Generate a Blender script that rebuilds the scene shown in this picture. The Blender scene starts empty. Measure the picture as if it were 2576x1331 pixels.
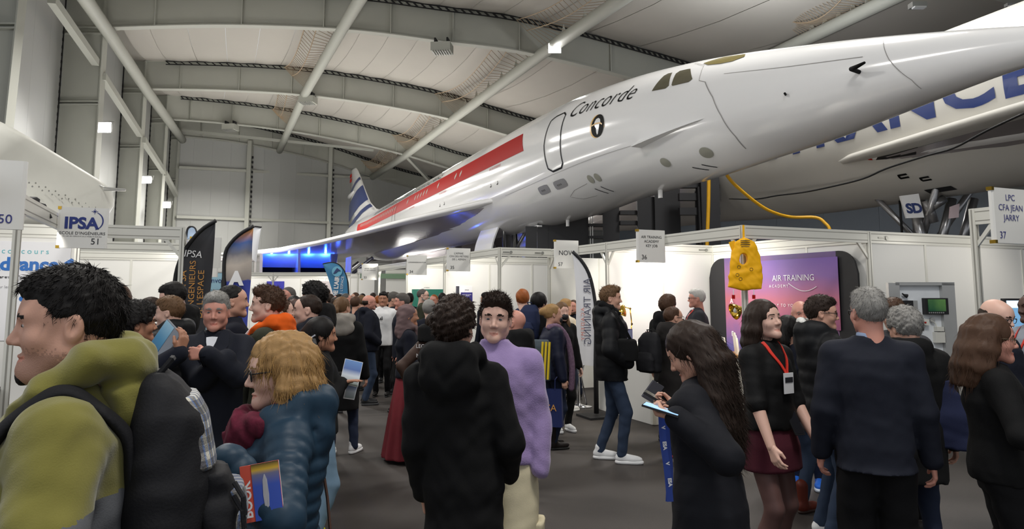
import bpy, bmesh, math, random
import numpy as np
from mathutils import Vector, Matrix
random.seed(7); RNG = np.random.default_rng(7)
SC = bpy.context.scene
COL = SC.collection
# ------------------------------------------------------------------ camera
FPX, CXP, CYP, HZP, EYE = 1800.0, 1288.0, 540.0, 738.0, 1.72
PITCH = math.atan((HZP-CYP)/FPX); CP, SP = math.cos(PITCH), math.sin(PITCH)
cam_d = bpy.data.cameras.new('camera'); cam = bpy.data.objects.new('camera', cam_d); COL.objects.link(cam)
cam.location = (0, 0, EYE); cam.rotation_euler = (math.pi/2+PITCH, 0, 0)
cam_d.sensor_width = 36; cam_d.lens = 36*FPX/2576; cam_d.shift_y = -(665.5-CYP)/2576
cam_d.clip_start = .05; cam_d.clip_end = 500
SC.camera = cam
# ------------------------------------------------------------------ world and hall light
W = bpy.data.worlds.new('hall_air'); SC.world = W; W.use_nodes = True
W.node_tree.nodes['Background'].inputs[0].default_value = (.93, .96, 1, 1)
W.node_tree.nodes['Background'].inputs[1].default_value = .68
SC.view_settings.view_transform = 'Standard'; SC.view_settings.look = 'None'
SC.view_settings.exposure = 0.14; SC.view_settings.gamma = 1; SC.view_settings.use_curve_mapping = False
def area_light(name, loc, size, power, col=(1, .97, .92), rot=(0, 0, 0), sy=None):
    l = bpy.data.lights.new(name, 'AREA'); l.energy = power; l.color = col; l.size = size
    if sy: l.shape = 'RECTANGLE'; l.size_y = sy
    o = bpy.data.objects.new(name, l); COL.objects.link(o); o.location = loc; o.rotation_euler = rot
    return o
def point_light(name, loc, power, col=(1, 1, 1), r=.1):
    l = bpy.data.lights.new(name, 'POINT'); l.energy = power; l.color = col; l.shadow_soft_size = r
    o = bpy.data.objects.new(name, l); COL.objects.link(o); o.location = loc
    return o
def spot_light(name, loc, to, power, ang=80, col=(1, .95, .88), r=.04, blend=.6):
    l = bpy.data.lights.new(name, 'SPOT'); l.energy = power; l.color = col; l.shadow_soft_size = r
    l.spot_size = math.radians(ang); l.spot_blend = blend
    o = bpy.data.objects.new(name, l); COL.objects.link(o); o.location = loc
    o.rotation_euler = (Vector(to)-Vector(loc)).to_track_quat('-Z', 'Y').to_euler()
    return o
# unseen area lights for lamps under the roof, rear ones added to brighten
for i, (x, y, p) in enumerate([(2, 1, 520), (-7, 9, 620), (6, 13, 620), (-11, 26, 900), (8, 30, 800), (-16, 42, 1100), (-4, 46, 1100), (-20, 52, 1200), (-9, 56, 1200)]):
    area_light('hall_fill_light', (x, y, 10.4), 2.2, p)
# added upward area lights, unseen behind the stands, to brighten the roof
for x, y, p in ((-9, 19, 340), (-14, 27, 380), (-15, 36, 400), (-6, 47, 480), (-20, 48, 380)):
    area_light('roof_fill_light', (x, y, 2.3), 3, p, (1, .97, .92), (math.pi, 0, 0))
area_light('roof_wash', (9.5, 26, 10.2), 1.2, 420, (.95, .97, 1), (math.pi, 0, 0))  # added light hidden behind the aircraft nose for a glow on the roof
# ------------------------------------------------------------------ helpers
def P(px, py, d):
    """point of the hall seen at photo pixel (px, py) at distance d in front of the lens"""
    xc = (px-CXP)/FPX; yc = (CYP-py)/FPX
    fw = CP-SP*yc; up = SP+CP*yc
    return Vector((d*xc/fw, d, EYE+d*up/fw))
MATS = {}
def mat(name, col, rough=.6, metal=0, var=.08, scale=6, bump=0, bscale=60, spec=.5, emit=0, coat=0, alpha=1, sheen=0):
    if name in MATS: return MATS[name]
    m = bpy.data.materials.new(name); m.use_nodes = True; nt = m.node_tree; b = nt.nodes['Principled BSDF']
    b.inputs['Roughness'].default_value = rough; b.inputs['Metallic'].default_value = metal
    b.inputs['Specular IOR Level'].default_value = spec; b.inputs['Coat Weight'].default_value = coat
    b.inputs['Alpha'].default_value = alpha; b.inputs['Sheen Weight'].default_value = sheen
    tc = nt.nodes.new('ShaderNodeTexCoord')
    nz = nt.nodes.new('ShaderNodeTexNoise'); nz.inputs['Scale'].default_value = scale; nz.inputs['Detail'].default_value = 4
    nt.links.new(tc.outputs['Object'], nz.inputs['Vector'])
    mx = nt.nodes.new('ShaderNodeMix'); mx.data_type = 'RGBA'
    c = col
    mx.inputs[6].default_value = (c[0]*(1-var), c[1]*(1-var), c[2]*(1-var), 1)
    mx.inputs[7].default_value = (min(1, c[0]*(1+var)), min(1, c[1]*(1+var)), min(1, c[2]*(1+var)), 1)
    nt.links.new(nz.outputs['Fac'], mx.inputs[0]); nt.links.new(mx.outputs[2], b.inputs['Base Color'])
    if bump:
        n2 = nt.nodes.new('ShaderNodeTexNoise'); n2.inputs['Scale'].default_value = bscale; n2.inputs['Detail'].default_value = 3
        nt.links.new(tc.outputs['Object'], n2.inputs['Vector'])
        bp = nt.nodes.new('ShaderNodeBump'); bp.inputs['Strength'].default_value = bump; bp.inputs['Distance'].default_value = .01
        nt.links.new(n2.outputs['Fac'], bp.inputs['Height']); nt.links.new(bp.outputs['Normal'], b.inputs['Normal'])
    if emit:
        b.inputs['Emission Color'].default_value = (*col, 1); b.inputs['Emission Strength'].default_value = emit
    MATS[name] = m
    return m
def srgb(r, g, b):
    f = lambda v: (v/255/12.92) if v/255 <= .04045 else ((v/255+.055)/1.055)**2.4
    return (f(r), f(g), f(b))
class MB:
    """collects geometry for one mesh object"""
    def __init__(s): s.v = []; s.f = []; s.m = []
    def add(s, vs, fs, mi=0):
        o = len(s.v); s.v += [tuple(p) for p in vs]; s.f += [tuple(i+o for i in q) for q in fs]; s.m += [mi]*len(fs); return s
    def hexa(s, p, mi=0):
        return s.add(p, [(0, 3, 2, 1), (4, 5, 6, 7), (0, 1, 5, 4), (1, 2, 6, 5), (2, 3, 7, 6), (3, 0, 4, 7)], mi)
    def box(s, c, d, mi=0, rz=0):
        x, y, z = c; a, b, h = d[0]/2, d[1]/2, d[2]/2; cr, sr = math.cos(rz), math.sin(rz)
        pts = [(x+cr*u-sr*v, y+sr*u+cr*v, z+w) for w in (-h, h) for u, v in ((-a, -b), (a, -b), (a, b), (-a, b))]
        return s.hexa(pts, mi)
    def bar(s, p, q, w, h, mi=0, up=(0, 0, 1)):
        p, q = Vector(p), Vector(q); d = (q-p).normalized(); u = Vector(up)
        if abs(d.dot(u)) > .98: u = Vector((1, 0, 0))
        r = d.cross(u).normalized(); u = r.cross(d).normalized()
        pts = [e+r*a*w/2+u*b*h/2 for e in (p, q) for a, b in ((-1, -1), (1, -1), (1, 1), (-1, 1))]
        return s.hexa(pts, mi)
    def tube(s, pts, r, n=8, mi=0, cap=True):
        pts = [Vector(p) for p in pts]; rs = r if isinstance(r, (list, tuple)) else [r]*len(pts)
        o = len(s.v); prev = None
        for i, p in enumerate(pts):
            d = (pts[min(i+1, len(pts)-1)]-pts[max(i-1, 0)]).normalized()
            if prev is None:
                u = Vector((0, 0, 1)) if abs(d.z) < .9 else Vector((1, 0, 0)); a = d.cross(u).normalized()
            else: a = (prev-d*prev.dot(d)).normalized()
            prev = a; b = d.cross(a)
            s.v += [tuple(p+(a*math.cos(2*math.pi*k/n)+b*math.sin(2*math.pi*k/n))*rs[i]) for k in range(n)]
        for i in range(len(pts)-1):
            for k in range(n):
                s.f.append((o+i*n+k, o+i*n+(k+1) % n, o+(i+1)*n+(k+1) % n, o+(i+1)*n+k)); s.m.append(mi)
        if cap:
            s.f.append(tuple(o+k for k in range(n))[::-1]); s.f.append(tuple(o+(len(pts)-1)*n+k for k in range(n))); s.m += [mi, mi]
        return s
    def lathe(s, prof, c=(0, 0, 0), n=20, mi=0):
        o = len(s.v)
        for r, z in prof: s.v += [(c[0]+r*math.cos(2*math.pi*k/n), c[1]+r*math.sin(2*math.pi*k/n), c[2]+z) for k in range(n)]
        for i in range(len(prof)-1):
            for k in range(n): s.f.append((o+i*n+k, o+i*n+(k+1) % n, o+(i+1)*n+(k+1) % n, o+(i+1)*n+k)); s.m.append(mi)
        s.f.append(tuple(o+k for k in range(n))[::-1]); s.f.append(tuple(o+(len(prof)-1)*n+k for k in range(n))); s.m += [mi, mi]
        return s
    def rings(s, rs, close=True, cap=True, mi=0):
        o = len(s.v); n = len(rs[0])
        for r in rs: s.v += [tuple(p) for p in r]
        for i in range(len(rs)-1):
            for k in range(n if close else n-1):
                s.f.append((o+i*n+k, o+i*n+(k+1) % n, o+(i+1)*n+(k+1) % n, o+(i+1)*n+k)); s.m.append(mi)
        if cap and close:
            s.f.append(tuple(o+k for k in range(n))[::-1]); s.f.append(tuple(o+(len(rs)-1)*n+k for k in range(n))); s.m += [mi, mi]
        return s
    def prism(s, pts, ext, mi=0):
        n = len(pts); e = Vector(ext); a = [Vector(p) for p in pts]; b = [p+e for p in a]
        return s.add(a+b, [tuple(range(n))[::-1], tuple(range(n, 2*n))]+[(k, (k+1) % n, n+(k+1) % n, n+k) for k in range(n)], mi)
    def build(s, name, mats, parent=None, smooth=False):
        me = bpy.data.meshes.new(name); me.from_pydata(s.v, [], s.f); me.validate(clean_customdata=False)
        return fin(me, name, mats, parent, smooth, s.m)
def fin(me, name, mats, parent=None, smooth=False, mi=None):
    for m in (mats if isinstance(mats, (list, tuple)) else [mats]): me.materials.append(m)
    if mi is not None and len(mi) == len(me.polygons) and any(mi): me.polygons.foreach_set('material_index', mi)
    if smooth: me.polygons.foreach_set('use_smooth', [True]*len(me.polygons))
    me.update()
    o = bpy.data.objects.new(name, me); COL.objects.link(o)
    if parent is not None: o.parent = parent
    return o
def tag(o, label=None, cat=None, group=None, kind=None):
    if label: o['label'] = label
    if cat: o['category'] = cat
    if group: o['group'] = group
    if kind: o['kind'] = kind
    return o
def thing(name, label, cat, loc=(0, 0, 0), rz=0, group=None, kind=None):
    o = bpy.data.objects.new(name, None); COL.objects.link(o); o.empty_display_size = .1
    o.location = loc; o.rotation_euler = (0, 0, rz)
    return tag(o, label, cat, group, kind)
def share(me, name, parent, loc=(0, 0, 0), rot=None):
    o = bpy.data.objects.new(name, me); COL.objects.link(o); o.parent = parent; o.location = loc
    if rot: o.rotation_euler = rot
    return o
def text_geo(txt, size, align='CENTER', shear=0, bold=0, space=1, line=1):
    """flat glyph triangles of a text: (vertices in xy, faces)"""
    c = bpy.data.curves.new('glyphs', 'FONT'); c.body = txt; c.size = size; c.align_x = align; c.align_y = 'CENTER'
    c.shear = shear; c.offset = bold; c.space_character = space; c.space_line = line; c.resolution_u = 3; c.fill_mode = 'FRONT'
    o = bpy.data.objects.new('glyphs', c)
    me = bpy.data.meshes.new_from_object(o)
    vs = [tuple(v.co) for v in me.vertices]; fs = [tuple(p.vertices) for p in me.polygons]
    bpy.data.objects.remove(o); bpy.data.curves.remove(c); bpy.data.meshes.remove(me)
    return vs, fs
def put_text(txt, size, origin, right, up, m, parent, name='lettering', **k):
    """flat print lying on a plane through origin spanned by right/up"""
    r, u, o = Vector(right).normalized(), Vector(up).normalized(), Vector(origin)
    vs, fs = text_geo(txt, size, **k); n = r.cross(u)
    mb = MB(); mb.add([o+r*v[0]+u*v[1]+n*.003 for v in vs], fs)
    return mb.build(name, m, parent)
# ------------------------------------------------------------------ materials of the hall
M_floor = mat('dark_floor_carpet', srgb(60, 55, 52), .6, var=.25, scale=1.3, bump=.25, bscale=180)
M_wall = mat('wall_cladding', srgb(172, 173, 170), .7, var=.03, scale=.4)
M_roof = mat('roof_lining', srgb(178, 174, 166), .8, var=.04, scale=.5)
M_steel = mat('painted_steel', srgb(176, 177, 168), .55, var=.04, scale=.8)
M_dark = mat('black_cable', srgb(28, 28, 30), .6)
M_white_paint = mat('white_gloss_paint', srgb(238, 238, 238), .16, var=.012, scale=.7, coat=.4)
M_lamp = mat('lamp_glass_lit', (1, 1, .98), .3, emit=25)
M_galv = mat('galvanised_metal', srgb(190, 190, 188), .4, metal=.7)
M_black = mat('matt_black', srgb(26, 26, 29), .6, var=.15)
# ------------------------------------------------------------------ floor
fl = MB(); fl.hexa([(-60, -14, -.2), (60, -14, -.2), (60, 110, -.2), (-60, 110, -.2), (-60, -14, 0), (60, -14, 0), (60, 110, 0), (-60, 110, 0)])
fo = fl.build('floor', M_floor); tag(fo, 'dark grey brown carpeted floor of the exhibition hall', 'floor', kind='structure')
# ------------------------------------------------------------------ roof frames
FR = {1: [(265, 72, 33), (560, 65, 33.1), (863, 76, 33.4), (1100, 104, 34), (1358, 141, 35.3), (1740, 240, 38), (2200, 380, 42), (2700, 540, 46)],
      2: [(366, 224, 43), (570, 228, 43.6), (768, 240, 44.3), (960, 266, 46), (1139, 302, 48), (1340, 358, 51), (1700, 450, 56), (2100, 540, 62)],
      3: [(421, 300, 50.5), (560, 310, 52.5), (727, 330, 54.3), (880, 358, 57), (1022, 391, 60), (1180, 438, 64), (1450, 500, 70), (1750, 560, 76)],
      4: [(452, 343, 57), (580, 356, 59), (705, 380, 61.8), (820, 408, 66), (938, 446, 70), (1070, 482, 75), (1300, 530, 82), (1550, 580, 90)]}
FB = {k: [P(*q) for q in v] for k, v in FR.items()}
FB[0] = [a+(a-b)*1.0 for a, b in zip(FB[1], FB[2])]
FB[0] = [Vector((p.x, p.y, FB[1][i].z-.1)) for i, p in enumerate(FB[0])]
FB[-1] = [a+(a-b)*2.4 for a, b in zip(FB[0], FB[1])]
FB[-1] = [Vector((p.x, p.y, FB[0][i].z)) for i, p in enumerate(FB[-1])]
GD = 1.75
def smooth_line(pts, n=6):
    out = []
    for i in range(len(pts)-1):
        p0, p1, p2, p3 = pts[max(i-1, 0)], pts[i], pts[i+1], pts[min(i+2, len(pts)-1)]
        for k in range(n):
            t = k/n
            out.append(.5*((2*p1)+(p2-p0)*t+(2*p0-5*p1+4*p2-p3)*t*t+(3*p1-p0-3*p2+p3)*t**3))
    return out+[pts[-1]]
OUT = {1: (165, 140), 2: (311, 295), 3: (381, 372), 4: (430, 426)}    # outer edge of each column at its top and low down
COLX = {}
ordn = {0: 'nearest, above the aircraft nose', 1: 'frontmost visible, crossing the top of the picture', 2: 'second from the front', 3: 'third from the front', 4: 'rearmost, against the end wall'}
for k in (0, 1, 2, 3, 4):
    b = smooth_line(FB[k]); t = thing('portal_frame', f'grey steel roof girder on a tall left column, {ordn[k]}', 'girder', FB[k][0]*1, group='hall roof frames', kind='structure')
    o = FB[k][0]
    loc = lambda p: Vector(p)-o
    mb = MB()
    for i in range(len(b)-1):
        p, q = loc(b[i]), loc(b[i+1]); n = Vector((0, .03, 0)); u = Vector((0, 0, GD))
        mb.hexa([p-n, q-n, q+n, p+n, p-n+u, q-n+u, q+n+u, p+n+u])
    mb.build('girder_web', M_steel, t)
    mb = MB()
    for i in range(len(b)-1):
        mb.bar(loc(b[i]), loc(b[i+1]), .42, .05); mb.bar(loc(b[i])+Vector((0, 0, GD)), loc(b[i+1])+Vector((0, 0, GD)), .42, .05)
    mb.build('girder_flange', M_steel, t)
    for i in range(3, len(b)-1, 4):
        sm = MB(); p = loc(b[i]); sm.box((p.x, p.y-.1, p.z+GD/2), (.05, .2, GD)); sm.build('stiffener', M_steel, t)
    # black cable ladder on the top of the girder
    ct = MB(); 
    for i in range(2, len(b)-1):
        p, q = loc(b[i])+Vector((0, -.28, GD-.05)), loc(b[i+1])+Vector((0, -.28, GD-.05))
        ct.bar(p, q, .05, .05); ct.bar(p+Vector((0, 0, -.2)), q+Vector((0, 0, -.2)), .05, .05)
        L = (q-p).length; m = max(2, int(L/.32))
        for j in range(m):
            r0 = p.lerp(q, j/m); r1 = p.lerp(q, (j+.6)/m)
            ct.bar(r0, r1+Vector((0, 0, -.2)), .09, .06)
    ct.build('cable_ladder', M_dark, t)
    # the column
    if k >= 1:
        ti = FB[k][0]; d = FR[k][0][2]; ox = P(OUT[k][0], FR[k][0][1], d).x; 
        inner_b = P(FR[k][0][0]-32*33/d*.9, 560, d).x
    else:
        ti = FB[0][0]; ox = ti.x-1.9; inner_b = ti.x-.45
    COLX[k] = (ox, ti.y)
    mb = MB()
    y = 0; zt = GD; zb = -ti.z
    mb.add([(ox-o.x, -.03, zb), (inner_b-o.x, -.03, zb), (0, -.03, zt), (ox-o.x, -.03, zt), (ox-o.x, .03, zb), (inner_b-o.x, .03, zb), (0, .03, zt), (ox-o.x, .03, zt)],
           [(0, 1, 2, 3), (7, 6, 5, 4), (0, 4, 5, 1), (1, 5, 6, 2), (2, 6, 7, 3), (3, 7, 4, 0)])
    mb.build('column_web', M_steel, t)
    mb = MB(); mb.bar((inner_b-o.x, 0, zb), (0, 0, zt), .05, .4, up=(0, 1, 0)); mb.build('column_flange', M_steel, t)
    mb = MB()
    for zz in (0, -.3, -3.6, -3.75):
        xi = inner_b-o.x+(0-(inner_b-o.x))*(zz-zb)/(zt-zb)
        mb.box(((ox-o.x+xi)/2, -.1, zz), (xi-(ox-o.x), .22, .05))
    mb.build('column_stiffener', M_steel, t)
    mb = MB(); mb.bar((ox-o.x+.06, -.3, zb), (ox-o.x+.06, -.3, zt), .14, .1)
    for j in range(40): mb.box((ox-o.x+.06, -.34, zb+.3+j*.36), (.2, .08, .14))
    mb.build('cable_ladder', M_dark, t)
# ------------------------------------------------------------------ roof skin, one object per panel
ceil = tag(bpy.data.objects.new('ceiling', None), 'pale grey curved roof lining between the girders', 'ceiling', kind='structure'); COL.objects.link(ceil)
keys = [-1, 0, 1, 2, 3, 4]
for a, b in zip(keys[:-1], keys[1:]):
    A = smooth_line(FB[a], 3); B = smooth_line(FB[b], 3); g = Vector((0, 0, GD+.04))
    for i in range(len(A)-1):
        mb = MB(); rows = 5; e = .006
        for j in range(rows+1):
            t_ = j/rows; sag = -.55*math.sin(math.pi*t_)
            p = A[i].lerp(B[i], t_)+g; q = A[i+1].lerp(B[i+1], t_)+g
            p, q = p.lerp(q, e), q.lerp(p, e); 
            for pt in (p, (p+q)/2, q):
                mb.v.append((pt.x, pt.y, pt.z+sag-(.05 if pt is not p and pt is not q else 0)))
        for j in range(rows):
            for c in range(2):
                r = j*3+c; mb.f.append((r, r+1, r+4, r+3)); mb.m.append(0)
        nv = len(mb.v); mb.v += [(x, y, z+.06) for x, y, z in mb.v]; mb.f += [tuple(v+nv for v in q[::-1]) for q in list(mb.f)]; mb.m += [0]*(rows*2)
        mb.build('roof_panel', M_roof, ceil, smooth=True)
# ------------------------------------------------------------------ walls
wl = tag(bpy.data.objects.new('wall_left', None), 'grey clad left wall of the hall', 'wall', kind='structure'); COL.objects.link(wl)
pts = [(COLX[0][0]-9, COLX[0][1]-16)]+[COLX[k] for k in (0, 1, 2, 3, 4)]
for (xa, ya), (xb, yb) in zip(pts[:-1], pts[1:]):
    n = 5
    for i in range(n):
        p = Vector((xa, ya, 0)).lerp(Vector((xb, yb, 0)), (i+.002)/n); q = Vector((xa, ya, 0)).lerp(Vector((xb, yb, 0)), (i+.998)/n)
        MB().hexa([p+Vector((-.12, 0, 0)), p, q, q+Vector((-.12, 0, 0))]+[v+Vector((0, 0, 17)) for v in (p+Vector((-.12, 0, 0)), p, q, q+Vector((-.12, 0, 0)))]).build('wall_panel', M_wall, wl)
ek = [-1, 0, 1, 2, 3, 4]; eo = {-1: pts[0], **COLX}
for a, b in zip(ek[:-1], ek[1:]):        # eave strips closing the roof down to the wall
    z0, z1 = FB[a][0].z+GD+.03, FB[b][0].z+GD+.03; q = [Vector((FB[a][0].x+.3, FB[a][0].y, z0)), Vector((FB[b][0].x+.3, FB[b][0].y, z1)), Vector((eo[b][0]-.3, eo[b][1], z1)), Vector((eo[a][0]-.3, eo[a][1], z0))]
    MB().prism(q, (0, 0, .06)).build('roof_panel', M_roof, ceil)
wb = tag(bpy.data.objects.new('wall_back', None), 'grey clad end wall of the hall behind the aircraft tail', 'wall', kind='structure'); COL.objects.link(wb)
bl = smooth_line(FB[4], 3)
bl = [Vector((COLX[4][0]-.5, COLX[4][1]-.1, FB[4][0].z))]+bl
for i in range(len(bl)-1):
    p, q = bl[i].copy(), bl[i+1].copy(); p.y += .25; q.y += .25; e = (q-p).normalized()*.004
    p, q = p+e, q-e
    MB().hexa([(p.x, p.y, 0), (q.x, q.y, 0), (q.x, q.y+.12, 0), (p.x, p.y+.12, 0), (p.x, p.y, p.z+GD), (q.x, q.y, q.z+GD), (q.x, q.y+.12, q.z+GD), (p.x, p.y+.12, p.z+GD)]).build('wall_panel', M_wall, wb)
def on_wall(px, py):
    # depth of the end wall at that column of pixels
    xs = [(FR[4][i][0], FR[4][i][2]) for i in range(len(FR[4]))]
    return P(px, py, float(np.interp(px, [a for a, _ in xs], [c for _, c in xs]))+.05)
for q in [[(452, 422), (630, 431), (836, 444), (1000, 452)], [(446, 546), (630, 553), (864, 562), (1000, 567)]]:
    mb = MB()
    for a, b in zip(q[:-1], q[1:]): mb.bar(on_wall(*a)-Vector((0, .15, 0)), on_wall(*b)-Vector((0, .15, 0)), .2, .22)
    mb.build('girt', M_steel, wb)
for px in (633, 836):
    t_ = on_wall(px, 380); mb = MB(); mb.box((t_.x, t_.y-.3, t_.z/2+.4), (.35, .5, t_.z+.8)); mb.build('wall_column', M_steel, wb)
    mb = MB()
    for j in range(30): mb.box((t_.x+.28, t_.y-.45, 1+j*.42), (.12, .1, .2))
    mb.build('cable_ladder', M_dark, wb)
M_wallb = mat('blue_grey_cladding', srgb(150, 160, 172), .7, var=.03, scale=.4)
wr = tag(bpy.data.objects.new('wall_right', None), 'blue grey clad right wall of the hall', 'wall', kind='structure'); COL.objects.link(wr)
rp = [(FB[4][-1].x, FB[4][-1].y+.3), (36, 42), (44, -14)]
for (xa, ya), (xb, yb) in zip(rp[:-1], rp[1:]):
    n = 10
    for i in range(n):
        p = Vector((xa, ya, 0)).lerp(Vector((xb, yb, 0)), (i+.002)/n); q = Vector((xa, ya, 0)).lerp(Vector((xb, yb, 0)), (i+.998)/n)
        e = [p, p+Vector((.12, .1, 0)), q+Vector((.12, .1, 0)), q]
        MB().hexa(e+[v+Vector((0, 0, 17)) for v in e]).build('wall_panel', M_wallb, wr)
# ------------------------------------------------------------------ tubes and braces
def tube_thing(name, pts, r, label, cat='beam', **k):
    t = MB().tube(pts, r, 12).build(name, M_steel, smooth=True); return tag(t, label, cat, kind='structure', **k)
TA = [FB[k][4]+Vector((0, -.2, -.02)) for k in (4, 3, 2, 1, 0, -1)]
TB = [FB[k][2]+Vector((0, -.2, -.02)) for k in (4, 3, 2, 1, 0, -1)]
tube_thing('roof_tube', TA, .3, 'long grey round tube under the roof, running to the aircraft tail')
tube_thing('roof_tube', TB, .27, 'long grey round tube under the roof, left of the ceiling heater')
TC = [FB[k][0]+Vector((.35, -.25, -.35)) for k in (4, 3, 2, 1, 0, -1)]
tube_thing('roof_tube', TC, .3, 'long grey round tube along the heads of the left columns')
TD = [P(1700, 252, 42), P(1998, 112, 32), P(2235, 0, 27.5), P(2700, -220, 21)]
tube_thing('roof_tube', TD, .3, 'grey round roof tube above the aircraft nose at upper right')
brs = [((130, -2, 27), (241, 157, 32.7)), ((258, 192, 33), (352, 338, 42.7)), ((360, 352, 43), (412, 432, 50.2)), ((415, 436, 50.5), (443, 490, 56.7))]
wh = ['nearest the camera', 'between first and second column', 'between second and third column', 'farthest, near the end wall']
for (a, b), w_ in zip(brs, wh):
    mb = MB().bar(P(*a), P(*b), .3, .34); tag(mb.build('wall_brace', M_steel), f'grey diagonal wall brace of the left wall, {w_}', 'brace', 'left wall braces', 'structure')
tag(MB().bar(P(1022, 392, 60), P(1078, 452, 66), .25, .25).build('roof_brace', M_steel), 'thin grey diagonal brace under the roof above the red cheatline', 'brace', kind='structure')
tag(MB().bar(P(452, 328, 56.5), P(940, 378, 60), .2, .2).build('roof_tie', M_steel), 'thin straight horizontal tie across the far end of the roof', 'brace', kind='structure')
# hangers and safety nets hung between the roof and the tubes
M_rope = mat('net_rope', srgb(170, 150, 125), .8)
def net(T, i, name_label, n=16, off=.9):
    a, b = T[i].lerp(T[i+1], .04), T[i].lerp(T[i+1], .93); t = thing('safety_net', name_label, 'net', a, group='safety nets under the roof')
    for side, k in ((0, .0), (1, .5)):
        mb = MB(); top = []
        for j in range(n+1):
            f = j/n; p = a.lerp(b, f)-a
            top.append(p+Vector((-.9-.5*side, 0, 1.1+.55*side-math.sin(math.pi*f)*.9)))
        mb.tube(top, .025, 4); mb.build('edge_rope', M_rope, t)
    mb = MB()
    for j in range(n*2+1):
        f = j/(n*2); p = a.lerp(b, f)-a; s_ = math.sin(math.pi*f)*.9
        mb.tube([p+Vector((0, 0, .3)), p+Vector((-.9, 0, 1.1-s_)), p+Vector((-1.4, 0, 1.65-s_))], .014, 3)
    o = mb.build('net_mesh', M_rope, t); o['kind'] = 'stuff'
    for j in range(1, 6):
        hm = MB(); p = a.lerp(b, j/6)-a; hm.prism([p+Vector((-.12, 0, .28)), p+Vector((.12, 0, .28)), p+Vector((0, 0, .75))], (0, .05, 0)); hm.build('hanger_plate', M_steel, t)
net(TA, 2, 'sagging safety net over the long tube, middle bay'); net(TA, 1, 'sagging safety net over the long tube, far bay'); net(TA, 3, 'sagging safety net over the long tube, near bay at the top')
net(TA, 0, 'sagging safety net over the long tube, rearmost bay'); net(TB, 2, 'sagging safety net over the left tube, near the second girder'); net(TB, 1, 'sagging safety net over the left tube, third bay')
net(TD[::-1], 1, 'safety net ropes over the tube above the aircraft nose', 14)
# ------------------------------------------------------------------ heaters and floodlights
def heater(px, py, d, label, s=1):
    c = P(px, py, d); t = thing('air_heater', label, 'heater', c, -.12, 'air heaters under the roof')
    MB().box((0, 0, 0), (.95*s, .8*s, .42*s)).build('housing', M_steel, t)
    for j in range(7): MB().box((-.36*s+j*.12*s, -.1, -.24*s), (.03*s, .7*s, .08*s)).build('louvre', M_galv, t)
    [MB().box((q*s, 0, .32*s), (.08*s, .5*s, .3*s)).build('bracket', M_dark, t) for q in (-.3, .3)]
heater(1112, 122, 33.5, 'grey louvred air heater hanging under the front girder'); heater(775, 252, 44.2, 'grey air heater hanging under the second girder by the left tube'); heater(580, 321, 52, 'small grey air heater under the third girder, farthest left')
def flood(px, py, d, label, power, w=.55):
    c = P(px, py, d); t = thing('floodlight', label, 'lamp', c, 0, 'hall floodlights')
    h = MB(); h.add([(-w/2, -.1, -w*.4), (w/2, -.1, -w*.4), (w/2, -.1, w*.4), (-w/2, -.1, w*.4), (-w*.3, .22, -w*.2), (w*.3, .22, -w*.2), (w*.3, .22, w*.3), (-w*.3, .22, w*.3)],
          [(4, 5, 6, 7), (0, 1, 5, 4), (1, 2, 6, 5), (2, 3, 7, 6), (3, 0, 4, 7)]); h.build('housing', M_galv, t)
    MB().box((0, -.115, 0), (w*.92, .02, w*.72)).build('lamp_glass', M_lamp, t)
    MB().tube([(-w*.55, 0, 0), (-w*.55, .1, w*.5), (0, .25, w*.6), (w*.55, .1, w*.5), (w*.55, 0, 0)], .02, 6).build('yoke', M_galv, t)
    spot_light('floodlight_beam', c+Vector((0, -.2, 0)), c+Vector((3.5, -6, -5)), power*.6, 130, (1, .98, .95), .25)
flood(266, 322, 32.4, 'lit white floodlight on the nearest left column', 900, .6); flood(371, 453, 42.5, 'lit white floodlight on the second left column', 700); flood(421, 516, 50, 'small lit floodlight on the farthest left column', 500)
flood(1395, 123, 33.6, 'lit square floodlight under the tube above the aircraft', 1500, .62)
def fix(px, py, d, label, s):
    c = P(px, py, d); t = thing('ceiling_fixture', label, 'fixture', c)
    MB().box((0, 0, 0), (s, s*.6, s*.35)).build('housing', M_galv, t); MB().box((0, -.1, -s*.22), (s*.8, s*.4, s*.1)).build('cover', M_white_paint, t)
fix(2308, 14, 26, 'unlit square fixture on the roof at upper right', .55); fix(2541, 13, 24, 'small white box on the girder in the top right corner', .3); fix(1303, 183, 38, 'unlit small spotlight clamped to the long tube', .4)
# ------------------------------------------------------------------ the two parked airliners
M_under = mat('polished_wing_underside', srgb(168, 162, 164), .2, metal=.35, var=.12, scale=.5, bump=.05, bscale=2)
M_red = mat('red_cheatline', srgb(172, 20, 14), .55, var=.03, spec=.12)
M_navy = mat('navy_livery', srgb(38, 56, 112), .3, var=.03, coat=.3)
M_blackpaint = mat('black_marking', srgb(14, 14, 14), .6, spec=.12)
M_win = mat('cabin_window_glass', srgb(206, 202, 194), .2, var=.05)
M_cockpit = mat('cockpit_glass', srgb(92, 88, 72), .08, var=.15)
M_gold = mat('gold_tinted_glass', srgb(150, 138, 90), .06, metal=.3)
M_grey = mat('grey_access_panel', srgb(146, 146, 148), .4, bump=.1)
M_seam = mat('panel_seam', srgb(150, 148, 146), .5)
M_gear = mat('landing_gear_metal', srgb(170, 170, 172), .3, metal=.8, var=.2)
M_tyre = mat('tyre_rubber', srgb(24, 24, 24), .8)
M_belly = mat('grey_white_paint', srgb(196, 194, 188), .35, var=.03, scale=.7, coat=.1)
AS = [0, .25, 1, 2, 3, 4, 5, 6, 7, 8, 9.5, 11, 13, 16, 40, 44, 48, 52, 56, 58.5]
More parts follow.
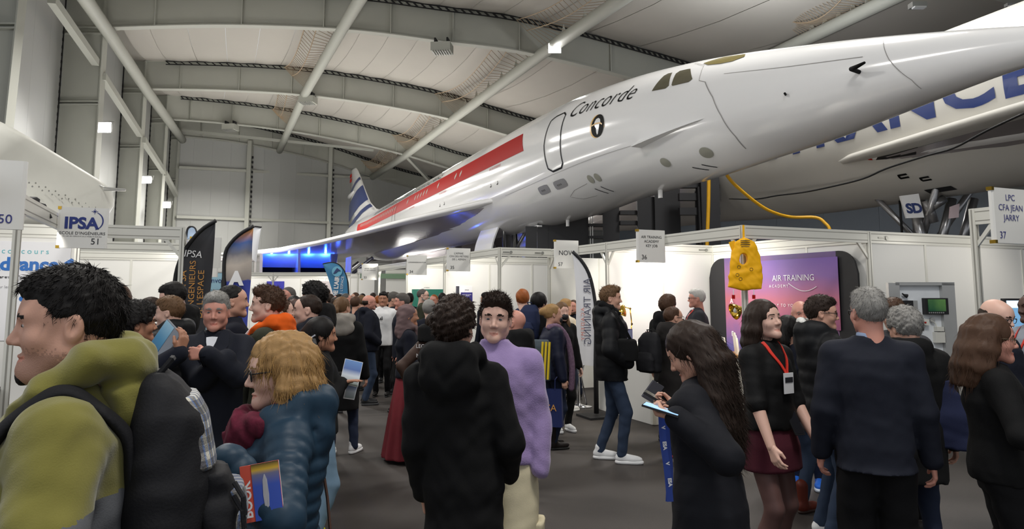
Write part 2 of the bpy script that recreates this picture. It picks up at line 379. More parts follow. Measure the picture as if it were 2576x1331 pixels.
AR = [.02, .06, .13, .29, .475, .656, .818, .95, 1.09, 1.2, 1.333, 1.43, 1.58, 1.65, 1.65, 1.55, 1.3, .95, .5, .1]
AZ = [-.93, -.9, -.8, -.655, -.566, -.485, -.416, -.309, -.235, -.165, -.064, 0, 0, 0, 0, .15, .42, .75, 1.1, 1.35]
_fs = np.arange(0, 59, .1)
def _soft(v):
    y = np.interp(_fs, AS, v); k = np.ones(11)/11; w = np.clip(_fs/1.5, 0, 1)
    for _ in range(2): y = y*(1-w)+w*np.convolve(np.pad(y, 5, 'edge'), k, 'valid')
    return y
_fr, _fz = _soft(AR), _soft(AZ)
def arr(s):
    return float(np.interp(s, _fs, _fr)), float(np.interp(s, _fs, _fz))
class Craft:
    """local frame: x starboard, y forward (y = -s), z up; origin under the nose on the floor"""
    def __init__(c, zc): c.zc = zc
    def surf(c, s, deg, side=1, off=0):
        r, dz = arr(s); w = min(r*.93, 1.44); a = math.radians(deg)
        return Vector((side*(w+off)*math.cos(a), -s, c.zc+dz+(r+off)*math.sin(a)))
def skin_patch(c, st, mt, parent, name, side=1, off=.006, ns=8, na=6, thick=.004, smooth=True):
    """st: function (u, v) in 0..1 -> (s, deg); builds a thin patch following the skin"""
    mb = MB(); 
    for i in range(ns+1):
        for j in range(na+1):
            s, a = st(i/ns, j/na); mb.v.append(tuple(c.surf(s, a, side, off)))
    for i in range(ns):
        for j in range(na):
            q = (i*(na+1)+j, (i+1)*(na+1)+j, (i+1)*(na+1)+j+1, i*(na+1)+j+1)
            mb.f.append(q); mb.m.append(0)
    return mb.build(name, mt, parent, smooth)
def skin_poly(c, pts, mt, parent, name, side=1, off=.008):
    """polygon in (s, deg) as a fan that follows the skin"""
    if len(pts) < 16: pts = [(a[0]+(b[0]-a[0])*k/5, a[1]+(b[1]-a[1])*k/5) for a, b in zip(pts, pts[1:]+pts[:1]) for k in range(5)]
    cs = sum(p[0] for p in pts)/len(pts); ca = sum(p[1] for p in pts)/len(pts)
    mb = MB(); n = len(pts); R_ = 5
    for k in range(R_+1):
        for p in pts: mb.v.append(tuple(c.surf(cs+(p[0]-cs)*k/R_, ca+(p[1]-ca)*k/R_, side, off)))
    for k in range(R_):
        for i in range(n):
            mb.f.append((k*n+i, k*n+(i+1) % n, (k+1)*n+(i+1) % n, (k+1)*n+i)); mb.m.append(0)
    return mb.build(name, mt, parent, True)
def skin_line(c, pts, w, mt, parent, name, side=1, closed=False, n=6, off=.01):
    P3 = []
    pp = pts+[pts[0]] if closed else pts
    for a, b in zip(pp[:-1], pp[1:]):
        for k in range(n): P3.append(c.surf(a[0]+(b[0]-a[0])*k/n, a[1]+(b[1]-a[1])*k/n, side, off))
    P3.append(c.surf(pp[-1][0], pp[-1][1], side, off))
    ctr = lambda p: Vector((0, p.y, c.zc+arr(-p.y)[1]))
    mb = MB()
    for i, p in enumerate(P3):
        d = (P3[min(i+1, len(P3)-1)]-P3[max(i-1, 0)]).normalized(); nn = (p-ctr(p)).normalized(); t = d.cross(nn).normalized()
        mb.v += [tuple(p+t*w/2), tuple(p-t*w/2)]
    for i in range(len(P3)-1): mb.f.append((2*i, 2*i+1, 2*i+3, 2*i+2)); mb.m.append(0)
    return mb.build(name, mt, parent, True)
def skin_text(c, txt, size, s0, deg0, mt, parent, name, side=1, shear=0, space=1, flip=False, bold=0, align='LEFT', wide=1):
    vs, fs = text_geo(txt, size, align=align, shear=shear, space=space, bold=bold)
    bm = bmesh.new(); bv = [bm.verts.new(v) for v in vs]
    for f in fs:
        try: bm.faces.new([bv[i] for i in f])
        except ValueError: pass
    bmesh.ops.triangulate(bm, faces=bm.faces[:])
    for _ in range(2):
        es = [e for e in bm.edges if e.calc_length() > size*.3]
        if es: bmesh.ops.subdivide_edges(bm, edges=es, cuts=1); bmesh.ops.triangulate(bm, faces=bm.faces[:])
    mb = MB(); bm.verts.index_update()
    out = []
    for v in bm.verts:
        s = s0-side*v.co.x*wide; r, _ = arr(s)
        out.append(c.surf(s, deg0+math.degrees(v.co.y/max(r, .3)), side, .012))
    mb.add(out, [tuple(v.index for v in f.verts) for f in bm.faces]); bm.free()
    return mb.build(name, mt, parent, True)
def body(c, parent, m):
    sts = sorted(set([0, .05, .12]+[x*.25 for x in range(1, 60)]+[15+x*.6 for x in range(0, 73)]+[58.5]))
    def ring(s): return [c.surf(s, 360*k/64, 1, 0) for k in range(64)]
    nose = [s for s in sts if s <= 6.5]; rest = [s for s in sts if s >= 6.5]
    n = MB().rings([ring(s) for s in nose], cap=False).build('nose', m, parent, True); f = MB().rings([ring(s) for s in rest], cap=False).build('fuselage', m, parent, True)
    return n, f
def wing(c, parent, side, m_top, m_bot):
    pl = [(16.6, 1.1, 4.62), (17.6, 1.42, 4.62), (20, 1.8, 4.64), (24, 2.65, 4.58), (28, 3.75, 4.4), (32, 5.1, 4.2), (36, 6.7, 4.03), (40, 8.7, 3.97), (43, 10.4, 4.0), (46, 11.9, 4.05), (48.2, 12.7, 4.1), (50, 12.8, 4.1), (52.5, 12.75, 4.12)]
    dz = c.zc-5.359
    ed = MB(); lo = MB(); up = MB(); te = 53.2
    def rt(s): return c.surf(min(s, 53), -22, side, -.15)
    R_ = []; 
    for s, y, z in pl:
        z += dz; h = .13 if s > 18 else .1
        R_.append([Vector((side*(y-.26), -s-.12, z-h)), Vector((side*(y-.06), -s, z-.08)), Vector((side*y, -s+.03, z)), Vector((side*(y-.06), -s, z+.08)), Vector((side*(y-.26), -s-.12, z+h))])
    ed.rings(R_, close=False); ed.build('leading_edge', m_top, parent, True)
    n = 10
    for mbx, sg in ((lo, -1), (up, 1)):
        G = []
        for s, y, z in pl:
            row = []
            for k in range(n+1):
                t = k/n; yy = .9+(y-.26-.9)*t; ctr = (c.zc-1.25) if sg < 0 else (c.zc-.55)
                e = z+dz+sg*.13; zz = ctr+(e-ctr)*(t**.6 if sg < 0 else t**.75)
                row.append(Vector((side*yy, -s-.12, zz)))
            G.append(row)
        # trailing edge row
        last = []
        for k in range(n+1):
            t = k/n; last.append(Vector((side*(.9+(12.5-.9)*t), -te+.3*t, c.zc-.95+(4.1+dz-(c.zc-.95))*t)))
        G.append(last); mbx.rings(G, close=False)
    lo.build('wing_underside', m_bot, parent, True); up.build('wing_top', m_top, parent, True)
def fin_part(c, parent):
    # (s leading, s trailing, z)
    pr = [(41.0, 56.2, 6.9), (44.2, 56.5, 7.4), (46.5, 56.6, 8.1), (48.2, 56.5, 9.0), (49.8, 56.4, 9.9), (51.2, 56.3, 10.7), (52.8, 56.3, 11.5), (53.6, 56.2, 11.75)]
    L = lambda z: (float(np.interp(z, [p[2] for p in pr], [p[0] for p in pr])), float(np.interp(z, [p[2] for p in pr], [p[1] for p in pr])))
    def prof(z, grow=0):
        a, b = L(z); th = .32*(1-(z-6.9)/9)+grow
        return [Vector((x*th, -(a+(b-a)*t), z)) for t, x in ((0, 0), (.08, .55), (.3, 1), (.6, .8), (1, .05), (.6, -.8), (.3, -1), (.08, -.55))]
    zs = [6.3]+[6.9+i*.25 for i in range(20)]+[11.75]
    MB().rings([prof(max(z, 6.9)) if z >= 6.9 else [v+Vector((0, 0, -.8)) for v in prof(6.9)] for z in zs]).build('fin', M_white_paint, parent, True)
    for z0, z1, sl, m in ((7.25, 7.55, .06, M_navy), (7.95, 9.35, .06, M_navy), (9.95, 10.2, .06, M_navy)):
        mb = MB(); rows = []
        for i in range(5):
            z = z0+(z1-z0)*i/4; row = []
            for t in np.linspace(.015, 1, 17):
                zz = min(z+(1-t)*.75-.3, 11.7); a, b = L(zz); th = float(np.interp(t, [0, .08, .3, .6, 1], [0, .55, 1, .8, .05]))*(.32*(1-(zz-6.9)/9))
                row.append(Vector((th+.03, -(a+(b-a)*t), zz)))
            rows.append(row)
        mb.rings(rows, close=False); mb.build('fin_stripe', m, parent, True)
    for z0, m in ((11.1, M_red), (10.72, M_red)):
        MB().box((.2, -54.9, z0+.15), (.02, .8, .28)).build('fin_flag', m, parent)
    MB().rings([[Vector((.25*math.cos(k*math.pi/4)*q+.0, -s, 9.75+.18*math.sin(k*math.pi/4)*q)) for k in range(8)] for s, q in ((52.5, .2), (53.2, 1), (55.5, 1.1), (57, .6), (57.6, .1))]).build('fin_fairing', M_white_paint, parent, True)
def nose_gear(c, parent, s, doors=True):
    z0 = c.zc-1.6
    g = MB(); g.tube([(0, -s, z0+.3), (0, -s+.1, .5)], .13, 10); g.build('gear_strut', M_gear, parent, True)
    for sx in (-1, 1):
        MB().tube([(sx*.5, -s-.9, z0+.2), (sx*.12, -s, z0-1.2)], .07, 8).build('drag_brace', M_gear, parent, True)
        MB().tube([(sx*.45, -s+.8, z0+.2), (sx*.1, -s, z0-.9)], .06, 8).build('drag_brace', M_gear, parent, True)
        MB().tube([(sx*.2, -s+.3, z0+.1), (sx*.3, -s+.2, z0-.8), (sx*.12, -s+.15, z0-1.5)], .025, 6).build('hydraulic_hose', M_tyre, parent, True)
        w = MB(); w.rings([[Vector((sx*x, -s+.1+r*math.cos(k*math.pi/10), .4+r*math.sin(k*math.pi/10))) for k in range(20)] for x, r in ((.16, .28), (.18, .37), (.25, .4), (.32, .37), (.34, .28))])
        w.build('wheel', M_tyre, parent, True)
        if not doors: continue
        # gear doors
        d = MB(); rr_ = []
        for i in range(8):
            t = i/7; x = sx*(.62+.25*math.sin(t*2.2)); z = z0+.15-1.25*t
            rr_.append([Vector((x, -s-.9, z)), Vector((x, -s+.9, z)), Vector((x+sx*.05, -s+.9, z)), Vector((x+sx*.05, -s-.9, z))])
        d.rings(rr_)
        d.build('gear_door', M_white_paint, parent)
# ---- aircraft with the red cheatline
YAW1 = .368
fx, fy = math.sin(YAW1), -math.cos(YAW1)
a1 = thing('supersonic_airliner', 'white delta wing airliner with red cheatline and long pointed nose overhead', 'aircraft', (2.654+fx*11.4, 17.321+fy*11.4, 0), math.pi+YAW1)
c1 = Craft(5.359)
nose1, fus1 = body(c1, a1, M_white_paint)
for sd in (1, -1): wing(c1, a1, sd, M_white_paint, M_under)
fin_part(c1, a1)
def stripe_top(s): return 33.0 if s < 30 else 33-(s-30)*.35
skin_patch(c1, lambda u, v: (14.75-.55*(1-v)+u*29, 9.6+(stripe_top(15+u*29)-9.6)*v), M_red, a1, 'cheatline', ns=60, na=6)
skin_patch(c1, lambda u, v: (14.75-.55*(1-v)+u*29, 9.6+(stripe_top(15+u*29)-9.6)*v), M_red, a1, 'cheatline', side=-1, ns=60, na=6)
for s in [20.37, 21.0, 23.41]+[25.2+i*.52 for i in range(5)]+[28.8]+[31.6+i*.5 for i in range(22)]:
    skin_poly(c1, [(s+.085*math.cos(t)**3*1.2, 21.5+5.2*math.sin(t)) for t in [k*math.pi/5 for k in range(10)]], M_win, a1, 'cabin_window', off=.012)
for sd in (1, -1):
    skin_line(c1, [(12.74, 30.5), (12.5, 33.8), (12.1, 34.8), (11.95, 31), (11.87, 5), (11.88, -18), (12.0, -21.8), (12.45, -22.3), (12.66, -18), (12.76, 5)], .045, M_blackpaint, a1, 'door_outline', side=sd, closed=True)
    # cockpit side windows
    skin_poly(c1, [(8.3, 27), (7.86, 26.2), (7.78, 29), (7.98, 48.8), (8.12, 48.8), (8.2, 46)], M_cockpit, a1, 'cockpit_window', side=sd)
    skin_poly(c1, [(7.70, 29), (7.66, 27.6), (7.2, 28), (7.12, 31), (7.42, 48.5), (7.5, 49.2), (7.74, 48.8), (7.8, 45)], M_cockpit, a1, 'cockpit_window', side=sd)
    skin_poly(c1, [(7.18, 56), (6.95, 50), (6.6, 48), (6.3, 49), (6.1, 56), (6.2, 64), (6.8, 66)], M_gold, a1, 'windscreen', side=sd)
skin_line(c1, [(7.55, 62), (7.05, 50), (6.95, 36), (6.9, 27), (6.72, 24)], .012, M_seam, a1, 'panel_seam')
skin_line(c1, [(6.72, 24), (6.45, 5), (6.3, -15), (6.18, -40), (6.18, -58)], .02, M_seam, a1, 'panel_seam')
skin_line(c1, [(3.45, 60), (3.2, 10), (2.95, -30), (2.9, -50)], .01, M_seam, a1, 'panel_seam')
skin_line(c1, [(6.3, 30), (5, 26), (3.6, 22)], .01, M_seam, a1, 'panel_seam')
skin_line(c1, [(16, -27), (12, -24.5), (9, -22)], .008, M_seam, a1, 'panel_seam')
skin_line(c1, [(11.3, -45), (12.0, -47), (12.4, -52), (12, -60), (11.4, -62)], .012, M_seam, a1, 'panel_seam')
for sd in (1, -1):
    skin_text(c1, 'Concorde', .6, 11.75 if sd > 0 else 8.6, 31.5, M_blackpaint, a1, 'lettering', side=sd, shear=.45, space=1.08, wide=1.06, bold=-.006)
    skin_text(c1, 'SUD AVIATION  BRITISH AIRCRAFT CORPORATION - AEROSPATIALE FRANCE', .38, 38.5 if sd > 0 else 19.2, 38.6, M_blackpaint, a1, 'lettering', side=sd, wide=1.13)
# round emblem with a pale continent
def ell(s, a, rs, ra, n=24, ph=0): return [(s+rs*math.cos(2*math.pi*k/n), a+ra*math.sin(2*math.pi*k/n)) for k in range(n)]
em = skin_poly(c1, ell(10.19, 5.2, .29, 11.2), mat('emblem_yellow', srgb(214, 160, 40), .3), a1, 'emblem', off=.010)
skin_poly(c1, ell(10.14, 5.2, .27, 11.0), M_blackpaint, em, 'emblem_disc', off=.013)
skin_poly(c1, [(10.27, 9.5), (10.22, 12), (10.13, 12.6), (10.05, 11), (10.02, 8), (10.06, 5.6), (10.08, 1), (10.11, -2.6), (10.15, -3.4), (10.18, -1), (10.19, 3), (10.25, 5.4), (10.28, 7.5)], M_white_paint, em, 'emblem_continent', off=.016)
skin_line(c1, [(10.38, 6.4), (10.2, 7.6), (10.02, 7.0), (9.94, 5.2)], .03, MATS['emblem_yellow'], em, 'emblem_arc', off=.02, n=3)
skin_text(c1, 'ECLIPSE\nSOLAIRE\n1973', .07, 9.98, 2.8, MATS['emblem_yellow'], em, 'emblem_text', align='CENTER', wide=1)
# strakes below the cockpit
for sd in (1, -1):
    top, bot, tip = [], [], []
    for i in range(9):
        t = i/8; s = 6.72+1.98*t; w = .22*t**.7
        a0 = -14.0-5.0*t; p = c1.surf(s, a0, sd, 0); q = c1.surf(s, a0-7.5*t, sd, 0); e = c1.surf(s, a0-3.0*t, sd, w)
        top.append(p); bot.append(q); tip.append(e)
    mb = MB(); n = 9; mb.v = [tuple(v) for v in top+tip+bot]
    for i in range(8): mb.f += [(i, i+1, n+i+1, n+i), (n+i, n+i+1, 2*n+i+1, 2*n+i)]; mb.m += [0, 0]
    mb.f.append((n-1, 2*n-1, 3*n-1)); mb.m.append(0)
    mb.build('nose_strake', M_white_paint, a1)
for s, a, rs, ra in ((13.37, -35.4, .32, 4.6), (12.4, -36, .32, 4.6)):
    o = skin_poly(c1, [(s+rs*max(-1, min(1, 1.25*math.cos(t))), a+ra*max(-1, min(1, 1.25*math.sin(t)))) for t in [k*math.pi/8 for k in range(16)]], M_grey, a1, 'vent_panel')
    skin_text(c1, 'o o o', .1, s+.15, a, M_blackpaint, o, 'vent_hole')
for s, a, r_ in ((11.05, -42, .11), (10.75, -42.5, .11), (8.24, -46.9, .13), (7.05, -48.8, .16)):
    skin_poly(c1, ell(s, a, r_, math.degrees(r_/1.3)), mat('round_port_metal', srgb(176, 176, 164), .35, metal=.4), a1, 'round_port', off=.012)
for s, a in ((11.2, -55), (7.7, -63)):
    skin_line(c1, [(s, a+2), (s-.04, a), (s-.25, a-9)], .03, M_blackpaint, a1, 'marking'); skin_line(c1, [(s-.28, a+2), (s-.32, a), (s-.5, a-9)], .03, M_blackpaint, a1, 'marking')
for s, a in ((16.9, -9), (16.3, -9), (22.8, -7), (22.2, -7)): skin_line(c1, [(s, a), (s, a-3), (s+.1, a-3.5)], .03, M_blackpaint, a1, 'marking')
for s in (16.5, 22.4, 27.5): skin_text(c1, 'EN CAS D\'URGENCE', .11, s, 6.2, M_red, a1, 'small_lettering', align='CENTER')
skin_line(c1, [(31.2, 40), (31.2, 8), (31.2, -6)], .04, M_blackpaint, a1, 'marking'); skin_line(c1, [(31.9, 40), (31.9, 8), (31.9, -6)], .04, M_blackpaint, a1, 'marking')
# air data probe on the nose and belly drains
p = c1.surf(3.64, 0, 1, 0); MB().tube([p, p+Vector((.16, .02, .02)), p+Vector((.2, .28, .03))], [.03, .04, .018], 8).build('air_data_probe', M_blackpaint, a1, True)
p = c1.surf(4.9, -8, 1, 0); MB().tube([p, p+Vector((.06, .05, 0))], .02, 6).build('small_vane', M_blackpaint, a1)
for s in (9.5, 14.2, 16.0): 
    p = c1.surf(s, -90, 1, 0); MB().box((p.x+.1, p.y, p.z-.07), (.05, .1, .2)).build('drain_mast', M_white_paint, a1)
MB().box((.35, -16, c1.zc-1.66), (.12, .9, .05)).build('belly_fairing', M_white_paint, a1)
nose_gear(c1, a1, 19.2)
# engine nacelles with air intakes lit blue from inside
M_blue = mat('intake_paint', srgb(190, 190, 200), .25, metal=.3)
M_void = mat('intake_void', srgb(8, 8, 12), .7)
def nacelle(c, parent, side, lit):
    yb, s0, s1 = 5.4, 37.4, 55
    zt = 4.06+c.zc-5.359; zb = zt-1.95
    sh = MB(); x0, x1 = yb-2.0, yb+2.0
    for x in (x0, (x0+x1)/2, x1):
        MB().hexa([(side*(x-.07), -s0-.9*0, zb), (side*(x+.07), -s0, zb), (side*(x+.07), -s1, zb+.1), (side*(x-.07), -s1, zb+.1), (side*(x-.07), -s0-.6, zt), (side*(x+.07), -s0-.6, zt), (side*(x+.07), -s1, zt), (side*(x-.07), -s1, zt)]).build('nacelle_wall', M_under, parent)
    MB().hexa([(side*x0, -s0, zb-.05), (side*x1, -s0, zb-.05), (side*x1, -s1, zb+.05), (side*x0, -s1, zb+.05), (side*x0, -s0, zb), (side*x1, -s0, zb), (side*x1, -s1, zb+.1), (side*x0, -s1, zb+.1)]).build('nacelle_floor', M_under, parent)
    for i in (0, 1):
        xa = x0+.07+i*2.0; xb = xa+1.86
        MB().add([(side*xa, -s0-.6, zt-.02), (side*xb, -s0-.6, zt-.02), (side*xb, -s0-2.4, zt-.85), (side*xa, -s0-2.4, zt-.85)], [(0, 1, 2, 3)]).build('intake_ramp', M_blue, parent)
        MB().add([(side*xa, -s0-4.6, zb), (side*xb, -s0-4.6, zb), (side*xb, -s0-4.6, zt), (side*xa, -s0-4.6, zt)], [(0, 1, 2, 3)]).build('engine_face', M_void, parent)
        if lit:
            for fx_ in (.25, .75):
                l = point_light('intake_light', (0, 0, 0), 170, (.02, .10, 1), .05); l.parent = parent; l.location = (side*(xa+(xb-xa)*fx_), -s0-.75, zt-.3)
nacelle(c1, a1, 1, True); nacelle(c1, a1, -1, False)
# blue uplights under the wing
for q in ((3.6, -35.5, 3.2), (6.6, -36.4, 3.3), (1.2, -24.5, 2.5)):
    l = point_light('wing_uplight', (0, 0, 0), 9, (.03, .10, 1), .1); l.parent = a1; l.location = q
# main landing gear
for sd in (1, -1):
    MB().tube([(sd*3.6, -37.0, 3.9), (sd*3.75, -37.2, .9)], .2, 12).build('main_gear_strut', M_gear, a1, True)
    MB().tube([(sd*1.9, -34.6, 3.6), (sd*3.7, -37.1, 1.9)], .1, 8).build('main_gear_brace', M_gear, a1, True)
    MB().tube([(sd*2.1, -38.0, 3.5), (sd*3.7, -37.1, 2.3)], .08, 8).build('main_gear_brace', M_gear, a1, True)
    MB().box((sd*2.9, -36.2, 3.0), (.06, 2.0, 1.4)).build('main_gear_door', M_white_paint, a1)
    for k, dx in ((0, -.3), (1, .3)):
        for dy in (-.65, .65):
            MB().rings([[Vector((sd*3.75+dx+x, -37.2+dy+r*math.cos(q*math.pi/10), .56+r*math.sin(q*math.pi/10))) for q in range(20)] for x, r in ((-.14, .4), (-.1, .54), (.1, .54), (.14, .4))]).build('wheel', M_tyre, a1, True)
# ---- aircraft behind on the right, seen from its port side
dx2, dy2 = -.327, .945
a2 = thing('supersonic_airliner', 'white delta wing airliner with big blue letters, parked behind on the right', 'aircraft', (8.6+dx2*18, 15+dy2*18, 0), math.atan2(-dx2, dy2))
c2 = Craft(5.32)
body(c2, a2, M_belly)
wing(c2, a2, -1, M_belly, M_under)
skin_text(c2, 'AIR FRANCE', 1.02, 12.9, -1.0, M_navy, a2, 'lettering', side=-1, bold=.035, space=1.12, wide=1.42)
nose_gear(c2, a2, 18.0, False)
# landing light fairing at the wing root
fr_ = []
for i in range(14):
    t = i/13; s = 17.2+7*t; r = .02+.34*min(1, t*1.6)**.8
    p = c2.surf(s, -31-t*1.5, -1, -.1); fr_.append([Vector((p.x-r*1.2*math.cos(k*math.pi/8)*.8, p.y, p.z+r*.75*math.sin(k*math.pi/8))) for k in range(16)])
MB().rings(fr_).build('wing_root_fairing', M_white_paint, a2, True)
def fairing_patch(s0, s1, a0, a1, m, nm, skew=0):
    rows = []
    for i in range(7):
        row = []
        for j in range(5):
            th = math.radians(a0+(a1-a0)*j/4); s_ = s0+(s1-s0)*i/6+skew*(j/4-.5); t = (s_-17.2)/7; r = (.02+.34*min(1, max(t, 0)*1.6)**.8)*1.03+.004; p = c2.surf(s_, -31-t*1.5, -1, -.1)
            row.append(Vector((p.x-r*.96*math.cos(th), p.y, p.z+r*.75*math.sin(th))))
        rows.append(row)
    MB().rings(rows, close=False).build(nm, m, a2, True)
fairing_patch(18.15, 19.15, -62, -8, M_black, 'landing_light_recess', .15); fairing_patch(17.9, 18.03, -45, -5, M_red, 'red_light')
for s, a in ((18.6, -48), (19.0, -54)): skin_line(c2, [(s, a), (s-.2, a), (s-.2, a-3), (s, a-3)], .05, M_blackpaint, a2, 'marking', side=-1)
skin_patch(c2, lambda u, v: (18.6+u*.6, -68-v*7), M_black, a2, 'grille', side=-1)
# front gear door with painted letters, facing the aisle
gp = P(2302, 521, 14.2); gl = a2.matrix_world if False else None
rz2 = math.atan2(-dx2, dy2); inv2 = (Matrix.Translation(Vector((8.6+dx2*18, 15+dy2*18, 0))) @ Matrix.Rotation(rz2, 4, 'Z')).inverted()
cn = [inv2 @ P(x, y, 14.2) for x, y in ((2281, 549), (2325, 547), (2311, 487), (2265, 493))]
gd = MB().prism(cn, inv2.to_3x3() @ Vector((0, .05, 0))).build('gear_door', M_white_paint, a2)
put_text('SD', .27, (cn[0]+cn[1]+cn[2]+cn[3])/4+inv2.to_3x3() @ Vector((.03, -.004, -.05)), (cn[1]-cn[0]), (cn[3]-cn[0]), M_navy, gd, bold=.012, space=.95)
pc = [inv2 @ P(x, y, 14.0) for x, y in ((2388, 550), (2412, 547), (2414, 512), (2391, 520))]
MB().prism(pc, inv2.to_3x3() @ Vector((0, .03, 0))).build('inspection_panel', mat('pinkish_panel', srgb(206, 186, 190), .4), a2)
for q0, q1 in (((2305, 545, 14.5), (2330, 640, 14.5)), ((2395, 500, 14.6), (2360, 640, 14.6)), ((2450, 500, 14.8), (2412, 640, 14.8)), ((2330, 505, 14.4), (2350, 560, 14.4)), ((2345, 520, 14.3), (2375, 500, 14.3))):
    MB().tube([inv2 @ P(*q0), inv2 @ P(*q1)], .09, 8).build('gear_strut', M_gear, a2, True)
# cable hanging along the belly and yellow hose
pts = [P(1835, 500, 17.6), P(1900, 501, 16.6), P(1955, 492, 15.9), P(2020, 484, 15.1), P(2090, 470, 14.3), P(2170, 450, 13.4), P(2230, 424, 12.8), P(2330, 392, 12.0), P(2400, 372, 11.5), P(2480, 330, 10.8), P(2576, 285, 10.2)]
tag(MB().tube(smooth_line(pts, 4), .018, 6).build('cable', M_dark, smooth=True), 'thin dark cable sagging along the belly of the rear aircraft', 'cable')
M_hose = mat('yellow_hose', srgb(214, 160, 24), .45)
pts = [P(1828, 440, 15), P(1850, 466, 15.1), P(1900, 508, 15.3), P(1940, 532, 15.4), P(1990, 546, 15.5), P(2050, 547, 15.4), P(2074, 560, 15.3), P(2090, 590, 15.2), P(2094, 700, 15.2)]
tag(MB().tube(smooth_line(pts, 5), .035, 8).build('hose', M_hose, smooth=True), 'yellow hose looping down from the front aircraft belly', 'hose')
pts = [P(1783, 440, 18.4), P(1782, 520, 18.4), P(1778, 640, 18.4), P(1774, 880, 18.4)]
tag(MB().tube(smooth_line(pts, 4), .05, 8).build('hose', M_hose, smooth=True), 'yellow hose hanging straight beside the black tower', 'hose')
# ------------------------------------------------------------------ exhibition stands
E1 = Vector((-.397, .918, 0)).normalized(); E2 = Vector((.918, .397, 0)).normalized(); RZ = math.atan2(.397, .918)
M_panel = mat('white_stand_panel', srgb(232, 231, 226), .45, var=.015, scale=1.5)
M_rail = mat('cream_aluminium', srgb(222, 221, 212), .35, var=.02, metal=.1)
M_groove = mat('rail_groove', srgb(150, 148, 140), .5)
M_print = mat('dark_print', srgb(40, 40, 46), .5); M_printblue = mat('violet_blue_print', srgb(56, 60, 130), .5)
M_chrome = mat('chrome', srgb(205, 205, 210), .08, metal=1); M_brass = mat('polished_brass', srgb(212, 172, 70), .15, metal=1)
M_glow = mat('lamp_bulb_lit', (1, .86, .6), .4, emit=14)
M_paper = mat('white_paper', srgb(236, 236, 238), .6, var=.02); M_wood = mat('pale_wood_top', srgb(196, 150, 98), .4, var=.15, scale=9)
M_cloth = mat('black_table_cloth', srgb(20, 20, 22), .85, bump=.2); M_screw = mat('lock_metal', srgb(150, 150, 145), .35, metal=.6)
class Stand:
    """local axes: x = away from the aisle, y = along the aisle"""
    def __init__(s, label, loc, mirror=False):
        s.t = thing('exhibition_stand', label, 'stand', (loc[0], loc[1], 0), RZ)
    def post(s, x, y, h=2.5):
        MB().box((x, y, h/2), (.052, .052, h)).build('post', M_rail, s.t)
        g = MB()
        for dx, dy in ((.027, 0), (-.027, 0), (0, .027), (0, -.027)): g.box((x+dx, y+dy, h/2), (.012 if dy else .002, .012 if dx else .002, h-.02))
        g.build('post_groove', M_groove, s.t)['kind'] = 'stuff'
    def rail(s, a, b, z=2.5, h=.15):
        a, b = Vector((*a, z-h/2)), Vector((*b, z-h/2)); o = MB().bar(a, b, .036, h).build('rail', M_rail, s.t)
        d = (b-a).normalized(); n = d.cross(Vector((0, 0, 1)))
        m = MB()
        for zz in (-.28*h, .28*h):
            for sg in (-1, 1): m.bar(a+Vector((0, 0, zz))+n*.0185*sg, b+Vector((0, 0, zz))+n*.0185*sg, .002, .008)
        m.build('rail_groove', M_groove, o)['kind'] = 'stuff'
    def lock(s, x, y, z=2.42, nrm=(0, -1)):
        MB().tube([(x, y, z), (x+nrm[0]*.012, y+nrm[1]*.012, z)], .026, 12).build('rail_lock', M_screw, s.t)
        MB().box((x-.09*abs(nrm[1])-.0, y-.09*abs(nrm[0]), z), (.1*abs(nrm[1])+.01, .1*abs(nrm[0])+.01, .022)).build('rail_lock', M_screw, s.t)
    def bracket(s, x, y, dx, dy, z=2.35):
        mb = MB(); v = Vector((dx, dy, 0)); n = Vector((-dy, dx, 0))*.012; o = Vector((x, y, 0))
        q = [o+v*.03+Vector((0, 0, z-.2)), o+v*.03+Vector((0, 0, z-.15)), o+v*.15+Vector((0, 0, z)), o+v*.2+Vector((0, 0, z))]
        mb.prism([p-n for p in q], n*2); mb.build('bracket', M_rail, s.t)
    def wall(s, a, b, n, z1=2.36, top=True):
        a, b = Vector((*a, 0)), Vector((*b, 0)); d = (b-a)/n; rz = math.atan2(d.y, d.x)
        for i in range(n):
            c = a+d*(i+.5); MB().box((c.x, c.y, z1/2+.02), (d.length-.03, .012, z1-.04), rz=rz).build('panel', M_panel, s.t)
        for i in range(n+1): 
            p = a+d*i
            if 0 < i < n: MB().box((p.x, p.y, z1/2), (.034, .034, z1), rz=rz).build('panel_post', M_rail, s.t)
        if top: s.rail((a.x, a.y), (b.x, b.y))
def sign(px, loc, z0, z1, w, lines, num, label, tsize=.05, m=M_print, edge=0, nalign=-1, draw=None):
    t = thing('stand_sign', label, 'sign', (loc[0], loc[1], (z0+z1)/2), RZ, 'hanging stand signs')
    h = z1-z0; mb = MB()
    # gently rolled plate
    pr = [(-w/2, .012), (-w/2, -.012), (-w/2+.02, -.02), (w/2-.02, -.02), (w/2, -.012), (w/2, .012), (w/2-.02, .02), (-w/2+.02, .02)]
    mb.prism([(x, y, -h/2) for x, y in pr], (0, 0, h)); mb.build('plate', M_panel, t)
    if draw: draw(t, w, h)
    elif lines: put_text(lines, tsize, (0, -.021, h*.14), (1, 0, 0), (0, 0, 1), m, t, line=1.15)
    if num: put_text(num, .085, (nalign*(w/2-.1), -.021, -h/2+.065), (1, 0, 0), (0, 0, 1), m, t)
    MB().box((-w/2+.01, 0, h/2-.01), (.03, .05, .03)).build('clip', M_brass, t); MB().box((-w/2+.01, 0, -h/2+.01), (.03, .05, .03)).build('clip', M_brass, t)
    MB().box((0, .03, h/2-.1), (.05, .05, .12)).build('hook', M_rail, t)
A36 = Vector((2.65, 8.2, 0)); B36 = A36+E1*3; C36 = B36+E2*2; D36 = A36+E2*2
s36 = Stand('white open stand with sunset mural behind the yellow life vest', A36)
